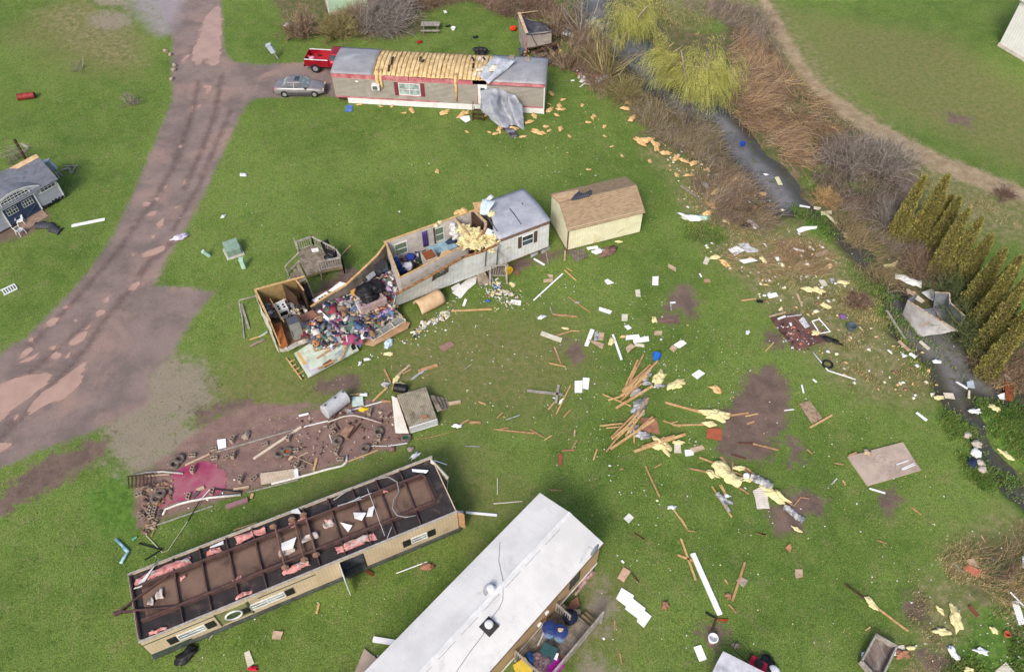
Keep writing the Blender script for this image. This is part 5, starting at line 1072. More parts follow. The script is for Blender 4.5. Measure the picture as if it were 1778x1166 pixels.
def clutter(name,poly,n,zf,rmin,rmax,palette,label,seed=1,flat=0.5):
 rg=np.random.default_rng(seed);P_=[G(x,y,0.8)for x,y in poly];pp=np.array([[p.x,p.y]for p in P_]);mn,mx=pp.min(0),pp.max(0)
 g=6;gx,gy=np.meshgrid(np.linspace(-1,1,g),np.linspace(-1,1,g));cl=np.stack([gx,gy,gx*0],-1).reshape(-1,3);id_=np.arange(g*g).reshape(g,g);cf=np.stack([id_[:-1,:-1],id_[:-1,1:],id_[1:,1:],id_[1:,:-1]],-1).reshape(-1,4)
 bx=np.array([[x,y,z]for z in(-1,1)for x,y in((-1,-1),(1,-1),(1,1),(-1,1))],float);bf=np.array([(0,3,2,1),(4,5,6,7),(0,1,5,4),(1,2,6,5),(2,3,7,6),(3,0,4,7)])
 V=[];Fc=[];C=[];k=0;made=0
 while made<n:
  q=rg.uniform(mn,mx)
  if sdist(np.array([q[0]]),np.array([q[1]]),pp)[0]<0:continue
  s=rg.uniform(rmin,rmax)*(1 if rg.random()<.85 else 1.9);kind=rg.random();a=rg.uniform(0,6.28)
  if kind<.5:
   v=cl*np.array([s*rg.uniform(.6,1.5),s*rg.uniform(.4,1),1]);ph=rg.uniform(0,9,4);fr=3.2/s
   v[:,2]=s*flat*.35*(np.sin(v[:,0]*fr+ph[0])+np.sin(v[:,1]*fr*1.3+ph[1])*np.cos(v[:,0]*fr*.7+ph[2]))+rg.normal(0,s*.13,len(v));v[:,:2]+=rg.normal(0,s*.16,(len(v),2));v[:,2]-=.3*s*(gx**2+gy**2).ravel();f_=cf;tl=rg.uniform(-.4,.4)
  else:
   lg=2.6 if rg.random()<.14 else 1;v=bx*np.array([s*rg.uniform(.3,1.1)*lg,s*rg.uniform(.2,.8)/lg,s*rg.uniform(.03,.4)/lg]);f_=bf;tl=rg.uniform(-.7,.7)
  ca,sa=math.cos(a),math.sin(a);cb,sb=math.cos(tl),math.sin(tl)
  Rm=np.array([[ca,-sa,0],[sa,ca,0],[0,0,1]])@np.array([[1,0,0],[0,cb,-sb],[0,sb,cb]]);v=v@Rm.T+np.array([q[0],q[1],zf(q[0],q[1],rg)])
  pi_=int(abs(mnoise.noise(Vector((q[0]*.9,q[1]*.9,seed))))*len(palette)*1.7+rg.integers(0,len(palette)))%len(palette)
  V.append(v);Fc.append(f_+k);k+=len(v);c=np.array(palette[pi_][:3])*rg.uniform(0.7,1.1);C.append(np.repeat(c[None],len(f_),0));made+=1
 o=bulk(name,np.concatenate(V),np.concatenate(Fc),CLUT,np.concatenate(C));o['label']=label;o['kind']='stuff';return o
PAL=[srgb(*c)for c in((214,212,214),(196,192,192),(222,218,214),(176,172,174),(150,148,152),(206,198,186),(70,72,80),(48,48,54),(58,76,120),(92,120,156),(142,60,72),(168,84,118),(134,104,146),(168,146,178),(84,112,96),(128,158,144),(196,170,122),(148,118,92),(104,84,70),(176,160,144),(54,60,84),(184,130,80),(120,122,130),(96,98,106),(190,178,160),(160,140,124),(226,224,224))]
MAIN=[(535,562),(560,537),(600,520),(612,500),(645,482),(668,468),(694,482),(698,500),(672,520),(690,532),(682,548),(655,572),(625,596),(598,588),(560,598),(532,590),(522,575)]
clutter('household_belongings',MAIN,1250,lambda x,y,rg:0.62+0.55*rg.random()+0.25*mnoise.noise(Vector((x*0.6,y*0.6,0))),0.08,0.30,PAL,'heap of scattered clothes and household belongings across the collapsed rooms',2,0.6)
clutter('kitchen_clutter',[(452,512),(480,500),(505,505),(520,530),(540,545),(520,550),(500,548),(478,560),(465,545)],380,lambda x,y,rg:0.9+0.6*rg.random(),0.05,0.17,PAL[:6]+PAL[16:20]+PAL[22:],'dishes and small kitchen things strewn in the open kitchen end',3,0.6)
clutter('bedroom_clutter',[(688,468),(705,470),(740,452),(745,440),(712,436),(700,445)],150,lambda x,y,rg:0.9+0.35*rg.random(),0.06,0.2,PAL,'clothes strewn on the floor of the exposed bedroom',4,0.6)
clutter('hall_clutter',[(660,498),(690,495),(697,480),(690,455),(672,452),(664,470)],200,lambda x,y,rg:0.9+0.6*rg.random(),0.06,0.2,PAL,'clothes and boxes piled against the bedroom partition',5,0.7)
clutter('wall_clutter',[(538,590),(560,582),(600,575),(605,590),(580,602),(545,606)],170,lambda x,y,rg:0.7+0.3*rg.random(),0.06,0.2,PAL,'clothes spilled onto the fallen mint green wall',6,0.5)
clutter('splintered_debris',[(715,565),(740,545),(775,530),(780,540),(740,552),(718,575)],160,lambda x,y,rg:0.08+0.15*rg.random(),0.04,0.16,[srgb(205,190,140),srgb(226,220,200),srgb(60,70,60),srgb(120,100,70),srgb(220,222,224)],'small broken pieces below the leaning white wall',7,0.6)
clutter('porch_debris',[(840,480),(860,470),(880,490),(900,500),(905,520),(880,520),(860,508),(845,505)],120,lambda x,y,rg:0.06+0.1*rg.random(),0.03,0.12,[srgb(230,230,230),srgb(220,210,150),srgb(210,205,200),srgb(200,190,170),srgb(150,120,90)],'small broken pieces around the smashed side porch',8,0.6)
e=empty('wooden_deck',tuple(G(545,470)),0,'weathered wooden deck with railings and steps behind the kitchen end','deck');o3=Vector((e.location.x,e.location.y,0));e.location=o3;DZ=0.95
def D(px,py,z=DZ):
 p=G(px,py,z)-o3;return p
hexa=[D(519,435),D(545,426),D(586,447),D(596,462),D(556,470),D(530,479),D(520,458)]
n_=22;a0=Vector((F.X.x,F.X.y,0));perp=Vector((-a0.y,a0.x,0));poly2=[(p.x,p.y)for p in hexa]
us=[p.dot(a0)for p in hexa];umin,umax=min(us),max(us);b=MB();w_=0.14;u=umin
while u<umax:
 vs=[]
 for off in(u,u+w_-0.015):
  ints=[]
  for i in range(len(hexa)):
   p,q=hexa[i],hexa[(i+1)%len(hexa)];pu,qu=p.dot(a0),q.dot(a0)
   if(pu-off)*(qu-off)<0:t_=(off-pu)/(qu-pu);ints.append((p+(q-p)*t_).dot(perp))
  if len(ints)>=2:vs.append((off,min(ints),max(ints)))
 if len(vs)==2:
  pts=[a0*vs[0][0]+perp*vs[0][1],a0*vs[1][0]+perp*vs[1][1],a0*vs[1][0]+perp*vs[1][2],a0*vs[0][0]+perp*vs[0][2]]
  b.slab([Vector((p.x,p.y,DZ-0.02-R.random()*0.006))for p in pts],0.04)
 u+=w_
b.build('deck_floor',OLD_WOOD,e)
b=MB();rim=hexa+[hexa[0]];[b.bar(Vector((p.x,p.y,DZ-0.15)),Vector((q.x,q.y,DZ-0.15)),0.05,0.2,ext=-0.02)for p,q in zip(rim,rim[1:])];b.build('rim_joist',M('mossy_joist',srgb(128,120,80),srgb(100,92,64)),e)
def rl(p,q,z=DZ,z2=None):return railing(e,(p.x,p.y),(q.x,q.y)if z2 is None else(q.x,q.y,z2),z,0.95,GREY_WOOD,0.16)
rl(hexa[0],hexa[1]);rl(hexa[1],hexa[2]);rl(hexa[2],hexa[3]);rl(hexa[3],hexa[4])
for p in(hexa[4],hexa[5],hexa[6]):b=MB();b.bar((p.x,p.y,0),(p.x,p.y,DZ-0.05),0.1);b.build('post',OLD_WOOD,e)
for k in range(5):
 a_=D(520-5.2*k,458+7.6*k,DZ-0.18*(k+1));c_=D(530-5.2*k,480+6.2*k,DZ-0.18*(k+1));dd=(c_-a_).normalized();nn=Vector((-dd.y,dd.x,0));nn=-nn if nn.x>0 else nn
 b=MB();b.slab([a_,c_,c_+nn*0.28,a_+nn*0.28],0.04);b.build('tread',OLD_WOOD,e)
b=MB();b.bar(D(519,438,DZ+0.9),D(495,462,1.0),0.09,0.06);b.bar(D(521,452,DZ+0.1),D(501,470,0.2),0.06,0.16);b.bar(D(495,462,1.0),D(501,478,0.0),0.08,0.08);b.build('stair_rail',GREY_WOOD,e)
b=MB();b.bar(D(509,412,1.9),D(518,437,1.0),0.08,0.08);b.build('leaning_post',GREY_WOOD,e)
pix_panel('white_board',[(540,432),(552,430),(554,436),(542,438)],DZ+0.04,0.03,WHITE_PANEL,'white board lying on the wooden deck behind the kitchen','board')
ec=empty('lawn_chair',tuple(G(572,441,DZ)),0.6,'black folding lawn chair knocked over on the wooden deck','chair')
b=MB();[b.tube(p,0.02,6)for p in([(-.3,-.3,0),(-.3,.3,.5),(-.3,.5,1)],[(.3,-.3,0),(.3,.3,.5),(.3,.5,1)],[(-.3,.3,0),(-.3,-.3,.5)],[(.3,.3,0),(.3,-.3,.5)])];b.build('leg',BLACK,ec)
b=MB();b.slab([(-.3,-.25,.42),(.3,-.25,.42),(.3,.25,.38),(-.3,.25,.38)],0.03);b.build('seat',BLACK,ec);b=MB();b.slab([(-.3,.25,.4),(.3,.25,.4),(.3,.5,1),(-.3,.5,1)],0.03);b.build('backrest',BLACK,ec)
blobthing('black_grill',[(576,440,DZ+0.3,0.4),(570,446,DZ+0.15,0.3)],BLACK,'black covered grill beside the knocked over lawn chair','grill',amp=0.2)
e=empty('smashed_porch',tuple(G(858,478)),F.ang,'smashed grey side porch below the front door of the wreck','porch');
def SP(px,py,z):return F.m.to_3x3().inverted()@(G(px,py,z)-Vector(e.location))
b=MB();b.slab([SP(*p)for p in((826,474,.6),(838,464,.75),(852,490,.15),(832,497,.1))],0.05);[b.bar(SP(828+4*k,474-2.5*k,.72),SP(834+5*k,496-2*k,.2),0.02,0.04)for k in range(1,5)];b.build('tilted_steps',OLD_WOOD,e)
b=MB();b.bar(SP(850,462,1.5),SP(880,460,1.5),.12,.06);[b.bar(SP(853+3*k,464,1.45),SP(855+3*k,478,.5),.04)for k in range(9)];b.bar(SP(852,478,.5),SP(880,478,.5),.05,.08);b.build('railing',GREY_WOOD,e)
for p,q,z0,z1 in(((851,462),(851,495),1.6,0),((878,458),(880,492),1.7,0),((866,440),(882,462),2.2,1.5)):b=MB();b.bar(SP(*p,z0),SP(*q,z1),.12);b.build('post',GREY_WOOD,e)
o=pix_panel('skirting_strip',[(822,476),(828,480),(826,492),(812,503),(800,518),(785,508),(800,494),(812,484)],0.06,0.02,WHITE_PANEL,'fan of white ribbed skirting panels below the leaning white wall','panel')
pix_panel('panel',[(783,499),(797,491),(800,496),(786,505)],0.1,0.03,WHITE_PANEL,'small white panel left of the fan of skirting panels','panel')
b=MB();a_=G(725,537,0.35);c_=G(766,516,0.35);dd=(c_-a_).normalized();pr=Vector((-dd.y,dd.x,0));P7=[[a_+(c_-a_)*(i/8)+pr*(0.62*math.cos(t_))*(1)+Vector((0,0,0.05+0.62*math.sin(t_)))for t_ in[math.pi*(1.05-1.1*j/10)for j in range(11)]]for i in range(9)]
b.sheet(crumple(P7,0.03,4,1),0.03);o=b.build('tan_foam_shell',M('tan_water_tank',srgb(204,176,142),srgb(184,154,120),1,0.7,var=0.08),None,origin=(a_+c_)/2,smooth=True);tag(o,'tan half-round shell lying below the leaning white wall','shell')
for p,q,z0,z1,w,lab in(((416,520),(457,511),1.0,1.4,.08,'rail'),((416,522),(420,540),1.0,0.3,.08,''),((422,533),(427,586),.1,.1,.06,''),((424,530),(432,571),.1,.1,.14,'')):pass
b=MB();[b.bar(G(*p,z0),G(*q,z1),w,0.06)for p,q,z0,z1,w in(((415,521),(443,514),1.0,1.2,.07),((415,521),(418,542),1.0,0.1,.07),((419,538),(424,587),.06,.06,.08),((444,514),(440,516),1.2,0,.07))]
o=b.build('broken_railing',GREY_WOOD,None,origin=G(425,550));tag(o,'broken grey railing standing off the kitchen end wall','railing')
# == vegetation
def prisms(PL,r0,r1,sides=3):
 """PL (N,S,3) polylines -> tapered prism tubes"""
 N,S,_=PL.shape;d=np.gradient(PL,axis=1);d/=np.linalg.norm(d,axis=2,keepdims=True)+1e-9
 ref=np.where(np.abs(d[...,2:3])<0.9,np.array([0,0,1.0]),np.array([1.0,0,0]));a=np.cross(d,ref);a/=np.linalg.norm(a,axis=2,keepdims=True)+1e-9;b=np.cross(a,d)
 r0=np.broadcast_to(np.asarray(r0,float),(N,));r1=np.broadcast_to(np.asarray(r1,float),(N,));tt=np.linspace(0,1,S);rad=r0[:,None]*(1-tt)+r1[:,None]*tt
 V=np.stack([PL+(a*math.cos(2*math.pi*k/sides)+b*math.sin(2*math.pi*k/sides))*rad[...,None]for k in range(sides)],2)
 idx=np.arange(N*S*sides).reshape(N,S,sides);nx=np.roll(idx,-1,axis=2)
 Fq=np.stack([idx[:,:-1],nx[:,:-1],nx[:,1:],idx[:,1:]],-1).reshape(-1,4);return V.reshape(-1,3),Fq,(S-1)*sides
def twigs(rg,st,dr,ln,S=4,wob=0.25,grav=0.0):
 N=len(st);P=np.zeros((N,S,3));P[:,0]=st;d=dr/np.linalg.norm(dr,axis=1,keepdims=True)
 for k in range(1,S):
  d=d+rg.normal(0,wob,(N,3))+np.array([0,0,-grav]);d/=np.linalg.norm(d,axis=1,keepdims=True);P[:,k]=P[:,k-1]+d*(ln/(S-1))[:,None]
 return P
def jit(rg,cols,n,k,lo=0.6,hi=1.3):
 c=np.array([x[:3]for x in cols])[rg.integers(len(cols),size=n)]*rg.uniform(lo,hi,(n,1));return np.repeat(c,k,0)
VEG=MC('twig_bark',0.9,'Col',0.2);LEAF=MC('leaf_foliage',0.7,'Col',0.25)
def combine(parts):
 V=[];Fq=[];C=[];k=0
 for v,f,c in parts:V.append(v);Fq.append(f+k);C.append(c);k+=len(v)
 return np.concatenate(V),np.concatenate(Fq),np.concatenate(C)
GREYB=[srgb(150,140,132),srgb(128,118,112),srgb(172,162,152)];BRNB=[srgb(148,126,106),srgb(126,106,88),srgb(170,148,124)];OLVB=[srgb(150,138,96),srgb(124,114,74),srgb(168,158,112)]
REDB=[srgb(136,112,102),srgb(118,94,84),srgb(156,130,114)];TANB=[srgb(196,168,122),srgb(176,146,102)];GRNB=[srgb(100,116,72),srgb(84,100,60),srgb(128,134,96)]
def bush(px,py,r,h,n,cols,label,cat='bush',name='bare_bush',seed=1,flat=0.0,group=None,kind=None,lean=(0,0)):
 rg=np.random.default_rng(seed);c=np.array(G(px,py));m=max(10,n//12);a=rg.uniform(0,6.28,m);s=r*0.25*np.sqrt(rg.random(m))
 st=np.stack([c[0]+s*np.cos(a),c[1]+s*np.sin(a),np.full(m,-0.1)],1);el=rg.uniform(0.35,1.5,m)*(1-flat)
 dr=np.stack([np.cos(a)*np.cos(el)+lean[0],np.sin(a)*np.cos(el)+lean[1],np.sin(el)+0.15],1);L1=np.sqrt((np.cos(el)*r)**2+(np.sin(el)*h)**2)*rg.uniform(0.7,1.1,m)
 P1=twigs(rg,st,dr,L1,6,0.16,0.02);i=rg.integers(m,size=n);k=rg.uniform(1.0,4.999,n);k0=k.astype(int);f=(k-k0)[:,None];st2=P1[i,k0]*(1-f)+P1[i,k0+1]*f
 d2=(P1[i,k0+1]-P1[i,k0])/(np.linalg.norm(P1[i,k0+1]-P1[i,k0],axis=1,keepdims=True))+rg.normal(0,0.65,(n,3));P2=twigs(rg,st2,d2,rg.uniform(0.25,0.6,n)*r*0.8,4,0.22,0.03)
 n3=n*2;i=rg.integers(n,size=n3);P3=twigs(rg,P2[i,2],(P2[i,3]-P2[i,2])+rg.normal(0,0.12,(n3,3)),rg.uniform(0.1,0.35,n3)*r*0.6,3,0.25)
 P1[...,2]=np.maximum(P1[...,2],-0.1)
 parts=[]
 for P_,r0,r1 in((P1,0.05*min(1.5,h/2.2),0.016),(P2,0.016,0.007),(P3,0.008,0.004)):
  v,f_,q=prisms(P_,r0,r1);parts.append((v,f_,jit(rg,cols,len(P_),q)))
 V,Fq,C=combine(parts);V[:,2]=np.maximum(V[:,2],-0.25);o=bulk(name,V-c,Fq,VEG,C);o.location=c
 if kind:o['kind']=kind;o['label']=label
 else:tag(o,label,cat,group)
 return o
bush(523,61,1.9,3.0,900,BRNB,'upright brown bare bush left of the mint green cottage',seed=1)
bush(590,62,2.6,1.9,1000,OLVB,'olive brown bush between the red pickup and the mint green cottage',seed=2)
bush(618,38,2.2,1.2,800,BRNB,'low brown brush right in front of the mint green cottage wall',seed=3)
bush(655,40,1.3,1.6,350,BRNB,'small brown bush at the right corner of the mint green cottage',seed=33)
g=bush(640,50,4.8,2.2,1500,GREYB,'grey bare tree lying fallen behind the long mobile home','tree','fallen_tree',seed=4,lean=(1.3,0.15))
bush(690,20,2.8,2.4,900,GREYB,'grey bare bush behind the crown of the fallen grey tree',seed=41)
bush(735,12,2.0,1.8,500,BRNB,'brown bare bush at the top edge above the picnic table',seed=42)
bush(985,118,2.0,3.4,420,BRNB,'thin bare tree right of the end of the long mobile home','tree','bare_tree',seed=5)
bush(965,60,2.3,2.8,700,BRNB,'brown bare brush behind the collapsed small shed',seed=6)
bush(1012,62,2.2,5.0,500,GREYB,'tall grey bare tree at the upper end of the creek','tree','bare_tree',seed=7)
bush(1053,132,1.6,5.0,520,OLVB,'slender yellowish bare tree on the left bank below the small willow','tree','bare_tree',seed=8)
bush(1085,170,2.0,2.2,800,OLVB,'olive bush on the left bank beside the slender yellowish tree',seed=9)
bush(1432,352,1.2,1.4,600,TANB,'round straw-coloured bush on the right bank of the creek',seed=10)
bush(1470,290,3.2,2.4,1100,GREYB,'grey bare bush left of the tallest evergreens',seed=11)
bush(1530,300,3.0,2.6,1000,GREYB,'grey bare bush directly behind the first evergreen of the row',seed=12)
bush(1545,390,2.4,1.8,900,GREYB,'greyish bush at the creekside foot of the first evergreen',seed=13)
bush(1700,590,3.2,2.6,1500,GRNB,'grey green bush beside the metal wreckage below the evergreens',seed=14)
bush(1650,520,2.2,2.0,800,GRNB,'grey green bush between the metal wreckage and the evergreens',seed=31)
bush(1600,470,2.2,1.6,800,BRNB,'brown bush between the long white siding strip and the evergreens',seed=32)
bush(1750,650,2.6,1.6,1200,BRNB,'tangled brown brush above the rusty drum pieces',seed=15)
bush(228,182,1.1,1.1,160,GREYB,'small bare grey shrub on the lawn left of the road',name='bare_shrub',seed=16)
bush(139,122,0.9,1.3,40,GREYB,'spindly bare sapling on the lawn behind the red barrel','sapling','bare_sapling',seed=17)
bush(36,275,1.3,1.4,150,GREYB,'bare grey shrub behind the garden shed roof',name='bare_shrub',seed=18)
bush(1490,525,1.0,0.6,500,REDB,'low reddish brown brush pile with a grey pipe in it',seed=19,flat=0.3)
bush(1752,1000,.9,0.35,120,BRNB,'low brown tangle of brush at the right edge beside the orange panel',seed=20)
bush(1740,340,1.2,0.6,300,REDB,'low reddish dead shrub on the slope behind the evergreens',seed=34)
def thicket(poly,n,cols,label,h=1.0,seed=1,name='creekside_thicket',ln=(0.5,1.6),lay=0.5,r=0.012):
 rg=np.random.default_rng(seed);pp=px_poly(poly);mn,mx=pp.min(0),pp.max(0);Q=rg.uniform(mn,mx,(n*6,2));sd_=sdist(Q[:,0],Q[:,1],pp);Q=Q[rg.random(len(Q))<np.clip(sd_/1.6+.35,0,1)*np.clip(.55+2.6*fbm(Q[:,0]+200,Q[:,1],2.2,seed+5),.04,1)][:n];N=len(Q)
 ang=fbm(Q[:,0]+100,Q[:,1]+50,3.5,seed)*9+rg.normal(0,0.5,N);el=np.abs(rg.normal(0,lay,N));dr=np.stack([np.cos(ang)*np.cos(el),np.sin(ang)*np.cos(el),np.sin(el)],1)
 st=np.stack([Q[:,0],Q[:,1],rg.random(N)*h*0.5-0.1],1);P_=twigs(rg,st,dr,rg.uniform(*ln,N),4,0.18,0.02);P_[...,2]=np.maximum(P_[...,2],-0.2)
 v,f,q=prisms(P_,r,r*0.5);o=bulk(name,v,f,VEG,jit(rg,cols,N,q,0.55,1.4));o['kind']='stuff';o['label']=label;return o
RDB=[srgb(170,142,120),srgb(148,120,102),srgb(128,104,90),srgb(192,170,146)]
thicket([(1275,60),(1330,90),(1385,150),(1440,190),(1490,240),(1500,290),(1440,290),(1395,300),(1350,275),(1310,240),(1265,190),(1255,120)],9000,RDB+TANB,'flattened brown reeds heaped on the right bank',0.8,1,'flattened_reeds',(0.6,2.0),0.3,0.016)
thicket([(1200,0),(1330,20),(1370,110),(1300,90),(1250,40),(1180,20)],3000,GREYB+BRNB,'grey brown brush at the top beyond the willow',0.9,2)
thicket([(1095,165),(1150,190),(1210,210),(1245,250),(1270,290),(1310,340),(1270,320),(1220,290),(1160,265),(1120,240),(1100,205)],4200,BRNB+GREYB+OLVB,'dense bare brush on the left bank below the willow',1.7,3,lay=0.9)
thicket([(1200,300),(1260,290),(1310,330),(1350,385),(1330,410),(1260,400),(1220,370),(1200,330)],2600,REDB+BRNB+TANB+GREYB,'reddish bare brush on the left bank by the wide pool',1.3,4,lay=0.8)
thicket([(1400,300),(1500,280),(1580,320),(1560,390),(1500,400),(1430,380)],4000,GREYB+BRNB,'grey brush on the right bank',1.0,5,lay=0.7)
thicket([(1250,420),(1340,410),(1440,440),(1420,480),(1330,480),(1260,460)],3000,TANB+BRNB,'dry stalks strewn on the left bank',0.3,6,lay=0.25,ln=(0.3,1.0))
thicket([(740,0),(960,0),(960,35),(880,32),(820,5),(745,15)],7000,BRNB+REDB,'brown brush along the top edge behind the lawn',1.8,7,lay=0.9)
thicket([(985,70),(1040,60),(1060,150),(1090,200),(1050,190),(1000,110)],3500,BRNB,'bare brush along the left bank at the top of the creek',1.2,8,lay=0.8)
thicket([(1510,400),(1600,400),(1640,480),(1680,560),(1640,520),(1560,460)],4000,BRNB+GREYB,'brown undergrowth beneath the evergreens',0.9,9,lay=0.6)
thicket([(1440,372),(1480,400),(1545,470),(1560,520),(1530,500),(1480,440)],1500,BRNB+OLVB,'low brush overhanging the narrow creek',0.7,12,lay=0.5)
thicket([(1690,640),(1790,600),(1800,690),(1740,680)],3500,BRNB+TANB,'dry straw on the bank at the right edge',0.9,10,lay=0.5)
thicket([(1670,960),(1800,930),(1800,1040),(1740,1050)],650,BRNB+TANB+GRNB,'dry brush at the lower right edge',0.2,11,lay=0.4)
def willow(px,py,h,r,n,label,seed,yc=0.62):
 rg=np.random.default_rng(seed);c=np.array(G(px,py));e=empty('willow_tree',tuple(c),0,label,'tree');m=14
 a=rg.uniform(0,6.28,m);P1=twigs(rg,np.repeat(np.array([[0,0,-0.2]]),3,0)+rg.normal(0,0.1,(3,3)),np.array([[0.1,0,1],[0.3,0.1,1],[-0.25,0,1]]),np.array([h*0.75,h*0.65,h*0.6]),8,0.10)
 i=rg.integers(3,size=m);k=rg.integers(2,7,size=m);P2=twigs(rg,P1[i,k],np.stack([np.cos(a),np.sin(a),rg.uniform(0.4,1.0,m)],1),rg.uniform(0.6,1.0,m)*r,7,0.16,0.04)
 i=rg.integers(m,size=90);k=rg.integers(1,6,size=90);P3=twigs(rg,P2[i,k],rg.normal(0,1,(90,3))*np.array([1,1,0.5])+np.array([0,0,0.4]),rg.uniform(0.3,0.6,90)*r,5,0.2,0.05)
 pr=[]
 for P_,r0,r1,cl in((P1,0.17,0.06,GREYB),(P2,0.07,0.025,OLVB),(P3,0.025,0.01,OLVB)):v,f,q=prisms(P_,r0,r1,6 if r0>0.1 else 4);pr.append((v,f,jit(rg,cl,len(P_),q)))
 V,Fq,C=combine(pr);bulk('trunk',V,Fq,VEG,C,parent=e)
 cl=rg.integers(90,size=n);k=rg.integers(1,5,size=n);st=P3[cl,k]+rg.normal(0,0.22,(n,3));out=st-np.array([0,0,st[:,2].mean()]);out[:,2]=0;out/=np.linalg.norm(out,axis=1,keepdims=True)+.3
 ln=rg.uniform(0.8,2.9,n)*(0.55+0.45*np.sin(cl*1.7))+0.5;ln=np.minimum(ln,np.maximum(0.5,st[:,2]-0.6));S_=twigs(rg,st,out*0.8+rg.normal(0,0.3,(n,3)),ln,6,0.10,0.55)
 yel=[srgb(196,196,108),srgb(178,180,92),srgb(208,206,128),srgb(160,164,84)]
 v,f,q=prisms(S_,0.010,0.006);cc=jit(rg,yel,n,q,0.75,1.15)
 nl=n*6;i=rg.integers(n,size=nl);kk=rg.uniform(0.5,4.99,nl);k0=kk.astype(int);fr=(kk-k0)[:,None];p=S_[i,k0]*(1-fr)+S_[i,k0+1]*fr;d=rg.normal(0,1,(nl,3))*np.array([1,1,0.6])+np.array([0,0,-0.7]);d/=np.linalg.norm(d,axis=1,keepdims=True);w=np.cross(d,rg.normal(0,1,(nl,3)));w/=np.linalg.norm(w,axis=1,keepdims=True)
 l=rg.uniform(0.05,0.12,nl)[:,None];LV=np.stack([p,p+d*l*0.5+w*l*0.18,p+d*l,p+d*l*0.5-w*l*0.18],1).reshape(-1,3);LF=np.arange(nl*4).reshape(-1,4)
 V,Fq,C=combine([(v,f,cc),(LV,LF,jit(rg,yel,nl,1,0.7,1.2))]);bulk('crown',V,Fq,LEAF,C,parent=e);return e
willow(1196,178,8.2,3.7,2500,'large yellow green willow standing in the creek',1)
willow(1160,140,4.0,1.8,420,'low yellow green willow left of the large willow',5)
willow(1078,78,6.8,3.1,1600,'smaller yellow green willow at the top edge over the creek',2)
bush(1148,100,0.8,3.0,60,TANB,'pale snapped tree trunk between the willows','tree stump','snapped_trunk',seed=21)
AH=6.3
tips=[(1607,304),(1648,301),(1640,334),(1653,338),(1668,340),(1684,362),(1706,377),(1724,405),(1747,430),(1774,443),(1762,462),(1790,478),(1776,500),(1806,520),(1790,545)]
ALAB=['first evergreen of the row, at its upper left end','tall pointed evergreen, second in the row','short evergreen tucked behind the second of the row','thin evergreen in the gap after the second of the row','pointed evergreen left of the widest gap in the row','dark based evergreen just after the widest gap','evergreen with a blunt top in the middle of the row','evergreen overlapping the grass strip behind the row','faint evergreen left of the right edge of the photo','evergreen whose tip touches the right edge highest','broad evergreen low in the row near the right edge','evergreen tip cut by the right edge beside the broad one','evergreen low in the row above the grey green bush','evergreen trunk mostly outside the right edge','lowest evergreen of the row at the right edge']
def evergreen(px,py,h,label,seed):
 rg=np.random.default_rng(seed);w=G(px,py,h);c=np.array([w.x,w.y,-0.1]);e=empty('evergreen_tree',tuple(c),0,label,'tree','evergreens in the row')
 P1=twigs(rg,np.zeros((2,3)),np.array([[0.02,0,1],[-0.03,0.02,1]]),np.array([h*0.95,h*0.8]),6,0.02);v,f,q=prisms(P1,0.09,0.02,6);bulk('trunk',v,f,VEG,jit(rg,BRNB,2,q),parent=e)
 n=11000;z=rg.random(n)**1.25*0.99;lobes=1+0.3*np.sin(rg.integers(5,size=n)*1.3+z*9);a=rg.uniform(0,6.28,n);R_=(0.66*(1-z)**0.6+0.04)*(1+0.22*np.sin(a*3+seed+z*5))*rg.uniform(0.45,1.0,n)**0.5
 R_*=1+0.10*np.sin(z*40+a*2);p=np.stack([R_*np.cos(a),R_*np.sin(a),0.25+z*(h-0.2)],1);d=np.stack([np.cos(a)*0.5,np.sin(a)*0.5,np.full(n,0.9)],1)+rg.normal(0,0.35,(n,3));d/=np.linalg.norm(d,axis=1,keepdims=True)
 wv=np.cross(d,rg.normal(0,1,(n,3)));wv/=np.linalg.norm(wv,axis=1,keepdims=True);l=rg.uniform(0.07,0.2,n)[:,None]
 V=np.stack([p,p+d*l*0.5+wv*l*0.22,p+d*l,p+d*l*0.5-wv*l*0.22],1).reshape(-1,3);C=jit(rg,[srgb(156,150,84),srgb(138,136,78),srgb(176,168,92),srgb(118,122,66),srgb(134,120,80)],n,1,0.65,1.2)
 bulk('crown',V,np.arange(n*4).reshape(-1,4),LEAF,C,parent=e)
for i,(x,y)in enumerate(tips):evergreen(x,y,AH*(1.0,1.1,.84,.8,.95,1.06,1,.9,1.04,.93,1.1,.97,1.05,.9,1)[i],ALAB[i],60+i)
def tint(c,Q):
 f=fbm(Q[:,0]+500,Q[:,1]+300,3.0,77,5);g=np.clip(f*3.2,-1,1)[:,None];return c*(1+.28*g*np.array([1.0,.75,.6]))
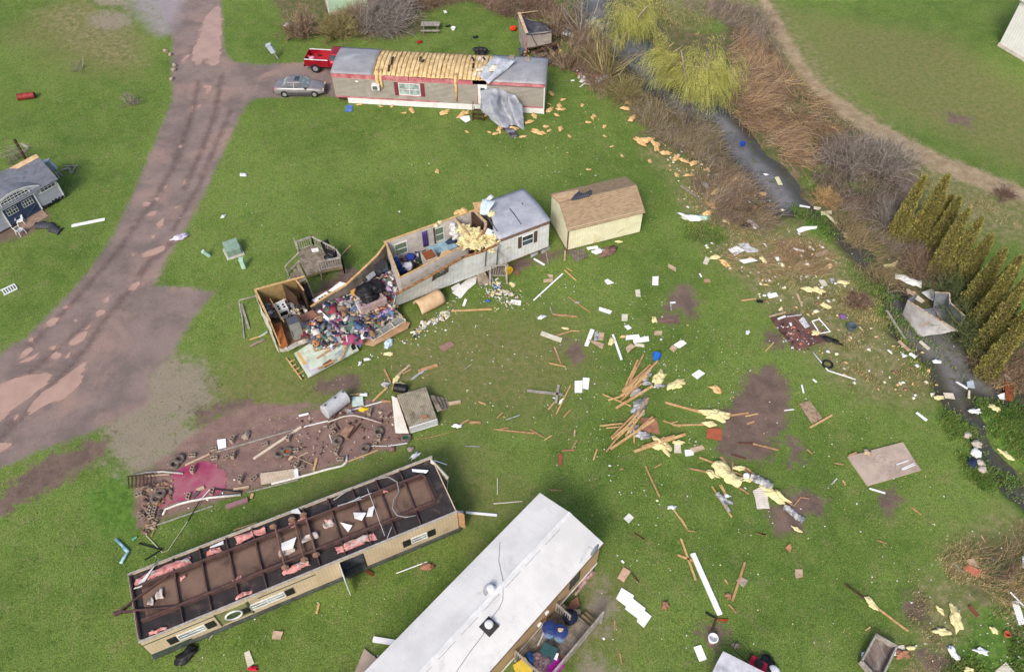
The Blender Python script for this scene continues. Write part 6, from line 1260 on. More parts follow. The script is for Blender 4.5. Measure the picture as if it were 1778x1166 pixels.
def tufts(poly,n,cols,label,hh,name,seed,thr=-9,w=0.012,spread=0.5,z0=-0.03,nblade=5,rad=0.08,exclude=()):
 rg=np.random.default_rng(seed);pp=px_poly(poly);mn,mx=pp.min(0),pp.max(0);Q=rg.uniform(mn,mx,(n*3,2));sd_=sdist(Q[:,0],Q[:,1],pp);Q=Q[rg.random(len(Q))<(np.clip(sd_/1.2+.3,0,1)*np.clip(.5+3*fbm(Q[:,0]+9,Q[:,1],1.8,seed+2),.03,1)if thr>-9 else(sd_>0))]
 if thr>-9:Q=Q[fbm(Q[:,0]+60,Q[:,1]+60,2.2,seed)>thr]
 for k,s_,dd in exclude:Q=Q[np.max([sdist(Q[:,0],Q[:,1],px_poly(p))for p in POLY[k]],axis=0)*s_<dd]
 Q=Q[:n];N=len(Q);Q=np.repeat(Q,nblade,0)+rg.normal(0,rad,(N*nblade,2));n_=len(Q);a=rg.uniform(0,6.28,n_);l=rg.uniform(0.5,1.1,n_)*hh;sp=rg.uniform(0.1,1,n_)*spread
 b0=np.stack([Q[:,0],Q[:,1],np.full(n_,z0)],1);tp=b0+np.stack([np.cos(a)*l*sp,np.sin(a)*l*sp,l*np.sqrt(1-(sp*0.9)**2)],1);s_=np.stack([-np.sin(a),np.cos(a),np.zeros(n_)],1)*w
 V=np.stack([b0-s_,b0+s_,tp],1).reshape(-1,3);o=bulk(name,V,np.arange(n_*3).reshape(-1,3),LEAF,tint(jit(rg,cols,n_,1,0.6,1.35),Q));o['kind']='stuff';o['label']=label;return o
GR=[srgb(112,138,60),srgb(88,116,48),srgb(134,152,76),srgb(146,144,92)]
WEED=[srgb(92,130,54),srgb(76,110,46),srgb(120,148,72),srgb(130,130,84)]
tufts([(-40,-40),(1000,-40),(1180,300),(1500,640),(1700,930),(1640,1200),(-40,1200)],34000,GR,'short mown grass of the lawns',0.10,'lawn_grass',1,w=0.024,nblade=4,rad=0.10,spread=0.8,exclude=(('road',1,-0.3),('pad',1,-0.2),('mud',1,0.0)))
for nm,pl,n,cs_ in(('a',[(1375,355),(1445,372),(1450,420),(1400,400),(1380,372)],1500,WEED),('b',[(1470,470),(1530,500),(1590,620),(1640,660),(1600,640),(1540,560)],1900,WEED),('c',[(1690,690),(1790,705),(1800,850),(1760,800),(1715,750)],1900,WEED),('d',[(1735,815),(1800,860),(1800,960),(1760,880)],1600,WEED),('e',[(1400,262),(1460,300),(1500,330),(1440,345),(1395,310)],1600,WEED),('f',[(1640,1120),(1790,1040),(1790,1190),(1620,1190)],2200,WEED),('g',[(1180,372),(1265,385),(1260,425),(1190,415)],1100,WEED),('i',[(1505,440),(1560,520),(1640,620),(1680,660),(1600,600),(1530,520)],1500,WEED),('j',[(1620,700),(1690,740),(1740,830),(1700,860),(1650,760)],2000,WEED)):
 tufts(pl,n,cs_,'bright green weeds on the wet bank',0.2,'creek_weeds',ord(nm),w=0.03,thr=-0.12,rad=0.12)
DRYC=[srgb(176,156,116),srgb(150,132,98),srgb(198,178,138),srgb(110,116,64)]
tufts([(1180,330),(1330,370),(1500,470),(1600,620),(1640,690),(1500,690),(1390,600),(1290,500),(1200,420)],8000,DRYC+[srgb(96,120,54)],'dry straw-coloured grass on the left bank',0.26,'dry_grass',21,w=0.014,thr=-0.05,rad=0.13,spread=0.95)
tufts([(1600,960),(1800,880),(1800,1200),(1570,1200),(1570,1120)],5000,DRYC,'dry grass at the lower right edge',0.24,'dry_grass',22,w=0.013,thr=-0.02,rad=0.13,spread=0.95)
tufts([(1300,20),(1400,150),(1520,250),(1700,330),(1800,400),(1700,380),(1500,280),(1380,180),(1280,60)],5000,DRYC,'dry grass beside the farm track',0.3,'dry_grass',23,w=0.015,thr=-0.1,rad=0.14,spread=0.95)
tufts([(1120,-20),(1260,-20),(1240,60),(1180,80),(1130,70)],2000,DRYC+GR,'mixed dry grass behind the willows',0.35,'dry_grass',24,w=0.02,thr=-0.1,rad=0.14,spread=0.95)
# == vehicles
def paint(nm,c,c2=None):
 t=NT(nm);t.b.inputs['Coat Weight'].default_value=0.4;t.b.inputs['Coat Roughness'].default_value=0.15
 return t.out(t.mix(t.ramp(t.noise(1.2,4),0.3,0.7),c,c2 or tuple(x*0.85 for x in c[:3])+(1,)),0.38,0.35,0.5)
def loft(secs):
 """secs: (x, halfwidth, zbottom, ztop, shoulder) -> closed body"""
 P=[]
 for x,w,z0,z1,sh in secs:
  r=[(0,z0),(w*0.8,z0),(w*0.96,z0+0.08),(w,z0+0.3*(z1-z0)),(w,z0+0.62*(z1-z0)),(w*0.97,z1-sh),(w*0.88,z1-0.015),(w*0.5,z1+0.012),(0,z1+0.018)]
  P.append([Vector((x,y,z))for y,z in r]+[Vector((x,-y,z))for y,z in r[-2:0:-1]])
 return P
def loftmesh(P):
 b=MB();k=len(P[0]);vs=[p for r_ in P for p in r_];n=len(P)
 fs=[(i*k+j,(i+1)*k+j,(i+1)*k+(j+1)%k,i*k+(j+1)%k)for i in range(n-1)for j in range(k)]+[tuple(range(k)),tuple((n-1)*k+j for j in range(k))[::-1]]
 return b.add(vs,fs)
def wheel(par,x,y,rr,w,rimr=0.62):
 T_=Matrix.Translation((x,y,rr))@Matrix.Rotation(math.pi/2,4,'X')
 b=MB();b.T=T_;b.lathe([(rr*0.62,-w/2),(rr*0.93,-w/2),(rr,-w/2+0.03),(rr,w/2-0.03),(rr*0.93,w/2),(rr*0.62,w/2)],26);t_=b.build('tyre',M('black_tyre',srgb(38,38,40)),None);
 e=empty('wheel');link_=e;e.parent=par;t_.parent=e
 b=MB();b.T=T_;b.lathe([(rr*0.6,-w/2-0.005),(rr*0.55,-w/2-0.012),(rr*0.5,-w/2+0.03),(0.06,-w/2+0.01),(0.05,-w/2-0.01)],20);b.lathe([(rr*0.6,w/2+0.005),(rr*0.55,w/2+0.012),(rr*0.5,w/2-0.03),(0.06,w/2-0.01),(0.05,w/2+0.01)],20)
 b.build('rim',M('silver_rim',srgb(176,178,182),None,3,0.35,metal=0.5,var=0.05),e)
def archdisc(par,x,rr,hw):
 for s in(-1,1):
  b=MB();b.T=Matrix.Translation((x,s*(hw+0.001),rr))@Matrix.Rotation(math.pi/2,4,'X');b.lathe([(rr*1.16,-0.004),(rr*1.16,0.004)],24);b.build('wheel_arch',BLACK,par)
A=G(480,160);B_=G(566,160);ang=math.atan2(B_.y-A.y,B_.x-A.x)
e=empty('parked_car',tuple((A+B_)/2),ang,'silver grey four-door sedan with a sunroof parked beside the long mobile home','car');
CP=paint('silver_grey_paint',srgb(152,148,150),srgb(132,128,132));CD=M('dark_grey_lower_paint',srgb(86,86,92),None,2,0.4,metal=0.3)
sec=[(-2.35,0.70,0.42,0.72,0.1),(-2.28,0.80,0.3,0.88,0.1),(-2.0,0.85,0.22,0.95,0.08),(-1.4,0.87,0.2,0.97,0.08),(-0.4,0.87,0.2,0.94,0.08),(0.7,0.87,0.2,0.92,0.08),(1.3,0.86,0.2,0.88,0.09),(1.9,0.83,0.22,0.78,0.1),(2.2,0.78,0.28,0.70,0.12),(2.34,0.66,0.36,0.58,0.1)]
loftmesh(loft(sec)).build('body',CP,e,smooth=True)
b=MB();[b.box(-1.45,1.25,s*0.874-0.006,s*0.874+0.006,0.2,0.5)for s in(-1,1)];b.build('side_cladding',CD,e)
rf=[(-0.95,0.58,1.36),(0.25,0.60,1.37)]
for s in(-1,1):
 b=MB();b.slab([(-1.45,s*0.80,0.95),(0.95,s*0.81,0.91),(0.32,s*0.615,1.33),(-1.0,s*0.60,1.33)],0.02);g=b.build('side_window',GLASS,e)
 b=MB();b.bar((-0.35,s*0.82,0.94),(-0.35,s*0.625,1.34),0.05,0.03);b.bar((-1.5,s*0.8,0.95),(-0.98,s*0.6,1.36),0.07,0.04);b.bar((1.0,s*0.81,0.91),(0.3,s*0.615,1.36),0.05,0.04);b.build('pillar',CP,g)
 b=MB();b.box(0.62,0.80,s*0.93-0.06,s*0.93+0.06,0.9,1.02);b.build('mirror',BLACK,e,bevel=0.02)
b=MB();b.slab([(0.98,-0.78,0.915),(0.98,0.78,0.915),(0.33,0.6,1.35),(0.33,-0.6,1.35)],0.02);b.build('windshield',GLASS_L,e)
b=MB();b.slab([(-1.5,-0.76,0.965),(-1.5,0.76,0.965),(-1.0,0.58,1.35),(-1.0,-0.58,1.35)],0.02);b.build('rear_window',GLASS_L,e)
P=[[Vector((-1.03+1.38*i/8,0.62*(j/4-1),1.345+0.05*math.sin(math.pi*i/8)*1+0.02*math.cos((j/4-1)*1.5)))for j in range(9)]for i in range(9)];b=MB();b.sheet(P,0.03);rr_=b.build('roof',CP,e,smooth=True)
b=MB();b.slab([(-0.35,-0.38,1.425),(0.1,-0.38,1.42),(0.1,0.38,1.42),(-0.35,0.38,1.425)],0.02);b.build('sunroof',GLASS,rr_)
for s in(-1,1):
 b=MB();b.box(2.22,2.335,s*0.55-0.16,s*0.55+0.16,0.56,0.68);b.build('headlight',M('clear_lamp',srgb(220,210,190),None,3,0.2),e,bevel=0.02)
 b=MB();b.box(-2.37,-2.25,s*0.62-0.15,s*0.62+0.15,0.66,0.82);b.build('taillight',M('red_lamp',srgb(150,24,24),None,3,0.25),e,bevel=0.02)
b=MB();b.box(2.25,2.42,-0.72,0.72,0.3,0.5);b.build('bumper',CD,e,bevel=0.04);b=MB();b.box(-2.45,-2.3,-0.72,0.72,0.34,0.56);b.build('bumper',CD,e,bevel=0.04)
for x in(-1.35,1.45):
 archdisc(e,x,0.31,0.868)
 for s in(-1,1):wheel(e,x,s*0.80,0.31,0.19)
A=G(533,124);B_=G(598,128);ang=math.atan2(B_.y-A.y,B_.x-A.x)
e=empty('pickup_truck',tuple(A),ang,'red pickup truck with a loaded open bed behind the mobile home','pickup truck')
RP=paint('red_truck_paint',srgb(170,22,44),srgb(150,18,36));yc=1.0
e.location=tuple(A+Vector((-math.sin(ang),math.cos(ang),0))*0.9)
b=MB();z0,z1=0.62,1.32;b.box(0,2.35,-0.98,-0.90,z0,z1);b.box(0,2.35,0.90,0.98,z0,z1);b.box(0,2.35,-0.90,0.90,z0,z0+0.08);b.box(2.27,2.35,-0.9,0.9,z0+0.08,z1);b.build('cargo_bed',RP,e,bevel=0.015)
b=MB();b.box(-0.07,0.0,-0.96,0.96,z0,z1);b.build('tailgate',RP,e,bevel=0.02)
for y_ in(-1.0,.88):b=MB();b.box(0,2.3,y_,y_+.12,z1,z1+0.03);b.build('bed_rail',WHITE_TRIM,e)
cab=[(2.40,0.98,0.55,1.25,0.05),(2.6,0.98,0.5,1.28,0.05),(4.2,0.98,0.5,1.26,0.05),(4.6,0.98,0.5,1.22,0.06),(5.6,0.95,0.5,1.15,0.08),(5.9,0.86,0.55,1.02,0.1)]
loftmesh(loft(cab)).build('body',RP,e,smooth=True)
b=MB();P=[[Vector((2.5+1.35*i/6,0.78*(j/4-1),1.83+0.03*math.cos((j/4-1)*1.5)))for j in range(9)]for i in range(7)];b.sheet(P,0.05);b.build('roof',RP,e,smooth=True)
for s in(-1,1):
 b=MB();b.slab([(2.55,s*0.9,1.27),(4.15,s*0.9,1.26),(3.85,s*0.78,1.8),(2.55,s*0.78,1.8)],0.02);g=b.build('side_window',GLASS,e)
 b=MB();b.bar((2.48,s*0.92,1.25),(2.48,s*0.79,1.83),0.12,0.04);b.bar((3.3,s*0.92,1.25),(3.3,s*0.79,1.83),0.05,0.04);b.bar((4.22,s*0.92,1.25),(3.87,s*0.79,1.83),0.06,0.04);b.build('pillar',RP,g)
 b=MB();b.box(-0.075,-0.03,s*0.9-0.06,s*0.9+0.06,0.85,1.2);b.build('taillight',MATS['red_lamp'],e)
b=MB();b.slab([(2.46,-0.85,1.3),(2.46,0.85,1.3),(2.49,0.74,1.8),(2.49,-0.74,1.8)],0.02);b.build('rear_window',GLASS,e)
b=MB();b.slab([(4.22,-0.85,1.27),(4.22,0.85,1.27),(3.88,0.74,1.81),(3.88,-0.74,1.81)],0.02);b.build('windshield',GLASS,e)
b=MB();b.box(-0.22,-0.08,-0.9,0.9,0.5,0.66);b.build('bumper',BLACK,e,bevel=0.02)
b=MB();b.bar((0.3,0,0.5),(5.5,0,0.5),1.0,0.15);b.build('chassis',BLACK,e)
for x in(0.95,4.9):
 archdisc(e,x,0.40,0.982)
 for s in(-1,1):wheel(e,x,s*0.9,0.40,0.26)
E3=e
for i,(px,py,rr,mt,lb,nm)in enumerate(((533,104,.28,BLACK,'black bag in the bed of the red pickup','bag'),(541,101,.26,M('pink_bag',srgb(214,160,186)),'pink and white bundle in the bed of the red pickup','bundle'),(535,98,.2,M('orange_item',srgb(190,60,50)),'red orange jug at the front of the pickup bed','jug'))):
 b=MB();b.blob(G(px,py,1.0),rr,(1.1,1,.7),i);o=b.build(nm,mt,None,origin=G(px,py,1.0),smooth=True);tag(o,lb,nm)
# == yard things
Z={'Z2':(450,0,3.233),'Z3':(950,0,2.9156),'Z6':(650,300,3.556),'Z7':(1100,300,2.915),'Z8':(1400,300,2.915),'ZA':(900,540,3.43),'ZB':(1250,640,2.216),'ZC':(220,640,4.163),'ZD':(480,620,4.484),'ZE':(200,880,4.078),'ZF':(500,780,4.484),'ZG':(780,830,3.469),'ZH':(880,980,6.27),'ZI':(1180,960,5.658),'ZJ':(1450,940,5.159),'ZK':(1540,480,8.33),'ZL':(1600,600,4.86),'ZM':(0,240,6.48),'ZN':(860,0,7.775),'ZO':(1180,220,5.3),'ZP':(1180,420,5.829),'ZQ':(1380,400,5.3),'ZR':(1160,760,5.83),'ZS':(1040,860,3.811),'ZT':(800,560,4.858),'ZU':(820,120,8.08),'ZV':(780,440,6.476),'Z1':(0,0,2.9156),'Z9':(0,360,2.915),'ZX':(400,380,3.8875),'':(0,0,1)}
def zp(z,p):a=Z[z];return(a[0]+p[0]/a[2],a[1]+p[1]/a[2])
def gz(z,x,y,h=0.0):q=zp(z,(x,y));return G(q[0],q[1],h)
CTR=[0]
def pan(z,pts,mat,label,cat='panel',h=0.05,th=0.025,group=None,name=None,tilt=0.03):
 CTR[0]+=1;w=[gz(z,x,y,h+tilt*mnoise.noise(Vector((CTR[0]*1.7,i*2.3,0)))*2)for i,(x,y)in enumerate(pts)];c=sum(w,Vector())/len(w)
 if len(pts)==4:
  P=gridquad(w[0],w[1],w[2],w[3],6,6);crumple(P,0.012,CTR[0],1.5);b=MB();b.sheet(P,th)
  n=(w[1]-w[0]).cross(w[3]-w[0])
 else:b=MB();b.slab(w,th,(0,0,1))
 o=b.build(name or cat.replace(' ','_'),mat,None,origin=c);return tag(o,label,cat,group)
def brd(z,p,q,w,mat,label,cat='board',h=(0.06,0.06),th=None,group=None,name=None):
 a=gz(z,*p,h[0]);c=gz(z,*q,h[1]);m_=(a+c)/2;b=MB();n=3;d=(c-a);s=Vector((-d.y,d.x,0)).normalized()
 k1=w*0.15*(R.random()-.5);b.bar(a,c,w,th or w*0.5);
 if w<0.14:b.bar(a-d*0.02+s*k1,a+d*0.15,w*0.5,(th or w*0.5)*0.7)
 o=b.build(name or cat.replace(' ','_'),mat,None,origin=m_);return tag(o,label,cat,group)
def ins(z,x,y,rr,mat,label,cat='insulation',sq=(1.2,1,.35),group=None,h=0.08,name=None,amp=0.7,ang=None):
 CTR[0]+=1;b=MB();c=gz(z,x,y,h);b.T=Matrix.Translation(c)@Matrix.Rotation(ang if ang is not None else CTR[0]*1.3,4,'Z');sft=mat in(INSUL_Y,INSUL_O,INSUL_P,FOIL)
 if sft:
  rr*=.78;na=22;P=[]
  for i in range(7):
   row=[]
   for j in range(na+1):
    a=2*math.pi*(j%na)/na;k=(i/6)*rr*(1+.75*mnoise.noise(Vector((math.cos(a)*1.6+CTR[0],math.sin(a)*1.6,CTR[0]*.7)))+.35*mnoise.noise(Vector((math.cos(a)*5,math.sin(a)*5,CTR[0]))))
    zz_=rr*(.22+.55*abs(mnoise.noise(Vector((k*math.cos(a)*3,k*math.sin(a)*3,CTR[0])))))*(1-(i/6)**3);row.append(Vector((sq[0]*k*math.cos(a),sq[1]*k*math.sin(a),zz_)))
   P.append(row)
  b.sheet(crumple(P,.035,CTR[0],4),.03)
 else:b.blob((0,0,0),rr,sq,CTR[0],amp,3,1.8)
 o=b.build('insulation_scrap' if cat=='insulation' else(name or cat.replace(' ','_')),mat,None,origin=c,smooth=not sft);return tag(o,label,cat,group)
def strip(z,pts,w,mat,label,cat,h=0.08,amp=0.05,name=None,group=None,th=0.05,ws=None):
 P=[];q=[gz(z,x,y,h)for x,y in pts];ws=ws or[1]*len(q);f=[]
 for i in range(len(q)-1):
  for k in range(5):f.append((q[i].lerp(q[i+1],k/5),ws[i]*(1-k/5)+ws[i+1]*k/5))
 f.append((q[-1],ws[-1]))
 for i,(p,ww)in enumerate(f):
  d=(f[min(i+1,len(f)-1)][0]-f[max(i-1,0)][0]).normalized();s=Vector((-d.y,d.x,0));P.append([p+s*w*ww*(j/4-0.5)*(1+.5*mnoise.noise(p*4))+Vector((0,0,0.25*w*math.sin(math.pi*j/4)))for j in range(5)])
 CTR[0]+=1;sf=mat in(INSUL_Y,FOIL);b=MB();b.sheet(crumple(crumple(P,amp,CTR[0],3),.05*sf,CTR[0],8),th);c=q[len(q)//2];o=b.build(name or cat.replace(' ','_'),mat,None,origin=c,smooth=not sf);return tag(o,label,cat,group)
def pipe(z,pts,rr,mat,label,cat='pipe',h=0.06,name=None,hs=None):
 q=[gz(z,x,y,(hs[i]if hs else h))for i,(x,y)in enumerate(pts)];b=MB();b.tube(q,rr,8);o=b.build(name or cat.replace(' ','_'),mat,None,origin=q[len(q)//2],smooth=True);return tag(o,label,cat)
WP=M('white_plastic',srgb(234,236,238),srgb(220,222,226),3,0.4,var=0.04);GREYP=M('grey_box_paint',srgb(178,190,198),srgb(160,172,182),3,0.5,var=0.06);TEAL=M('pale_green_paint',srgb(168,200,180),srgb(150,184,166),3,0.55,var=0.06)
SAGE=M('sage_green_paint',srgb(132,156,140),srgb(116,140,126),3,0.55,var=0.06);REDB_=M('rusty_red_paint',srgb(146,52,48),srgb(112,40,38),2.5,0.6,var=0.15,dirt=(srgb(96,60,46),2),dirt_amt=0.4)
CINDER=CONC
e=empty('red_barrel',tuple(gz('Z1',140,500)),math.radians(14),'rusty red steel barrel lying on the lawn at the left','barrel')
b=MB();b.T=Matrix.Translation((0,0,0.3))@Matrix.Rotation(math.pi/2,4,'Y');b.lathe([(0.30,-0.75),(0.31,-0.74),(0.30,-0.7),(0.30,-0.27),(0.32,-0.25),(0.30,-0.23),(0.30,0.23),(0.32,0.25),(0.30,0.27),(0.30,0.7),(0.31,0.74),(0.3,0.75)],26);b.build('drum_body',REDB_,e);b=MB();b.T=Matrix.Translation((0.752,0,0.3))@Matrix.Rotation(math.pi/2,4,'Y');b.lathe([(0.25,0),(0.25,0.01)],20);b.build('drum_lid',M('dark_red_lid',srgb(96,40,38)),e)
def pedestal(px,py,hh_,w,label,lean=0.25,az=0.0,mat=GREYP):
 e=empty('electric_meter_post',tuple(G(px,py)),az,label,'electric box');e.rotation_euler=(lean*0.3,-lean,az)
 b=MB();b.box(-0.06,0.06,-0.05,0.05,-0.1,hh_*0.6);b.build('post',M('grey_post_wood',srgb(150,148,144)),e)
 b=MB();b.box(-w/2,w/2,-0.15,0.15,hh_*0.45,hh_);bx=b.build('box',mat,e,bevel=0.015);b=MB();b.box(-w*0.4,w*0.4,-0.17,-0.152,hh_*0.5,hh_*0.72);b.build('panel_door',mat,bx)
 b=MB();b.box(-w*0.56,w*0.56,-0.2,0.2,hh_,hh_+0.05);b.build('cap',mat,bx);return e
pedestal(483,102,1.7,0.5,'leaning grey electric box by the drive behind the red pickup',0.35)
pedestal(108,306,1.8,0.55,'leaning pale grey electric box beside the garden shed',0.3)
e=empty('fallen_rail',tuple(gz('ZM',790,350)),0,'broken wooden rail lying on the lawn beside the grey electric box','rail');o_=Vector(e.location)
b=MB();[b.bar(gz('ZM',*p,.1)-o_,gz('ZM',*q,.1)-o_,0.11,0.07)for p,q in(((720,318),(875,306)),((850,318),(812,390)),((775,340),(805,395)),((690,360),(775,335)),((630,380),(668,450)))];b.build('rail_timber',GREY_WOOD,e)
def telebox(px,py,hh_,w,label,az=0.1,lean=0.0,mat=TEAL):
 e=empty('utility_pedestal',tuple(G(px,py)),az,label,'utility box');e.rotation_euler=(0,lean,az);b=MB();b.box(-w/2,w/2,-w/2,w/2,0,hh_*0.86);b.build('body',mat,e,bevel=0.02)
 b=MB();b.box(-w*0.56,w*0.56,-w*0.56,w*0.56,hh_*0.86,hh_);b.build('cap',mat,e,bevel=0.03);return e
telebox(424,465,1.0,0.32,'pale green utility pedestal nearest the wooden deck')
telebox(364,444,0.75,0.26,'pale green utility pedestal leaning near the road',0.5,-0.5)
e=empty('transformer_box',tuple(G(406,438)),0.5,'large sage green transformer box on a concrete pad','transformer')
b=MB();b.box(-0.68,0.68,-0.66,0.66,-0.05,0.1);b.build('concrete_pad',M('pale_concrete',srgb(186,184,176)),e,bevel=0.02);b=MB();b.prism([(-0.55,-0.5),(0.55,-0.5),(0.55,0.5),(-0.55,0.5)],[0.1]*4,[0.72,0.72,0.9,0.9]);b.build('cabinet',SAGE,e,bevel=0.03);b=MB();b.box(-0.5,-0.02,-0.53,-0.502,0.16,0.66);b.box(0.02,0.5,-0.53,-0.502,0.16,0.66);b.build('cabinet_door',SAGE,e)
def chair(loc,az,label,tip=0):
 e=empty('plastic_chair',tuple(loc),az,label,'chair','white plastic chairs');e.rotation_euler=(tip,0,az)
 b=MB();b.slab([(-.24,-.24,.42),(.24,-.24,.42),(.22,.24,.40),(-.22,.24,.40)],.03);b.build('seat',WP,e)
 b=MB();b.slab([(-.24,.24,.42),(.24,.24,.42),(.2,.36,.86),(-.2,.36,.86)],.025);b.build('backrest',WP,e)
 for x in(-.22,.22):
  for y in(-.22,.24):b=MB();b.bar((x,y,0.41),(x*1.2,y*1.15,0),.045);b.build('leg',WP,e)
  b=MB();b.bar((x*1.15,-.24,.62),(x*1.15,.3,.64),.05,.03);b.build('armrest',WP,e)
chair(gz('ZM',245,1075),2.6,'white plastic chair in the dirt at the foot of the shed ramp',0.0)
chair(gz('ZM',250,965),0.4,'white plastic chair standing by the navy shed doors')
strip('ZM',[(400,985),(470,975),(570,985),(630,1040),(680,1050)],0.75,M('black_corrugated_sheet',srgb(58,60,68),srgb(44,46,54),2,0.6,lines=('x',.14,.04,srgb(84,86,92))),'bent black ribbed sheet lying by the shed ramp','sheet',h=0.05)
brd('ZM',(805,985),(1180,910),0.33,WP,'long white board lying on the grass beside the road',h=(.05,.05),th=.04)
e=empty('plastic_ladder',tuple(gz('Z9',48,418)),0.75,'short white slatted rack lying on the lawn at the left edge','rack');b=MB();b.box(-.5,.5,-.35,-.28,.02,.1);b.box(-.5,.5,.28,.35,.02,.1);b.build('side_rail',WP,e);b=MB();[b.box(-.45+.18*k,-.38+.18*k,-.28,.28,.04,.09)for k in range(6)];b.build('slats',WP,e)
e=empty('utility_pole',tuple(G(58,300)),0.0,'slim pole with a short crossarm behind the garden shed','pole');b=MB();b.bar((0,0,0),(0,0,3.4),.16);b.build('pole',DARK_WOOD,e);b=MB();a_=G(37,249,3.4)-e.location;c_=G(49,257,3.3)-e.location;b.bar(a_,c_,.14,.1);b.build('crossarm',GREY_WOOD,e)
b=MB();[b.tube([a_.lerp(c_,k),a_+Vector((-14,-3-2*k*3,-1.5))],.012,4)for k in(0,.5,1)];b.build('wire',M('pale_wire',srgb(150,146,130)),e)
A=gz('Z2',910,172);C_=gz('Z2',1018,172);e=empty('picnic_table',tuple((A+C_)/2),0,'weathered grey picnic table on the lawn behind the long home','picnic table')
b=MB();[b.box(-0.95,.95,-.42+.17*k,-.27+.17*k,.72,.76)for k in range(5)];b.build('tabletop',GREY_WOOD,e)
for y in(-.82,.82):b=MB();b.box(-.95,.95,y-.13,y+.13,.42,.46);b.build('bench',GREY_WOOD,e)
for x in(-.7,.7):b=MB();b.bar((x,-.7,0),(x,-.2,.72),.08);b.bar((x,.7,0),(x,.2,.72),.08);b.bar((x,-.85,.38),(x,.85,.38),.06,.1);b.build('leg_frame',OLD_WOOD,e)
def bucket(z,x,y,rr,hh_,mat,label,cat='bucket',lay=False,name=None):
 e=empty(name or cat.replace(' ','_'),tuple(gz(z,x,y,rr if lay else 0)),R.random()*6,label,cat);b=MB()
 if lay:b.T=Matrix.Rotation(math.pi/2,4,'Y')
 b.lathe([(rr*.8,0),(rr,hh_),(rr*1.06,hh_),(rr*1.06,hh_+.03),(rr*.93,hh_+.03),(rr*.9,hh_*.9),(rr*.75,.04)],20);b.build('shell',mat,e);
 b=MB();b.T=Matrix.Rotation(math.pi/2,4,'Y')if lay else Matrix.Identity(4);b.torus((0,0,hh_*.95),rr*1.08,.02,20,6);b.build('rim',mat,e);return e
bucket('Z2',1090,168,.22,.25,WP,'round white bucket on the lawn behind the long home')
ins('Z2',992,132,.2,BROWN_PANEL,'pale clod beside the picnic table','clod');ins('Z2',900,235,.22,M('bright_red_cloth',srgb(176,30,36)),'bright red cloth on the grass near the picnic table','cloth');brd('Z2',(1048,150),(1072,143),.2,BLACK,'black strip on the lawn right of the picnic table','strip');pan('Z2',[(1034,62),(1048,60),(1056,72),(1042,76)],BRIGHT_WHITE,'small white panel on the lawn below the top brush')
ins('Z2',1215,208,.18,BLACK,'small dark object on the lawn above the long home','debris',name='debris');ins('Z2',152,140,.25,WP,'white lump beside the upright brown bush','lump')
pan('Z2',[(488,592),(526,590),(522,628),(482,628)],M('blue_scuffed_board',srgb(60,104,176),srgb(90,124,176),2,0.6,dirt=(srgb(150,120,110),2),dirt_amt=.4),'scuffed blue board on the grass below the long mobile home','board')
b=MB();b.blob(gz('Z2',1245,290,.3),.5,(1.3,.8,.7),4,.5,3);o=b.build('black_tarp_bundle',BLACK,None,origin=gz('Z2',1245,290,.3));tag(o,'black bundle sticking up behind the torn roof','bundle')
F=Frame(gz('ZN',415,760),gz('ZN',750,720));L=F.L;r=root(F,'collapsed_shed','small grey plywood shed with its dark roof caved in','shed')
PLY=M('grey_plywood_wall',srgb(166,156,148),srgb(146,136,130),1.4,.8,lines=('x',1.1,.02,srgb(110,98,90)))
W=3.0;b=MB();b.box(.05,L,0,.08,.9,2.35);b.build('front_wall',PLY,r);b=MB();b.slab([(0,.1,.05),(0,W,.05),(-.1,W,2.7),(0,.1,2.25)],.08);b.build('side_wall',PLY,r);b=MB();b.slab([(.1,W,.05),(L,W,.05),(L,W,1.4),(.1,W,2.6)],.08);b.slab([(L,.1,.05),(L,W,.05),(L,W,1.4),(L,.1,2.2)],.08);b.build('wall',PLY,r)
DR=M('dark_torn_roofing',srgb(84,84,92),srgb(58,58,64),1.6,.8,var=.2,dirt=(srgb(120,112,104),1.5),dirt_amt=.4)
P=gridquad((-.1,-.2,2.45),(L+.1,-.15,2.35),(L+.2,W,1.5),(-.15,W+.1,2.8),14,12)
for i,r_ in enumerate(P):
 for j,p in enumerate(r_):p.z-=1.0*math.exp(-((i/14-.5)**2+(j/12-.55)**2)*9);
b=MB();b.sheet(crumple(P,.10,3,1.4),.05);b.build('caved_roof',DR,r,smooth=True)
b=MB();b.slab([(-.12,-.1,2.5),(.15,-.1,2.55),(.1,W+.1,2.98),(-.2,W+.1,2.95)],.06);b.slab([(.1,W,2.95),(1.9,W+.15,2.9),(1.9,W+.25,2.8),(.1,W+.25,2.8)],.05);b.build('bare_roof_edge',TAN_PANEL,r)
b=MB();b.box(-.04,.06,-.06,0,.1,2.3);b.build('corner_trim',RED_TRIM,r)
b=MB();b.bar((.5,-.1,2.2),(1.3,-.15,.6),.15,.05);b.bar((.8,-.3,.5),(3.2,-.4,1.5),.5,.04);b.bar((.1,-.2,.9),(2.2,-.3,1.2),.08);b.bar((1.6,-.3,.7),(L,-.3,.8),.1);b.build('broken_board',DARK_WOOD,r)
def pallet(loc,az,label,tilt=(0,0),n=7,w=1.2,l=1.3,mat=None):
 e=empty('wooden_pallet',tuple(loc),az,label,'pallet');e.rotation_euler=(tilt[0],tilt[1],az);mat=mat or OLD_WOOD
 for y in(-w/2,0,w/2):b=MB();b.box(-l/2,l/2,y-.04,y+.04,0,.1);b.build('runner',mat,e)
 for k in range(n):x=-l/2+.06+(l-.12)*k/(n-1);b=MB();b.box(x-.045,x+.045,-w/2-.04,w/2+.04,.1,.125);b.build('slat',mat,e)
 return e
pallet(gz('ZN',640,760,.2),.7,'brown slatted pallet propped below the collapsed small shed',(0.2,0.2),9,1.3,2.0)
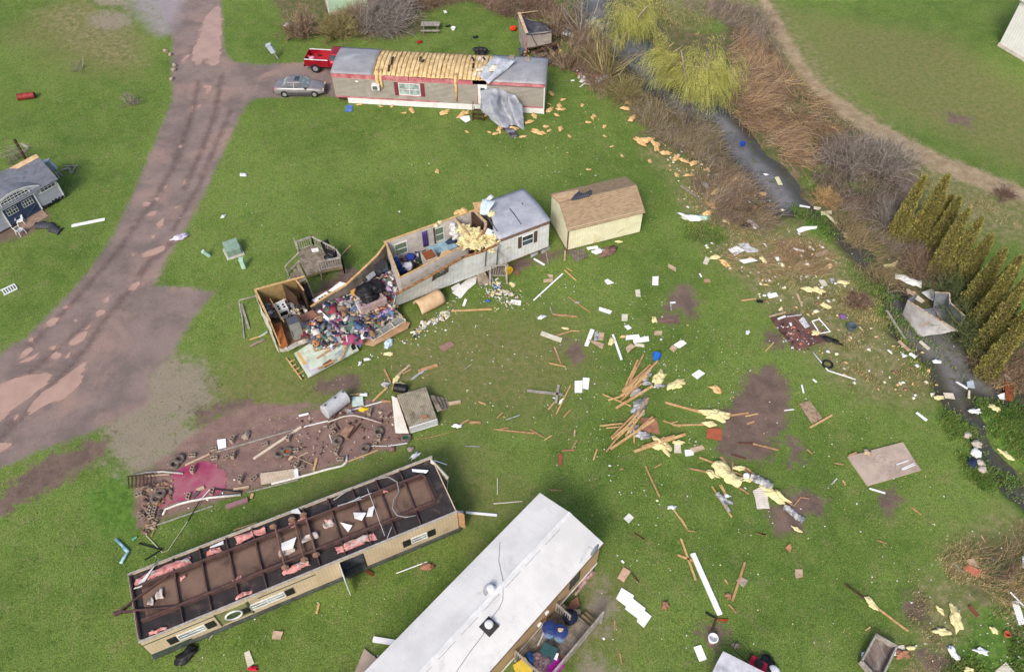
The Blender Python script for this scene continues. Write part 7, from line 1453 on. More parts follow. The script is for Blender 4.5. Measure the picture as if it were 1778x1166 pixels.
pallet(gz('ZN',1190,570,.3),-.6,'large brown pallet by the creek right of the collapsed shed',(0.25,0.1),6,1.9,2.8)
bucket('ZN',350,740,.3,.6,M('grey_blue_can',srgb(88,102,112)),'grey blue can beside the collapsed shed corner','can')
bucket('ZN',800,705,.42,.5,BLACK,'black tub in the junk beside the collapsed shed','tub');ins('ZN',820,620,.25,M('red_plastic',srgb(160,28,44)),'red plastic item in the junk by the collapsed shed','plastic item');ins('ZN',882,690,.2,M('yellow_plastic',srgb(226,198,40)),'yellow jug next to the black tub','jug',sq=(1,1,1),amp=.1);ins('ZN',245,380,.35,M('orange_red_paint',srgb(214,64,28)),'orange red machine behind the collapsed shed','machine',h=.3,sq=(1,.8,.8),amp=.3)
clutter('junk_pile',[(1000,100),(1035,95),(1042,118),(1050,130),(1020,135),(995,112)],260,lambda x,y,rg:.05+.25*rg.random(),.06,.22,[srgb(140,110,90),srgb(110,84,70),srgb(170,160,150),srgb(90,90,94),srgb(200,120,120),srgb(190,190,194)],'scattered junk and broken boards right of the collapsed shed',31,.5)
clutter('junk_pile',[(905,80),(985,85),(990,103),(930,106),(905,98)],200,lambda x,y,rg:.1+.4*rg.random(),.06,.22,[srgb(120,90,70),srgb(90,66,54),srgb(150,140,130),srgb(70,70,74),srgb(180,150,110)],'broken boards and junk in front of the collapsed shed',32,.5)
clutter('white_litter_pile',[(978,44),(992,45),(994,55),(980,56)],60,lambda x,y,rg:.3+.5*rg.random(),.08,.2,[srgb(235,235,238),srgb(200,204,210)],'white rags caught in the bare brush',33,.6)
ins('ZN',1320,350,.9,M('pale_cream_foam',srgb(226,218,190)),'cream foam chunk on the creek bank at the top','foam',h=.3)
strip('ZN',[(1360,1110),(1420,1080),(1500,1030)],.45,M('pale_teal_sheet',srgb(196,216,212)),'pale teal sheet sticking out of the bank brush','sheet',h=.2)
dzp=.62
for(x,y,rr,mt,lb,nm)in((270,1010,.3,M('bright_blue_bag',srgb(40,92,160)),'bright blue bag in the porch corner','bag'),(380,1050,.5,M('patchwork_cloth',srgb(150,130,130),srgb(90,50,70),9,.9,var=.4,dirt=(srgb(60,80,90),6),dirt_amt=.6),'bag of multicoloured cloth on the porch floor','bag')):
 b=MB();b.blob(gz('ZH',x,y,dzp+.25),rr,(1,1,.6),2,.3,3);o=b.build('cloth_bag' if rr>.4 else 'bag',mt,None,origin=gz('ZH',x,y,dzp+.2),smooth=True);tag(o,lb,'bag')
def tote(x,y,sx,sy,sz,az,mt,lb,cat='tote',nm='plastic_tote'):
 e=empty(nm,tuple(gz('ZH',x,y,dzp)),az,lb,cat);b=MB();b.box(-sx/2,sx/2,-sy/2,sy/2,0,sz);b.build('bin',mt,e,bevel=.03);b=MB();b.box(-sx/2-.03,sx/2+.03,-sy/2-.03,sy/2+.03,sz,sz+.05);l=b.build('lid',mt,e,bevel=.02)
 b=MB();b.box(-.02,.02,-sy/2,sy/2,sz+.051,sz+.07);b.box(-sx/2,sx/2,-.02,.02,sz+.051,sz+.068);b.build('ridge',mt,l);return e
tote(440,990,.85,.75,.4,1.1,M('dark_teal_plastic',srgb(52,88,92)),'dark teal storage tote in the middle of the porch')
tote(510,1110,.75,.75,.3,.75,M('magenta_plastic',srgb(168,28,150)),'bright magenta storage tote by the porch railing')
pan('ZH',[(508,945),(565,965),(545,1040),(492,1015)],BRIGHT_WHITE,'white lid resting on the porch between the totes','lid',h=dzp+.35);pan('ZH',[(555,960),(650,985),(620,1060),(545,1030)],BROWN_PANEL,'brown board on the porch floor against the railing','board',h=dzp+.04);pan('ZH',[(600,870),(720,920),(660,975),(580,930)],M('worn_grey_mat',srgb(128,112,104),srgb(104,92,86)),'worn grey brown mat on the porch boards','mat',h=dzp+.03)
pan('ZH',[(395,725),(412,735),(345,880),(328,880)],STEEL,'folded grey chair frame leaning by the tan wall','chair frame',h=dzp+.3)
tote(175,1150,.7,.7,.5,.6,M('yellow_plastic2',srgb(214,186,70)),'yellow tote cut off by the bottom edge next to the porch')
pan('ZH',[(690,400),(770,340),(790,440),(740,500),(670,470)],BROWN_PANEL,'torn brown board sheet below the tan wall','board',h=.2,th=.05);brd('ZH',(700,520),(800,520),.28,M('pale_log_core',srgb(196,184,160)),'short pale log next to the black trash can','log',h=(.15,.15),th=.25);strip('ZH',[(740,330),(800,240),(860,150),(945,75)],.18,M('red_white_skirting_debris',srgb(196,168,160),srgb(130,84,70),5),'torn strip of skirting debris along the tan wall','strip',h=.12)
pan('ZI',[(425,960),(960,1230),(700,1450),(255,1290)],M('scuffed_white_top',srgb(206,206,212),srgb(180,180,188),1.4,.6,dirt=(srgb(110,108,112),2),dirt_amt=.4),'large scuffed white roof panel cut off by the bottom edge','roof panel',h=1.1,th=.06,tilt=0)
e=empty('lawn_mower',tuple(gz('ZI',760,1110)),-.6,'red lawn mower with a black handle beside the scuffed white panel','lawn mower');e.scale=(1.1,1.1,1.1)
b=MB();b.box(-.42,.42,-.28,.28,.12,.34);b.build('deck',M('red_mower_paint',srgb(186,34,64),None,3,.4),e,bevel=.06);b=MB();b.lathe([(.2,.34),(.2,.5),(.12,.56)],16);b.build('engine',BLACK,e)
for x in(-.38,.38):
 for y in(-.3,.3):wheel(e,x,y,.12,.06)
for y in(-.24,.24):b=MB();b.tube([(-.4,y,.3),(-1.3,y,.85)],.018,6);b.build('handle',BLACK,e)
b=MB();b.tube([(-1.3,-.24,.85),(-1.34,0,.9),(-1.3,.24,.85)],.02,6);b.build('handlebar',BLACK,e)
ins('ZI',860,1100,.35,BLACK,'black machine part behind the red mower','machine part',h=.2);ins('ZI',925,1150,.3,WP,'white rounded item at the end of the red mower','plastic item',h=.2,amp=.2);brd('ZI',(820,972),(780,1060),.06,GREY_WOOD,'grey stick beside the red mower handle','stick')
e=empty('wooden_box_bed',tuple(gz('ZJ',395,1010)),math.radians(-30),'grey weathered wooden box bed standing open at the lower right','trailer bed')
A=[gz('ZJ',365,835,.5),gz('ZJ',550,940,.5),gz('ZJ',400,1250,.5),gz('ZJ',235,1075,.5)];e.rotation_euler=(0,0,0);o_=Vector(e.location)
b=MB();b.slab([A[0]-o_+Vector((0,0,-.3)),A[1]-o_+Vector((0,0,-.3)),A[2]-o_+Vector((0,0,-.3)),A[3]-o_+Vector((0,0,-.3))],.06,(0,0,1));b.build('floor_boards',M('grey_plank_floor',srgb(136,124,116),srgb(100,88,80),1.5,.9,stretch=(3,.6,1),dirt=(srgb(190,186,180),1.4),dirt_amt=.45),e)
for i in range(4):b=MB();p,q=A[i]-o_,A[(i+1)%4]-o_;b.bar(p+Vector((0,0,-.1)),q+Vector((0,0,-.1)),.09,.45,ext=.0 if i%2 else .05);b.build('side_board',GREY_WOOD,e)
pan('ZJ',[(535,935),(618,922),(630,975),(550,985)],CREAM_PANEL,'cream ribbed panel beside the grey wooden box bed');pan('ZJ',[(535,985),(570,980),(568,1020),(525,1015)],BRIGHT_WHITE,'small white panel tucked under the cream ribbed panel');pan('ZJ',[(235,990),(262,985),(262,1030),(235,1035)],WP,'white scrap at the left corner of the grey box bed')
e=empty('metal_building_wreck',tuple(gz('ZK',650,600)),0,'grey metal box body lying open in the creek','metal wreck');o_=Vector(e.location)
def kk(x,y,h):return gz('ZK',x,y,h)-o_
GM=M('grey_weathered_metal',srgb(178,176,174),srgb(156,156,158),1.2,.55,metal=.1,var=.08,dirt=(srgb(150,126,100),1.2),dirt_amt=.35);GI=M('grey_inner_ribbed_metal',srgb(142,148,158),srgb(122,128,140),1.2,.5,metal=.2,var=.08)
def quadsheet(a,b_,c,d,mat,nm,amp=.04,th=.05,n=8,seed=1):m=MB();m.sheet(crumple(gridquad(a,b_,c,d,n,n),amp,seed,1.0),th);return m.build(nm,mat,e,smooth=False)
quadsheet(kk(300,340,1.9),kk(1020,780,1.5),kk(480,880,-.1),kk(225,545,.1),GM,'outer_wall',.06,seed=2)
quadsheet(kk(300,340,1.9),kk(440,255,1.7),kk(370,400,.6),kk(235,540,.15),GI,'end_flap',.05,seed=3)
quadsheet(kk(500,480,.3),kk(670,455,.3),kk(850,690,.2),kk(620,640,.2),GI,'floor_panel',.03,seed=4)
quadsheet(kk(670,455,.35),kk(830,425,.35),kk(1035,765,.3),kk(850,690,.25),GI,'floor_panel',.03,seed=5)
quadsheet(kk(700,225,2.3),kk(905,240,2.2),kk(820,430,.4),kk(665,460,.35),GI,'end_wall',.03,seed=6)
quadsheet(kk(905,240,2.2),kk(910,400,1.9),kk(905,450,1.2),kk(820,430,.4),GI,'inner_wall',.03,seed=7)
quadsheet(kk(910,370,1.9),kk(1130,570,1.6),kk(1040,765,.3),kk(825,430,.38),GI,'inner_wall',.03,seed=8)
b=MB();[b.bar(kk(*p),kk(*q),.07,.07)for p,q in(((500,480,.4),(560,560,.35)),((670,455,.42),(850,690,.3)),((905,240,2.25),(910,370,1.95)),((910,370,1.95),(1130,570,1.65)),((1130,570,1.65),(1040,770,.4)),((690,225,2.35),(905,238,2.25)),((300,345,1.95),(1020,782,1.55)))];b.build('edge_rail',M('rusty_pale_edge',srgb(186,172,156),srgb(140,112,90),4),e)
b=MB()
for k in range(7):
 u=k/7;b.bar(kk(710+30*k,445+45*k-6*k,.42),kk(870+24*k-30,425+45*k+8,.42),.03,.05)
b.build('rib',GI,e)
for pts,hs,mat_,lab,nm in(([(500,230),(650,175),(690,230),(670,355),(590,300)],.5,WHITE_PANEL,'crumpled white siding behind the metal wreck','siding'),([(950,410),(1080,255),(1130,290),(1040,470)],.8,FOIL,'crumpled pale foil sheet right of the metal wreck','foil sheet'),([(400,320),(450,270),(550,355),(500,380)],.4,CREAM_PANEL,'cream board behind the left flap of the metal wreck','board'),([(1050,930),(1090,870),(1180,845),(1150,900),(1080,945)],.3,INSUL_Y,'pale yellow foam block at the right foot of the metal wreck','foam')):pan('ZK',pts,mat_,lab,nm,h=hs,th=.04,name=nm.replace(' ','_'))
ins('ZK',760,150,.5,INSUL_O,'orange foam lump behind the metal wreck','insulation',h=.3);ins('ZK',575,108,.25,INSUL_O,'small orange foam lump between the white strip and the metal wreck');ins('ZK',358,235,.25,TAN_PANEL,'tan lump left of the metal wreck flap','clod')
strip('ZK',[(110,-10),(250,20),(300,60),(500,110)],.65,WHITE_PANEL,'long white siding strip on the bank above the metal wreck','siding strip',h=.25,amp=.06)
brd('ZK',(1215,870),(1330,990),.2,GREY_WOOD,'grey timber on the bank right of the metal wreck','timber');brd('ZK',(0,490),(120,690),.16,GREY_WOOD,'long grey log left of the metal wreck, upper piece','log',h=(.1,.1));brd('ZK',(130,700),(265,905),.14,GREY_WOOD,'long grey log left of the metal wreck, lower piece','log');brd('ZK',(170,930),(325,1075),.2,TAN_PANEL,'tan plank below the metal wreck','plank');brd('ZK',(475,935),(610,1050),.2,CREAM_PANEL,'cream plank in the creek below the metal wreck','plank');brd('ZK',(325,1110),(420,1170),.2,WP,'white plank on the bank below the tan plank','plank')
e=empty('brown_platform',tuple(G(1395,575)),0,'dark brown collapsed shed floor littered with scraps','platform');o_=Vector(e.location)
BRF=M('dark_brown_floorboard',srgb(112,82,76),srgb(88,62,58),1.5,.85,var=.15,dirt=(srgb(64,46,42),2),dirt_amt=.4)
b=MB();b.slab([gz('ZP',x,y,.12)-o_ for x,y in((920,770),(1150,735),(1470,1000),(1190,1090),(1100,990),(1040,930))],.12,(0,0,1));b.build('floor_boards',BRF,e)
b=MB();[b.bar(gz('ZP',*p,.24)-o_,gz('ZP',*q,.24)-o_,.22,.05)for p,q in(((1150,760),(1290,880)),((1280,880),(1400,950)))];b.build('brown_board',M('red_brown_board',srgb(128,88,72)),e)
b=MB();[b.bar(gz('ZP',*p,.22)-o_,gz('ZP',*q,.22)-o_,.12,.06)for p,q in(((905,755),(1070,710)),)];b.build('edge_board',TAN_PANEL,e)
pan('ZP',[(1205,790),(1250,755),(1320,850),(1275,875)],M('white_flecked_sheet',srgb(222,222,226),srgb(150,150,156),6),'flecked white sheet on the dark brown platform','sheet',h=.3);brd('ZP',(995,780),(1070,750),.14,WP,'white strip on the corner of the dark brown platform','strip',h=(.25,.25));brd('ZP',(1085,755),(1235,735),.08,STEEL,'grey metal bar across the top of the dark brown platform','bar',h=(.3,.3))
ins('ZP',1375,918,.3,INSUL_Y,'yellow foam at the right corner of the brown platform','insulation',h=.25)
e=empty('white_metal_frame',tuple(gz('ZP',1430,850)),0,'open white rectangular metal frame beside the brown platform','frame');o_=Vector(e.location);b=MB();pts=[gz('ZP',x,y,h)-o_ for x,y,h in((1340,800,.5),(1415,780,.5),(1525,905,.3),(1420,925,.2))];[b.tube([pts[i],pts[(i+1)%4]],.04,6)for i in range(4)];b.build('frame_tube',WP,e)
clutter('platform_scraps',[(1345,555),(1395,550),(1425,585),(1400,605),(1375,600)],90,lambda x,y,rg:.2+.05*rg.random(),.03,.11,[srgb(220,220,226),srgb(120,100,110),srgb(60,50,50),srgb(190,120,100)],'small scraps scattered on the dark brown platform',35,.5)
bucket('ZQ',512,905,.32,.35,M('dark_grey_bucket',srgb(84,96,106)),'dark grey tub on the dry grass right of the brown platform','tub');ins('ZQ',442,790,.2,M('purple_cloth2',srgb(130,100,150)),'small purple cloth on the dry grass','cloth');ins('ZP',1500,985,.4,BLACK,'black burnt scrap at the right tip of the brown platform','scrap',sq=(1.8,.5,.3))
pipe('Z8',[(33,905),(110,1000),(250,1045)],.05,M('white_pipe',srgb(228,230,232)),'bent white pole lying below the brown platform','pole');b=MB();b.torus(gz('Z8',108,968,.08),.32,.07);o=b.build('black_hose_coil',BLACK,None,origin=gz('Z8',108,968,.08));tag(o,'coil of black hose beside the bent white pole','hose')
for i,(pts,mt,lab,cat,h)in enumerate((([(620,230),(760,255),(750,290),(630,255)],GREY_WOOD,'grey board on top of the rusty pieces','board',.7),([(700,280),(780,320),(770,470),(710,460)],M('rust_orange_sheet',srgb(140,78,44),srgb(104,58,38),3,.8),'curved rust orange sheet on the right bank','metal sheet',.4),([(580,245),(640,265),(630,310),(600,290)],MATS['rust_orange_sheet'],'small rust orange scrap above the creek','metal scrap',.3),([(640,415),(700,395),(712,455),(665,450)],WP,'white scrap below the rusty sheet','scrap',.3),([(720,205),(830,230),(820,265),(740,250)],LUMBER,'orange tan board behind the rusty pieces','board',.6),([(380,305),(435,290),(450,360),(390,350)],M('pale_blue_metal_box',srgb(176,190,204)),'pale blue metal panel standing in the creek','panel',.4),([(285,305),(300,300),(390,350),(385,368)],WP,'white plank in the creek next to the pale blue panel','plank',.1),([(180,395),(265,400),(285,450),(200,440)],CREAM_PANEL,'cream slatted panel floating by the bank','panel',.05),([(395,375),(412,378),(410,445),(390,440)],CREAM_PANEL,'short cream plank standing under the pale blue panel','plank',.05))):pan('ZL',pts,mt,lab,cat,h=h)
for(x,y,rr,lb)in((460,905,.3,'largest round white boulder at the water edge'),(470,830,.28,'flat pink grey rock above the round white boulder'),(385,755,.22,'tan rock highest in the line of creek rocks'),(495,990,.26,'grey rock below the round white boulder'),(515,1045,.26,'elongated grey rock lowest in the line of creek rocks'),(458,865,.12,'small stone between the flat rock and the boulder')):ins('ZL',x,y,rr,M('pale_river_rock',srgb(186,176,164),srgb(160,150,140),3,.9)if rr<.3 else WP,lb,'rock',sq=(1,1.1,.7),amp=.25,h=.05,group='rocks along the creek edge')
ins('ZL',430,985,.28,M('navy_cloth',srgb(38,50,84)),'crumpled navy cloth on the grass beside the creek rocks','cloth')
e=empty('concrete_slab',tuple(G(1535,805)),0,'square tan concrete slab with a round grey stain','slab');o_=Vector(e.location)
SLAB=M('tan_concrete',srgb(184,166,152),srgb(168,150,138),.8,.9,var=.12,dirt=(srgb(150,134,124),.9),dirt_amt=.5);b=MB();b.slab([gz('ZB',x,y,.06)-o_ for x,y in((490,338),(702,283),(772,390),(568,450))],.14,(0,0,1));b.build('slab',SLAB,e,bevel=.01)
t=NT('round_ash_stain');c=t.mix(t.ramp(t.noise(5,5,.8),.45,.6),srgb(176,158,146),srgb(132,126,122));t.out(c,.95)
P=[];cc=gz('ZB',643,366,.142)-o_
b=MB()
for rr in(.28,.52,.8):b.torus(cc+Vector((0,0,-.004)),rr,.014,36,4)
for k in range(5):a=k*1.25+.4;b.bar(cc+Vector((.2*math.cos(a),.2*math.sin(a),-.004)),cc+Vector((.85*math.cos(a),.85*math.sin(a),-.004)),.04,.012)
b.build('ash_ring',MATS['round_ash_stain'],e)
for i,(p,q)in enumerate((((680,368),(725,352)),((700,384),(748,362)),((704,388),(752,368)))):brd('ZB',p,q,.06,WP,['upper thin white rod on the concrete slab','middle thin white rod on the concrete slab','lowest thin white rod on the concrete slab'][i],'rod',h=(.18,.18))
brd('ZB',(497,333),(525,322),.1,LUMBER_O,'orange board end on the far corner of the concrete slab',h=(.2,.2));ins('ZB',568,322,.2,TAN_PANEL,'tan scrap at the upper edge of the concrete slab','scrap',h=.2)
pan('',[(610,1180),(633,1126),(663,1150),(640,1200)],SLAB,'tan concrete landing cut off at the bottom left of the white roof','slab',h=.05,th=.1,tilt=0)
# == tyres, blocks and pipes on the bare trailer pad
def tyre(z,x,y,rr,label,fill=None,group='old tyres on the trailer pad'):
 e=empty('old_tyre',tuple(gz(z,x,y,.1)),0,label,'tyre',group);e.rotation_euler=((R.random()-.5)*.2,(R.random()-.5)*.2,0);b=MB();b.torus((0,0,0),rr-.11,.11,30,10);b.build('rubber_ring',RUBBER,e,smooth=True)
 if fill:b=MB();b.lathe([(rr-.2,-.06),(rr-.2,-.02),(.02,.03)],18);b.build('inner_fill',fill,e)
for z,x,y,lb,f in(('ZC',380,650,'upper of two overlapping dark tyres at the pad edge',None),('ZC',345,688,'lower of two overlapping dark tyres at the pad edge',None),('ZC',248,898,'tyre half under another beside the red puddle',None),('ZC',215,938,'tyre lying on top beside the red puddle',None),('ZC',1103,612,'tyre beside the tyre with orange inside',None),('ZC',1162,597,'tyre with a bright orange middle',M('orange_paint_spot',srgb(226,96,30))),('ZD',478,650,'tyre left of the flat tan plank',None),('ZD',797,580,'tyre nearest the white deck panel',None),('ZD',692,710,'tyre by the near edge of the pad at right',None),('ZD',1010,625,'tyre with green glass in the middle at the pad corner',M('green_glass_fill',srgb(30,104,70)))):tyre(z,x,y,.36,lb,f)
def block(z,x,y,az,label,n=1,stand=False,group='concrete blocks on the trailer pad'):
 e=empty('concrete_block',tuple(gz(z,x,y)),az,label,'concrete block',group)
 for k in range(n):
  b=MB();z0=.2*k;T_=Matrix.Rotation((R.random()-.5)*.3*k,4,'Z');b.T=T_
  b.box(-.2,.2,-.1,-.07,z0,z0+.19);b.box(-.2,.2,.07,.1,z0,z0+.19)
  for x_ in(-.185,0,.185):b.box(x_-.015,x_+.015,-.07,.07,z0,z0+.19)
  b.build('block',CINDER,e)
  if k==0:g=MB();g.box(-.165,.165,-.068,.068,.0,.03);g.build('hollow',DARK_WOOD,e)
for z,x,y,a,lb,n in(('ZC',485,740,1.4,'stack of grey blocks at the upper end of the red puddle',2),('ZC',450,925,1.5,'grey block standing against the white pipe near the puddle',1),('ZC',620,892,1.5,'grey block standing against the white pipe farther right',1),('ZC',828,810,1.5,'stack of blocks left of the ribbed cream panel',2),('ZC',922,798,.9,'tilted block just left of the ribbed cream panel',1),('ZC',775,635,1.5,'block stack in the middle of the pad below the long board',2),('ZC',722,645,.7,'tan paver leaning beside the middle block stack',1),('ZC',636,650,.2,'small grey block near the top edge board',1),('ZC',630,585,.3,'block on the far side of the edge board',1),('ZC',772,522,1.4,'block stack right of the small white square panel',2),('ZC',1175,510,1.4,'block stack above the two tyres with orange',2),('ZC',1235,705,1.3,'block stack at the right end of the cream panel',2),('ZC',205,1022,1.5,'upright block in the rubble at the lower left pad corner',1),('ZC',168,1028,1.5,'smooth grey block beside the upright corner block',1),('ZC',90,915,.4,'block leaning in the rubble at the left pad edge',1),('ZC',478,632,.1,'pale block behind the two dark overlapping tyres',1),('ZC',1000,552,.5,'small square block in the middle of the pad',1),('ZD',440,545,.6,'brown block next to the flat tan plank',1),('ZD',440,600,.9,'tan block above the tyre left of the flat plank',1),('ZD',730,440,1.4,'stack of blocks under the far pad corner',2),('ZD',805,640,1.4,'stack of blocks below the tyre nearest the deck',2),('ZD',772,672,1.5,'pale upright block left of the stack by the near edge',1),('ZD',475,745,1.4,'stack of blocks near the bent end of the white pipe',2),('ZD',500,798,.05,'single hollow block inside the bend of the white pipe',1),('ZD',150,730,.2,'little block right of the orange-centred tyre',1),('ZD',195,870,.6,'tan block just right of the cream panel end',1),('ZC',110,1080,.8,'broken block in the lower left corner rubble',1),('ZC',180,1075,.3,'tan broken block beside the corner rubble',1)):block(z,x,y,a,lb,n)
clutter('pad_rubble',[(236,832),(290,825),(292,850),(268,885),(262,910),(236,915)],110,lambda x,y,rg:.03+.1*rg.random(),.05,.17,[srgb(170,150,130),srgb(130,110,96),srgb(150,120,96),srgb(110,96,90)],'broken blocks and boards heaped at the left end of the pad',41,.6)
clutter('pad_rubble',[(520,715),(600,700),(690,700),(695,750),(600,790),(500,800),(480,770)],150,lambda x,y,rg:.02+.06*rg.random(),.03,.10,[srgb(150,120,100),srgb(110,84,72),srgb(196,180,164),srgb(90,66,58)],'bits of rubble scattered on the bare pad',42,.5)
PB=M('white_pvc',srgb(226,222,214),srgb(204,198,188),4,.5,dirt=(srgb(150,126,108),2),dirt_amt=.35)
pipe('ZC',[(262,1055),(280,1015),(380,975),(460,955),(600,930),(825,910)],.075,PB,'long white pipe along the near edge of the pad, left half')
pipe('ZD',[(-40,985),(0,975),(200,925),(400,870),(510,845),(545,815),(550,765)],.075,PB,'long white pipe along the near edge of the pad, bent right half')
pipe('ZC',[(52,770),(140,748),(260,742),(408,755)],.06,M('grey_pipe',srgb(196,192,184)),'thin grey pipe across the upper left pad corner')
pipe('ZC',[(640,865),(700,875),(835,888)],.04,BLACK,'black hose beside the gap of the white pipe','hose')
e=empty('bent_pole',tuple(gz('ZC',480,1050)),0,'thin bent pole running from the pad toward the overturned trailer','pole');o_=Vector(e.location);b=MB();b.tube([gz('ZC',600,870,.3)-o_,gz('ZC',530,950,.2)-o_],.025,6);b.build('white_section',WP,e);b=MB();b.tube([gz('ZC',530,950,.2)-o_,gz('ZC',440,1100,.06)-o_],.03,6);b.build('black_section',BLACK,e);b=MB();b.tube([gz('ZC',440,1100,.06)-o_,gz('ZE',375,305,.05)-o_,gz('ZE',335,320,.05)-o_,gz('ZE',220,200,.05)-o_,gz('ZE',218,158,.05)-o_],.02,6);b.build('wire_section',CREAM_PANEL,e)
for i,(z,p,q,w,m_,lb)in enumerate((('ZC',(425,695),(600,615),.12,TAN_PANEL,'tan board along the far edge of the pad'),('ZC',(650,600),(1240,430),.09,GREY_WOOD,'long grey edge board on the far side of the pad'),('ZC',(918,650),(1262,420),.16,M('cream_timber',srgb(214,200,178)),'long cream timber slanting across the middle of the pad'),('ZC',(150,1150),(620,990),.08,GREY_WOOD,'grey edging board on the near side of the pad, left'),('ZC',(880,890),(1240,800),.08,GREY_WOOD,'grey edging board on the near side of the pad, right'),('ZD',(215,540),(400,495),.08,WHITE_TRIM,'white strip on the far pad edge beside the tank'),('ZD',(570,415),(820,345),.07,WHITE_TRIM,'white strip on the far pad edge toward the deck'),('ZD',(560,810),(790,722),.08,LUMBER,'tan edging board near the bend of the white pipe'),('ZD',(400,550),(500,400),.08,DARK_WOOD,'dark timber leaning beside the metal tank'),('ZD',(525,620),(580,535),.5,M('tan_seat_plank',srgb(160,128,108),srgb(130,98,82)),'flat tan plank in the middle of the right half of the pad'),('ZD',(565,620),(655,515),.12,DARK_WOOD,'dark brown board beside the flat tan plank'),('ZD',(690,690),(860,690),.05,WHITE_TRIM,'thin white strip by the near block stack'),('ZD',(870,690),(1020,668),.07,WHITE_TRIM,'white board end by the pad corner with the green tyre'),('ZD',(410,600),(432,665),.05,WHITE_TRIM,'short white stick left of the flat plank tyre'),('ZD',(290,885),(315,785),.14,LUMBER,'cream stake in the middle of the near pad half'),('ZD',(100,800),(125,770),.2,TAN_PANEL,'short tan board near the orange-centred tyre'),('ZD',(130,765),(280,835),.06,TAN_PANEL,'thin stick right of the orange-centred tyre'),('ZD',(160,780),(245,738),.06,TAN_PANEL,'short stick crossing the thin stick on the pad'),('ZC',(770,870),(885,852),.14,TAN_PANEL,'tan board just below the block stacks by the pipe gap'),('ZC',(225,990),(270,950),.1,LUMBER_O,'orange stick between the puddle tyres'),('ZC',(480,930),(520,885),.22,M('grey_wet_board',srgb(104,90,92)),'grey wet board leaning in the red puddle'),('ZC',(505,880),(560,855),.22,TAN_PANEL,'tan board end leaning beside the grey wet board'),('ZC',(720,1000),(875,945),.3,M('mauve_board',srgb(150,114,118)),'mauve board on the grass below the pad'),('ZC',(775,1165),(940,1112),.09,LUMBER,'tan stick on the grass above the overturned trailer'),('ZE',(168,255),(330,300),.08,BLACK,'black stick on the grass left of the overturned trailer'),('ZE',(210,372),(330,300),.08,BLACK,'second black stick crossing below the first'),('ZC',(900,935),(912,900),.16,LUMBER,'short tan block on the pad edge below the pipe gap'),('ZC',(140,775),(310,760),.08,TAN_PANEL,'tan stick under the thin grey corner pipe'))):brd(z,p,q,w,m_,lb,'board' if w>.07 else 'stick')
strip('ZE',[(5,225),(90,315),(40,400)],.15,M('pale_blue_trim',srgb(176,206,214),srgb(90,140,160),3),'bent pale blue strip on the grass at the far left','strip',h=.08,amp=.02)
bucket('ZE',152,210,.08,.25,M('green_bottle',srgb(110,180,150),None,3,.2),'pale green bottle on the grass beside the pad','bottle',lay=True)
e=empty('fallen_slatted_rack',tuple(gz('ZC',130,820)),.15,'dark slatted rack in the upper left corner of the pad','rack');b=MB();[b.bar((-.85+.22*k,-.35,.1),(-.9+.22*k,.35,.35),.06)for k in range(7)];b.build('slats',DARK_WOOD,e);b=MB();b.bar((-.95,.35,.36),(.6,.35,.36),.06);b.build('rail',DARK_WOOD,e)
pan('ZC',[(965,755),(1210,722),(1215,785),(970,838)],M('cream_ribbed_panel',srgb(206,190,168),srgb(188,170,148),2,.7,lines=('x',.09,.02,srgb(150,132,112))),'cream ribbed panel leaning inside the long white pipe',h=.12);pan('ZC',[(1208,725),(1238,720),(1242,780),(1215,785)],WP,'white end piece of the cream ribbed panel','board',h=.14)
pan('ZC',[(653,512),(716,503),(720,566),(660,580)],BRIGHT_WHITE,'small white square panel on the gravel beyond the pad');ins('ZC',865,478,.22,CONC,'grey stone beyond the pad near the white square panel','rock')
pan('ZD',[(587,308),(672,300),(678,372),(592,385)],M('pale_mint_lid',srgb(196,214,204)),'pale mint square lid beside the metal tank','lid',h=.15)
for z,x,y,lb in(('ZD',900,715,'round mauve stone at the near right pad corner'),('ZD',1045,715,'tan stone below the tyre with green glass')):ins(z,x,y,.2,M('mauve_stone',srgb(140,104,104))if 'mauve' in lb else CONC,lb,'rock',amp=.2,sq=(1,1,.6))
A=gz('ZD',385,420,.62);B_=gz('ZD',530,310,.62);e=empty('oil_tank',tuple((A+B_)/2-Vector((0,0,.62))),math.atan2(B_.y-A.y,B_.x-A.x),'silver oval steel tank lying beyond the bare pad','tank')
b=MB();n=24;Lh=(B_-A).length/2+.1;ring=[(.36*math.cos(t_)*1.0,.62+.55*math.sin(t_))for t_ in[2*math.pi*k/n for k in range(n)]]
P=[[Vector((x,(.42 if abs(c)>.0 else 0)*0+c*1.25*s_,.6+(z_-.6)*s_))for c,z_ in ring]for x,s_ in((-Lh-.04,.86),(-Lh,1),(Lh,1),(Lh+.04,.86))]
k=n;vs=[p for r_ in P for p in r_];b.add(vs,[(i*k+j,i*k+(j+1)%k,(i+1)*k+(j+1)%k,(i+1)*k+j)for i in range(3)for j in range(k)]+[tuple(range(k))[::-1],tuple(3*k+j for j in range(k))]);b.build('tank_body',STEEL,e)
for x in(-.7,.1,.75):b=MB();b.lathe([(.05,1.1),(.05,1.24),(.07,1.24),(.07,1.28)],12,(x,0,0));b.build('tank_port',M('dark_steel_port',srgb(90,92,98)),e)
b=MB();[b.bar((x,y,0),(x,y*.7,.25),.05)for x in(-.6,.6)for y in(-.3,.3)];b.build('tank_leg',STEEL_BR,e)
pipe('ZD',[(400,505),(520,460),(600,450),(700,475),(820,512)],.045,M('pale_bent_rail',srgb(196,188,180)),'pale bent rail arching over the pad from the tank','rail',hs=[.1,.3,.45,.35,.1])
pan('ZD',[(528,395),(560,405),(600,435),(565,445)],FOIL,'bent pale metal piece by the foot of the tank','metal scrap',h=.4)
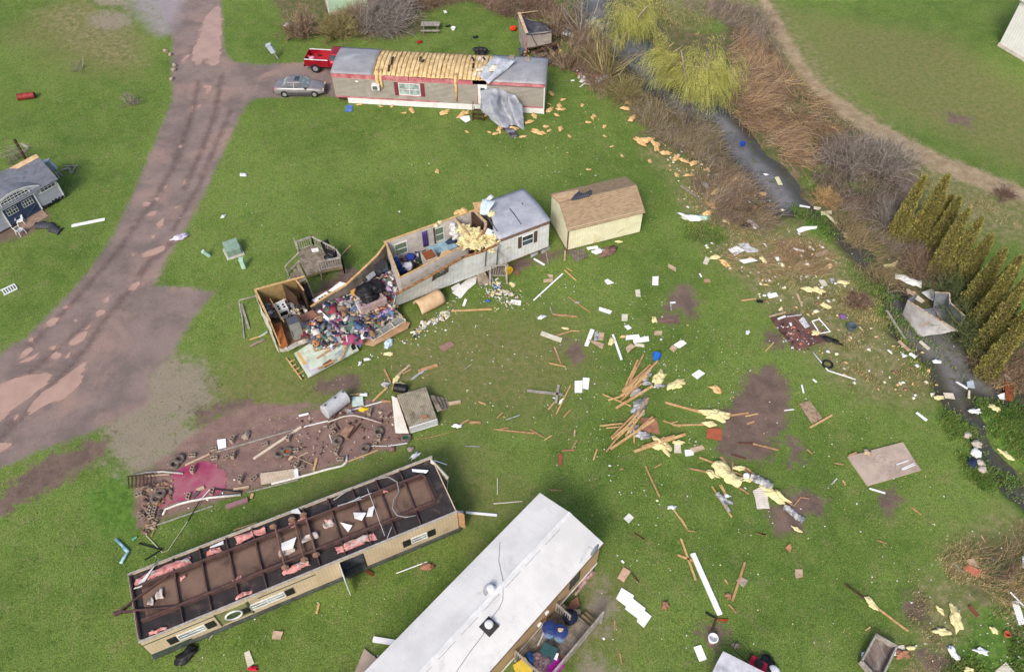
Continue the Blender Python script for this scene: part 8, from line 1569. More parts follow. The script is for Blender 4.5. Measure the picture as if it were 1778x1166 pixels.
e=empty('small_deck',tuple(G(716,712)),0,'square grey deck with steps and white lattice skirt by the pad','deck');o_=Vector((e.location.x,e.location.y,0));DZ2=.75
q=[gz('ZD',940,295,DZ2)-o_,gz('ZD',1165,232,DZ2)-o_,gz('ZD',1250,475,DZ2)-o_,gz('ZD',1035,540,DZ2)-o_];b=MB();n=15
for k in range(n):
 u0,u1=k/n,(k+.84)/n;b.slab([q[0].lerp(q[1],u0),q[0].lerp(q[1],u1),q[3].lerp(q[2],u1),q[3].lerp(q[2],u0)],.04)
b.build('deck_floor',M('mossy_grey_boards',srgb(168,158,136),srgb(136,128,110),2.2,.9,var=.25,dirt=(srgb(80,80,66),1.3),dirt_amt=.5),e)
b=MB();D_=Vector((0,0,-.14));[b.bar(q[i]+D_,q[(i+1)%4]+D_,.05,.2,ext=-.03)for i in range(4)];b.build('rim_joist',OLD_WOOD,e)
b=MB()
a_,c_=q[3]+Vector((0,0,-.04)),q[2]+Vector((0,0,-.04));d_=(c_-a_);nn=Vector((d_.y,-d_.x,0)).normalized()*.04;H_=.6;m_=22
for k in range(-4,m_):
 for sgn in(1,-1):
  u0=k/m_;u1=(k+4)/m_
  if sgn>0:p0,p1=a_+d_*max(0,u0),a_+d_*min(1,u1);z0=-H_*0 if u0>=0 else-H_*(-u0*m_/4);z1=-H_ if u1<=1 else-H_*(1-(u1-1)*m_/4)
  else:p0,p1=a_+d_*max(0,u0),a_+d_*min(1,u1);z0=-H_ if u0>=0 else-H_*(1-(-u0*m_/4));z1=0 if u1<=1 else-H_*((u1-1)*m_/4)
  b.bar(p0+nn*(1+.4*sgn)+Vector((0,0,z0)),p1+nn*(1+.4*sgn)+Vector((0,0,z1)),.035,.012,up=tuple(nn))
b.bar(a_+nn,c_+nn,.05,.05);b.bar(a_+nn+Vector((0,0,-H_)),c_+nn+Vector((0,0,-H_)),.05,.05);b.build('lattice_skirt',WP,e)
for k in range(4):
 w=.19*(k+1);pts=[gz('ZD',1195+34*k,295+6*k,DZ2-w)-o_,gz('ZD',1228+34*k,300+6*k,DZ2-w)-o_,gz('ZD',1290+18*k,410-4*k,DZ2-w)-o_,gz('ZD',1252+20*k,425-5*k,DZ2-w)-o_];b=MB();b.slab(pts,.04);b.build('tread',OLD_WOOD,e)
for p in q:b=MB();b.bar((p.x,p.y,0),(p.x,p.y,DZ2-.26),.1);b.build('post',OLD_WOOD,e)
pan('ZD',[(1125,455),(1165,445),(1180,468),(1135,480)],BROWN_PANEL,'small brown box lid on the square grey deck','lid',h=DZ2+.1)
pan('ZD',[(897,300),(940,318),(1030,590),(925,590)],M('cream_white_sheet',srgb(234,228,216),srgb(216,208,194),1.2,.7),'tall cream sheet leaning against the side of the square deck','sheet',h=.35)
e=empty('black_drum',tuple(gz('ZD',970,262)),-.2,'black drum lying behind the square grey deck','drum');b=MB();b.T=Matrix.Translation((0,0,.3))@Matrix.Rotation(math.pi/2,4,'Y');b.lathe([(.26,-.45),(.3,-.42),(.3,-.15),(.31,-.13),(.3,-.11),(.3,.4),(.26,.45)],22);b.build('barrel',BLACK,e);b=MB();b.T=Matrix.Translation((.452,0,.3))@Matrix.Rotation(math.pi/2,4,'Y');b.lathe([(.22,0),(.22,.01)],18);b.build('lid',M('dark_drum_lid',srgb(50,50,56)),e)
pipe('ZD',[(1080,640),(1180,625),(1290,600),(1435,560)],.018,LUMBER_O,'thin orange cord curving away from the pad corner','cord');pipe('ZD',[(980,655),(1020,700),(1035,780),(990,890)],.018,M('grey_cord',srgb(120,124,124)),'thin grey cord running from the green tyre to the overturned trailer','cord')
# == debris scattered over the lawn
WHT,CRM,TAN_,BRN_=BRIGHT_WHITE,CREAM_PANEL,TAN_PANEL,BROWN_PANEL
for z,pts,m_,lb in(('ZV',[(697,518),(810,530),(803,583),(693,565)],WHT,'white rectangle on the grass below the smashed side porch'),('ZV',[(565,405),(680,420),(672,455),(560,435)],CRM,'cream board below the blue box by the smashed porch'),('ZV',[(498,350),(588,350),(585,400),(495,395)],M('blue_plastic_box',srgb(56,112,170)),'bright blue plastic panel below the smashed porch'),('ZV',[(665,330),(700,320),(748,355),(715,385)],INSUL_Y,'square yellow insulation batt beside the blue panel'),('ZV',[(1060,290),(1165,285),(1170,320),(1060,325)],TAN_,'tan board beside the long diagonal white pole'),('ZV',[(1100,232),(1165,240),(1165,275),(1130,272)],TAN_,'curved tan shard above the tan board'),('ZV',[(720,190),(770,190),(805,260),(770,255)],M('brown_wood_shard',srgb(136,100,76)),'brown wooden shard right of the yellow crate'),('ZV',[(1042,872),(1270,950),(1255,1000),(1022,918)],CRM,'long cream panel lying alone in the middle lawn'),('ZV',[(145,585),(178,505),(200,520),(175,590)],WHT,'slim white scrap below the fan of skirting panels'),('ZA',[(430,105),(455,112),(415,210),(392,205)],WHT,'tall white panel left of the tan box piece'),('ZA',[(415,172),(425,170),(512,195),(500,226)],TAN_,'tan board over the foot of the tall white panel'),('ZA',[(480,125),(512,128),(505,175),(475,170)],TAN_,'tan square right of the tall white panel'),('ZA',[(455,125),(475,115),(480,170),(450,175)],FOIL,'grey torn foil between the tall white panel and tan square'),('ZA',[(557,140),(568,137),(622,288),(608,292)],WHT,'narrow white plank standing out below the yellow scraps'),('ZA',[(615,18),(652,18),(650,58),(615,58)],CRM,'cream square alone above the white panel cluster'),('ZA',[(630,88),(655,82),(676,100),(650,112)],WHT,'small white shard below the cream square'),('ZA',[(640,145),(718,138),(725,160),(640,172)],WHT,'upper left white panel of the cluster by the orange scrap'),('ZA',[(682,165),(775,148),(780,178),(688,190)],WHT,'wide white panel at the right of the cluster'),('ZA',[(640,215),(672,192),(695,210),(650,250)],TAN_,'tan panel at the lower left of the white cluster'),('ZA',[(690,190),(750,198),(750,216),(695,208)],CRM,'thin cream strip under the wide white panel'),('ZA',[(810,118),(858,118),(855,142),(810,142)],TAN_,'small tan rectangle below the long ribbed board'),('ZA',[(925,200),(968,172),(1002,190),(955,220)],WHT,'white half of the two-tone panel right of the cluster'),('ZA',[(898,222),(920,202),(948,220),(925,245)],TAN_,'tan half of the two-tone panel right of the cluster'),('ZA',[(1032,378),(1075,348),(1112,370),(1065,405)],WHT,'grey white panel alone left of the big mud patch'),('ZA',[(335,415),(382,412),(380,485),(335,485)],WHT,'left of two bright white sheets side by side'),('ZA',[(385,395),(424,398),(418,466),(382,460)],WHT,'right of two bright white sheets side by side'),('ZA',[(730,635),(822,635),(845,732),(735,712)],BRN_,'large brown square panel in the lumber heap'),('ZA',[(1123,697),(1210,697),(1210,770),(1123,755)],M('rust_brown_square',srgb(170,92,66)),'rust brown square panel on the edge of the mud'),('ZA',[(990,825),(1045,825),(1045,855),(995,862)],WHT,'white half of the panel pair below the lumber heap'),('ZA',[(1020,815),(1095,797),(1112,820),(1045,842)],TAN_,'tan half of the panel pair below the lumber heap'),('ZA',[(928,780),(965,780),(970,842),(928,840)],CRM,'cream panel below the yellow scrap in the lumber heap'),('ZA',[(830,40),(955,48),(965,70),(830,65)],M('brown_ribbed_board',srgb(140,112,104),srgb(104,80,76),3,.8,lines=('y',.08,.02,srgb(84,64,60))),'long brown ribbed board at the tip of the mud patch'),('ZA',[(240,845),(262,850),(258,915),(242,915)],M('red_brown_shard',srgb(164,84,66)),'red brown shard on the middle lawn'),('ZT',[(835,655),(870,630),(865,665),(825,690)],WHT,'white scrap at the foot of the grey cross'),('ZP',[(490,75),(580,40),(660,85),(560,140)],WHT,'bright white slab on the left bank brush'),('ZP',[(590,20),(695,10),(710,45),(800,80),(790,105),(680,105),(650,70)],M('grey_white_panel',srgb(206,208,214)),'grey white jagged panel behind the bright white slab'),('ZP',[(600,180),(740,165),(790,190),(650,218)],WHT,'long white sheet below the bright white slab'),('ZP',[(235,215),(265,145),(308,170),(280,230)],CRM,'cream panel at the edge of the dark green tuft'),('ZP',[(245,375),(305,375),(315,408),(250,408)],M('tan_brown_panel',srgb(176,140,112)),'small tan brown panel on the lawn near the left bank'),('ZP',[(195,318),(208,318),(228,350),(215,355)],WHT,'tiny white strip above the small tan brown panel'),('ZP',[(883,530),(975,510),(1000,548),(905,572)],WHT,'white rectangle on the grass above the brown platform'),('ZP',[(1180,520),(1200,522),(1248,650),(1235,655)],TAN_,'narrow tan plank above the brown platform'),('ZP',[(1148,58),(1262,85),(1258,102),(1145,75)],WHT,'white strip on the left bank near the narrow creek'),('ZP',[(1405,390),(1455,382),(1498,440),(1452,448)],CRM,'cream slatted panel on the left bank weeds'),('ZP',[(0,1020),(35,992),(70,1025),(0,1075)],WHT,'white panel cut beside the lone panels left of the bank'),('ZO',[(872,465),(910,460),(950,533),(908,535)],M('yellow_cream_panel',srgb(222,220,176),srgb(204,202,158),2,.6,lines=('x',.1,.02,srgb(180,178,140))),'yellow cream panel floating on the wide pool'),('ZO',[(1105,718),(1200,735),(1198,746),(1102,735)],WHT,'thin white strip at the narrow end of the pool'),('ZO',[(1235,730),(1305,745),(1280,768),(1235,755)],CRM,'cream shard at the narrow end of the pool'),('ZO',[(1300,780),(1400,772),(1402,805),(1305,815)],M('pale_yellow_board',srgb(232,226,190)),'upper pale yellow board crossing the creek'),('ZO',[(1340,805),(1360,800),(1460,885),(1435,900)],M('pale_yellow_board',srgb(232,226,190)),'lower pale yellow board crossing the creek'),('ZO',[(1075,945),(1130,918),(1265,915),(1262,935),(1180,950),(1100,978)],WHT,'long white shard on green weeds left of the creek'),('ZO',[(768,430),(800,432),(822,442),(790,450)],WHT,'small white shard floating on the pool'),('ZO',[(0,545),(12,538),(160,635),(150,645)],GREY_WOOD,'long grey plank at the edge of the lawn and brush'),('ZQ',[(452,22),(510,25),(565,45),(520,95),(450,60)],INSUL_Y,'large yellow foam slab in the dark creek'),('ZQ',[(812,318),(900,300),(945,280),(925,325),(870,350),(830,340)],INSUL_Y,'yellow foam slab where the creek narrows'),('ZQ',[(1078,205),(1135,135),(1142,142),(1090,212)],WHT,'slim white strip under the evergreens'),('ZQ',[(220,456),(270,453),(303,505),(252,515)],CRM,'cream square among the weeds above the platform'),('ZQ',[(320,440),(355,435),(370,475),(335,490)],FOIL,'grey foil scrap right of the cream square'),('ZQ',[(185,215),(295,170),(318,215),(200,245)],M('tan_flat_rock_board',srgb(170,150,128)),'tan slab lying by the dark creek mud'),('ZQ',[(12,582),(30,580),(74,700),(62,702)],TAN_,'tan plank at the left end of the dry bank'),('ZR',[(855,535),(965,478),(1015,520),(1010,620),(1028,712),(900,718),(880,600)],M('white_fan_panel',srgb(222,216,206),srgb(204,196,184),2,.7,lines=('y',.13,.025,srgb(150,142,132))),'fan of white ribbed panel at the long yellow heap'),('ZR',[(62,85),(125,85),(135,152),(65,148)],CRM,'small cream panel at the right tip of the lumber heap'),('ZR',[(1185,1108),(1235,1068),(1250,1110),(1240,1160)],M('orange_tan_shard',srgb(196,132,100)),'orange tan triangle on the lawn below the mud patches'),('ZB',[(288,770),(318,770),(320,800),(292,805)],TAN_,'tan square on the open lawn at the lower right'),('ZB',[(303,135),(345,123),(395,190),(355,212)],M('tan_crumbly_mat',srgb(172,150,126),srgb(128,108,88),4,.9),'tan crumbling mat right of the big mud patch'),('ZB',[(752,170),(760,166),(800,195),(793,202)],WHT,'white strip above the concrete slab'),('ZB',[(1122,893),(1148,893),(1175,980),(1150,985)],WHT,'bright white panel at the right edge'),('ZB',[(938,768),(960,752),(1008,780),(990,802)],M('salmon_panel',srgb(204,120,96)),'salmon panel at the edge of the brush tangle'),('ZB',[(945,735),(975,728),(1000,765),(960,752)],TAN_,'tan board behind the salmon panel'),('ZJ',[(1435,1155),(1530,1075),(1620,1180),(1520,1260)],CRM,'cream ribbed panel cut off by the lower right corner'),('ZJ',[(1675,130),(1700,128),(1700,240),(1680,238)],WHT,'white strip touching the right edge'),('ZS',[(163,150),(200,115),(232,145),(197,182)],M('pale_grey_lid',srgb(226,224,216)),'pale grey square on the lawn right of the satellite dish'),('ZS',[(122,545),(162,472),(210,500),(165,572)],M('pinkish_board',srgb(206,172,148),srgb(186,148,124),3),'pinkish brown board right of the tan trailer wall'),('ZS',[(625,1000),(675,985),(713,1080),(665,1097)],WHT,'bright white board below the round mud patch'),('ZS',[(113,680),(150,608),(232,660),(225,680),(308,745),(302,760),(348,797),(297,872),(250,830),(257,812),(172,748),(180,732)],WHT,'long stepped bright white panel below the pinkish board'),('ZX',[(1405,862),(1488,822),(1515,850),(1440,895)],M('mauve_brown_board',srgb(150,118,108)),'mauve brown board on the lawn right of the wreck'),('ZE',[(1118,872),(1190,880),(1172,935),(1110,932)],TAN_,'tan square below the overturned trailer'),('ZE',[(912,1030),(948,1012),(985,1105),(940,1135)],CRM,'cream torn card at the bottom below the overturned trailer'),('ZE',[(1250,30),(1290,10),(1305,35),(1260,52)],WHT,'white shard behind the overturned trailer'),('ZG',[(30,190),(85,195),(75,285),(48,280)],M('pale_blue_white_panel',srgb(216,226,236)),'pale blue panel at the far end of the overturned trailer'),('ZU',[(1380,155),(1430,150),(1432,165),(1385,170)],WHT,'small white bar on the grass right of the long home'),('ZF',[(985,95),(1000,92),(1010,130),(990,135)],TAN_,'tan triangle behind the overturned trailer corner'),('Z6',[(1200,490),(1290,465),(1325,515),(1245,552)],M('grey_mossy_boards',srgb(124,116,104),srgb(92,86,76),3,.9,lines=('x',.2,.02,srgb(70,64,56))),'grey wooden step platform tipped at the beige shed corner'),('Z6',[(965,480),(1000,460),(1010,500),(965,525)],M('pale_grey_tin',srgb(196,200,206)),'pale grey tin sheet hanging under the white home'),('Z6',[(1010,450),(1075,420),(1085,465),(1035,500)],M('grey_tin',srgb(168,172,178)),'grey tin sheet below the corner of the white home'),('Z6',[(1310,460),(1375,450),(1385,465),(1320,475)],WHT,'white strip below the front of the beige shed'),('Z6',[(1420,665),(1440,655),(1480,680),(1440,690)],WHT,'white scrap on the lawn below the beige shed'),('Z6',[(1718,640),(1755,638),(1752,695),(1715,693)],WHT,'white upright rectangle alone on the right lawn'),('Z6',[(1610,722),(1640,718),(1645,765),(1615,762)],CRM,'cream rectangle below the white upright rectangle'),('Z6',[(1390,828),(1468,852),(1455,872),(1385,848)],WHT,'white slanted rectangle in the middle of the right lawn'),('Z7',[(175,460),(215,480),(215,500),(175,478)],TAN_,'tan shard on the lawn above the mud patch tip'),):pan(z,pts,m_,lb,'panel' if 'panel' in lb or 'rectangle' in lb or 'square' in lb else 'board' if('board' in lb or 'plank' in lb or 'strip' in lb)else 'scrap')
bucket('ZV',668,215,.3,.35,M('yellow_crate',srgb(220,184,40)),'yellow crate beside the smashed side porch','crate')
BL=[('Z6',(985,785),(1163,622),.10,WHT,'long diagonal white pole on the lawn right of the smashed porch','pole'),('ZV',(1295,185),(1430,305),.10,LUMBER,'pair of tan sticks above the middle lawn','timber'),('ZV',(1315,160),(1385,200),.07,LUMBER,'short tan stick above the pair of tan sticks','timber'),('ZV',(1340,490),(1580,655),.08,LUMBER_O,'orange brown timber with a rag in its middle','timber'),('ZV',(1165,683),(1440,710),.13,LUMBER_O,'long level timber with a pale torn end','timber'),('ZV',(1135,600),(1155,675),.08,GREY_WOOD,'short upright grey stick at the long level timber','timber'),('ZV',(30,645),(480,625),.13,LUMBER,'long tan timber below the leaning white wall','timber'),('ZV',(1210,920),(1395,862),.1,LUMBER_O,'orange timber above the long cream panel','timber'),('ZV',(1390,868),(1465,872),.08,LUMBER,'pale stick end beside the orange timber','timber'),('ZV',(1180,1050),(1240,1200),.1,TAN_,'brown stick left of the small bare soil patch','timber'),('ZT',(745,340),(885,370),.09,LUMBER,'pale stick under the brown stick by the soil patch','timber'),('ZT',(560,572),(860,605),.17,GREY_WOOD,'long grey beam of the fallen cross','beam'),('ZT',(825,525),(803,675),.17,GREY_WOOD,'short grey beam crossing the long one','beam'),('ZT',(925,530),(805,770),.09,LUMBER,'tan timber leaning right of the grey cross','timber'),('ZT',(740,730),(790,670),.09,LUMBER,'short tan timber under the grey cross','timber'),('ZT',(868,798),(922,735),.08,LUMBER_O,'orange stick below the grey cross','timber'),('ZT',(285,898),(620,932),.10,LUMBER_O,'long orange timber on the grass below the grey cross','timber'),('ZT',(330,895),(405,885),.06,LUMBER_O,'sliver lying on the long orange timber','timber'),('ZT',(585,897),(698,965),.08,LUMBER_O,'orange stick at the end of the long orange timber','timber'),('ZT',(702,990),(770,948),.07,LUMBER,'tan sliver right of the long orange timber','timber'),('ZT',(305,803),(355,755),.08,LUMBER_O,'short orange stick on the lawn by the square deck','timber'),('ZT',(382,818),(498,778),.05,FOIL,'thin grey rod on the lawn by the square deck','rod'),('ZT',(152,665),(212,692),.1,LUMBER,'short tan board on the lawn above the square deck','timber'),('ZT',(75,840),(170,842),.16,LUMBER_O,'pale broken board right of the deck steps','timber'),('ZT',(0,855),(70,815),.1,LUMBER_O,'orange board beside the deck steps','timber'),('ZT',(28,393),(90,348),.04,FOIL,'thin grey rod on the upper middle lawn','rod'),('ZT',(38,1038),(165,1045),.05,FOIL,'thin grey rod above the overturned trailer end','rod'),('ZT',(940,1060),(980,990),.08,LUMBER_O,'orange stick above the red brown shard','timber'),('ZT',(855,1080),(960,1072),.1,BRN_,'brown board crossing the orange stick','timber'),('ZT',(962,905),(958,960),.1,TAN_,'tan stick with a white rag','timber'),('ZT',(1120,1155),(1150,1065),.1,LUMBER,'bundle of tan slats right of the red brown shard','timber'),('ZA',(755,922),(842,1105),.09,LUMBER_O,'long thin timber standing alone below the lumber heap','timber'),('ZA',(760,925),(800,1020),.07,LUMBER,'second slat beside the long thin timber','timber'),('ZA',(810,932),(852,908),.07,LUMBER_O,'orange sliver above the long thin timber','timber'),('ZA',(605,940),(625,940),.08,LUMBER_O,'tiny orange block on the middle lawn','block'),('ZA',(877,543),(1120,612),.13,LUMBER,'upper long timber pointing at the mud patch','timber'),('ZA',(925,560),(1120,600),.09,LUMBER,'timber lying just beside the upper long timber','timber'),('ZA',(920,678),(1135,675),.1,LUMBER,'lower long timber pointing at the mud patch','timber'),('ZA',(865,652),(965,688),.08,LUMBER,'short timber crossing the lower long timber','timber'),('ZA',(915,665),(950,655),.06,LUMBER,'short cross stick by the lower long timber','timber'),('ZA',(1250,622),(1372,605),.12,LUMBER_O,'orange timber lying on the mud patch, upper','timber'),('ZB',(128,288),(225,312),.1,LUMBER_O,'orange timber lying on the mud patch, lower','timber'),('ZB',(98,182),(148,172),.09,LUMBER,'pale stick on the mud patch','timber'),('ZB',(105,212),(132,202),.12,LUMBER_O,'stubby orange piece on the mud patch','timber'),('ZR',(635,165),(790,208),.07,M('red_dark_stick',srgb(104,58,48)),'dark red stick on the lower edge of the mud patch','timber'),('ZR',(710,50),(870,52),.07,MATS['red_dark_stick'],'dark red stick in the middle of the mud patch','timber'),('ZR',(318,195),(470,255),.11,LUMBER,'timber at the head of the long yellow insulation','timber'),('ZR',(222,308),(395,345),.11,LUMBER_O,'orange timber left of the long yellow insulation','timber'),('ZR',(535,190),(615,310),.16,LUMBER_O,'thick orange plank at the mud edge','timber'),('ZR',(655,245),(650,330),.07,LUMBER_O,'short stick right of the thick orange plank','timber'),('ZR',(620,325),(760,380),.08,LUMBER_O,'thin timber leading to the white ball','timber'),('ZR',(740,300),(1260,680),.10,LUMBER_O,'very long timber under the torn grey foil','timber'),('ZR',(795,305),(960,440),.13,LUMBER_O,'shorter timber beside the very long one','timber'),('ZR',(715,498),(820,565),.09,LUMBER_O,'timber left of the white ribbed fan','timber'),('ZR',(445,490),(645,800),.09,LUMBER,'timber wrapped in torn plastic left of the fan','timber'),('ZR',(520,475),(600,595),.08,LUMBER,'timber right of the plastic wrapped timber','timber'),('ZR',(45,705),(195,920),.09,LUMBER,'timber with a white knob at its upper end','timber'),('ZR',(130,808),(180,890),.07,LUMBER,'splinter beside the timber with a white knob','timber'),('ZR',(195,935),(275,948),.06,LUMBER_O,'splinter at the lower end of the knobbed timber','timber'),('ZR',(885,960),(1000,985),.06,LUMBER_O,'orange splinter below the white ribbed fan','timber'),('ZR',(1270,690),(1345,600),.07,LUMBER_O,'thin bent stick on the lower mud patch','timber'),('ZR',(1345,600),(1430,615),.06,LUMBER_O,'second half of the thin bent stick','timber'),('ZR',(1650,470),(1708,405),.06,FOIL,'thin grey stick right of the mud patches','stick'),('ZR',(1405,115),(1460,160),.08,LUMBER_O,'short orange stick above the lower mud patch','timber'),('ZS',(543,285),(640,557),.12,LUMBER,'long pale timber of the X shaped pair','timber'),('ZS',(522,392),(630,433),.12,LUMBER,'short pale timber of the X shaped pair','timber'),('ZS',(620,383),(800,787),.28,WHT,'long white beam on the lower lawn','beam'),('ZS',(232,248),(303,293),.07,LUMBER_O,'orange splinter below the pale grey square','timber'),('ZS',(215,510),(265,572),.06,DARK_WOOD,'dark splinter beside the pinkish board','timber'),('ZS',(150,428),(165,445),.1,WHT,'small white chip above the pinkish board','chip'),('ZS',(105,820),(105,878),.07,LUMBER_O,'rust coloured splinter left of the stepped white panel','timber'),('ZS',(138,1040),(152,1115),.07,LUMBER_O,'rust coloured splinter near the bottom edge','timber'),('ZS',(705,772),(765,805),.09,BLACK,'charred stick on the mud below the white beam','timber'),('ZS',(790,820),(855,824),.1,M('rust_red_stick',srgb(160,66,30)),'rust red stick on the mud below the white beam','timber'),('ZS',(778,800),(755,880),.14,DARK_WOOD,'dark stump pieces under the rust red stick','timber'),('ZI',(640,90),(520,465),.13,LUMBER_O,'tall brown timber standing across the rough paver','timber'),('ZI',(482,500),(558,585),.08,LUMBER_O,'orange splinter below the rough paver','timber'),('ZI',(443,255),(475,302),.08,LUMBER,'pale splinter left of the rough paver','timber'),('ZJ',(95,380),(285,520),.11,DARK_WOOD,'dark upper half of the long pole with a foam wad','pole'),('ZJ',(355,575),(655,800),.11,LUMBER,'tan lower half of the long pole with a foam wad','pole'),('ZJ',(272,793),(318,762),.07,LUMBER,'pale sliver above the grey wooden box bed','timber'),('ZJ',(1205,575),(1280,665),.18,M('red_brown_log',srgb(128,76,60)),'red brown bent log on the dry grass','log'),('ZJ',(1570,450),(1690,575),.08,WHT,'white stick by the bright white right edge panel','stick'),('ZJ',(1060,190),(1150,275),.07,GREY_WOOD,'grey stick left of the salmon panel','stick'),('ZB',(348,225),(432,178),.12,LUMBER,'tan timber across the foot of the crumbling mat','timber'),('ZB',(735,532),(775,560),.1,LUMBER_O,'orange slats on the lawn below the concrete slab','timber'),('ZB',(576,460),(636,478),.1,WHT,'grey white bar at the near corner of the concrete slab','bar'),('ZB',(430,444),(450,422),.05,WHT,'thin white rod left of the concrete slab','rod'),('ZB',(440,362),(476,368),.07,LUMBER_O,'orange splinter left of the concrete slab','timber'),('ZB',(472,428),(484,446),.1,LUMBER,'tan chip left of the near slab corner','chip'),('ZB',(605,658),(642,672),.06,LUMBER_O,'orange splinter on the open lower right lawn','timber'),('ZB',(138,630),(178,640),.06,LUMBER_O,'rusty splinter left of the open lower lawn','timber'),('ZB',(1005,640),(1022,668),.06,LUMBER,'thin stick near the lower right weeds','timber'),('ZB',(315,62),(322,92),.1,WHT,'small white strip above the crumbling mat','strip'),('ZB',(358,40),(372,52),.1,WHT,'tiny white strip by the bent white pole','strip'),('ZB',(248,160),(285,156),.06,WHT,'white splinter at the edge of the mud patch','splinter'),('ZB',(5,445),(32,495),.07,LUMBER,'stick left of the very long timber','timber'),('ZP',(868,1105),(955,1015),.08,LUMBER,'tan stick below the brown platform','timber'),('ZP',(625,592),(775,575),.1,LUMBER,'tan stick lying toward the black strip','timber'),('ZP',(780,598),(845,600),.2,BLACK,'black strip at the end of the tan stick','strip'),('Z7',(188,655),(192,695),.1,FOIL,'thin grey post stub on the tip mud patch','stub'),('Z7',(185,658),(212,655),.12,WHT,'white cap lying on the post stub','cap'),('Z2',(455,1000),(455,1000.5),.01,WHT,'x','x'),('ZX',(75,575),(125,740),.16,GREY_WOOD,'grey plank lying left of the kitchen end wall','plank'),('ZX',(130,815),(235,780),.09,LUMBER,'tan stick left of the fallen mint wall','timber'),('ZX',(135,860),(230,812),.18,OLD_WOOD,'grey plank left of the fallen mint wall','plank'),('ZX',(200,795),(250,760),.12,TEAL,'pale green bracket by the kitchen end wall','bracket'),('ZX',(755,238),(812,178),.1,LUMBER,'tan stake leaning against the deck corner','timber'),('ZD',(752,340),(865,232),.13,LUMBER,'long tan plank pointing at the black drum','timber'),('ZD',(888,195),(840,92),.12,LUMBER_O,'upper orange plank of the crossed pile behind the deck','timber'),('ZD',(935,150),(1038,60),.14,TAN_,'pale long plank of the crossed pile behind the deck','timber'),('ZD',(985,130),(1050,90),.1,LUMBER_O,'short orange plank in the crossed pile','timber'),('ZD',(905,250),(920,185),.13,LUMBER_O,'upright plank of the crossed pile behind the deck','timber'),('ZD',(1105,108),(1255,60),.22,LUMBER_O,'orange board of the pair right of the crossed pile','timber'),('ZD',(1050,175),(1175,85),.16,FOIL,'grey board of the pair right of the crossed pile','timber'),('ZD',(1340,362),(1435,345),.22,TAN_,'tan broken board right of the deck steps','timber'),('ZD',(820,340),(892,345),.14,LUMBER_O,'orange board at the far pad edge by the deck','timber'),('ZD',(572,293),(660,283),.1,LUMBER,'tan board above the pale mint lid','timber'),('ZD',(175,455),(250,438),.12,WHT,'white board on the gravel left of the tank','board'),('ZD',(0,0),(0.3,0),.01,WHT,'x','x'),('ZF',(1140,85),(1238,118),.06,WHT,'thin white rod behind the overturned trailer corner','rod'),('ZF',(845,962),(1085,872),.05,WHT,'thin white curved rod on the grass between the trailers','rod'),('ZF',(520,885),(665,975),.16,M('red_brown_plank',srgb(112,62,40)),'red brown plank sticking out of the open doorway','plank'),('ZG',(100,205),(288,222),.14,WHT,'white beam pointing right from the overturned trailer','beam'),('ZG',(268,152),(440,138),.06,CRM,'thin cream rod near the white roof corner','rod'),('ZG',(290,0),(290,98),.05,CRM,'upright thin cream rod on the middle lawn','rod'),('ZG',(605,68),(680,75),.08,LUMBER_O,'orange splinter above the white roof ridge end','timber'),('',(648,1109),(697,1117),.28,WHT,'white beam end sticking out left of the white roof','beam'),('ZG',(1112,330),(1178,372),.07,LUMBER_O,'orange sliver below the pale grey square panel','timber'),('',(550,1064),(554,1047),.12,LUMBER,'pale stick on the grass below the overturned trailer','timber'),('ZE',(665,940),(690,900),.08,GREY_WOOD,'grey stick under the overturned trailer roof edge','stick'),('Z6',(1170,600),(1245,668),.0,WHT,'x','x'),('Z6',(985,530),(1050,568),.14,WHT,'white stick below the raised end of the white home','stick'),('Z6',(1055,470),(1075,560),.08,GREY_WOOD,'upright grey stick beside the beige shed','stick'),('Z6',(1175,540),(1178,480),.12,TAN_,'tan stake at the corner of the beige shed','stake')]
for z,p,q,w,m_,lb,cat in BL:
 if lb!='x' and w>0:brd(z,p,q,w,m_,lb,cat,name={'timber':'broken_timber'}.get(cat))
def heap(z,rows,label,grp):
 for i,(p,q,w,h0,h1)in enumerate(rows):brd(z,p,q,w,LUMBER if i%3 else LUMBER_O,label,'timber',(h0,h1),w*.7,grp,'broken_timber')
heap('ZA',[((620,470),(788,318),.12,.25,.35),((625,478),(800,330),.12,.4,.3),((640,440),(712,290),.1,.1,.3),((655,440),(745,258),.12,.3,.3),((668,405),(700,330),.08,.3,.3),((640,500),(830,295),.12,.5,.45),((612,530),(735,430),.11,.2,.3),((620,505),(712,400),.1,.3,.5),((582,577),(800,445),.14,.15,.5),((640,540),(760,465),.1,.3,.4),((535,530),(620,505),.1,.1,.3),((505,495),(672,565),.08,.3,.1),((700,440),(760,360),.1,.4,.5),((610,500),(770,385),.1,.3,.5),((675,470),(790,345),.1,.45,.55)],'splintered timber in the upper of the two lumber heaps','timbers of the upper lumber heap')
heap('ZA',[((555,750),(690,615),.12,.2,.4),((560,760),(700,640),.11,.35,.4),((550,820),(810,645),.15,.15,.4),((525,835),(600,740),.1,.1,.3),((640,740),(750,590),.12,.3,.5),((600,740),(720,600),.1,.4,.5),((690,785),(685,650),.09,.1,.5),((487,682),(620,668),.09,.1,.3),((525,695),(610,688),.08,.1,.2),((650,690),(775,515),.11,.3,.4),((570,775),(660,690),.1,.2,.4),((690,835),(995,732),.15,.1,.4),((735,805),(930,740),.1,.2,.4),((840,765),(920,740),.08,.2,.3),((800,790),(870,750),.1,.2,.3),((720,700),(800,628),.12,.4,.4)],'splintered timber in the lower of the two lumber heaps','timbers of the lower lumber heap')
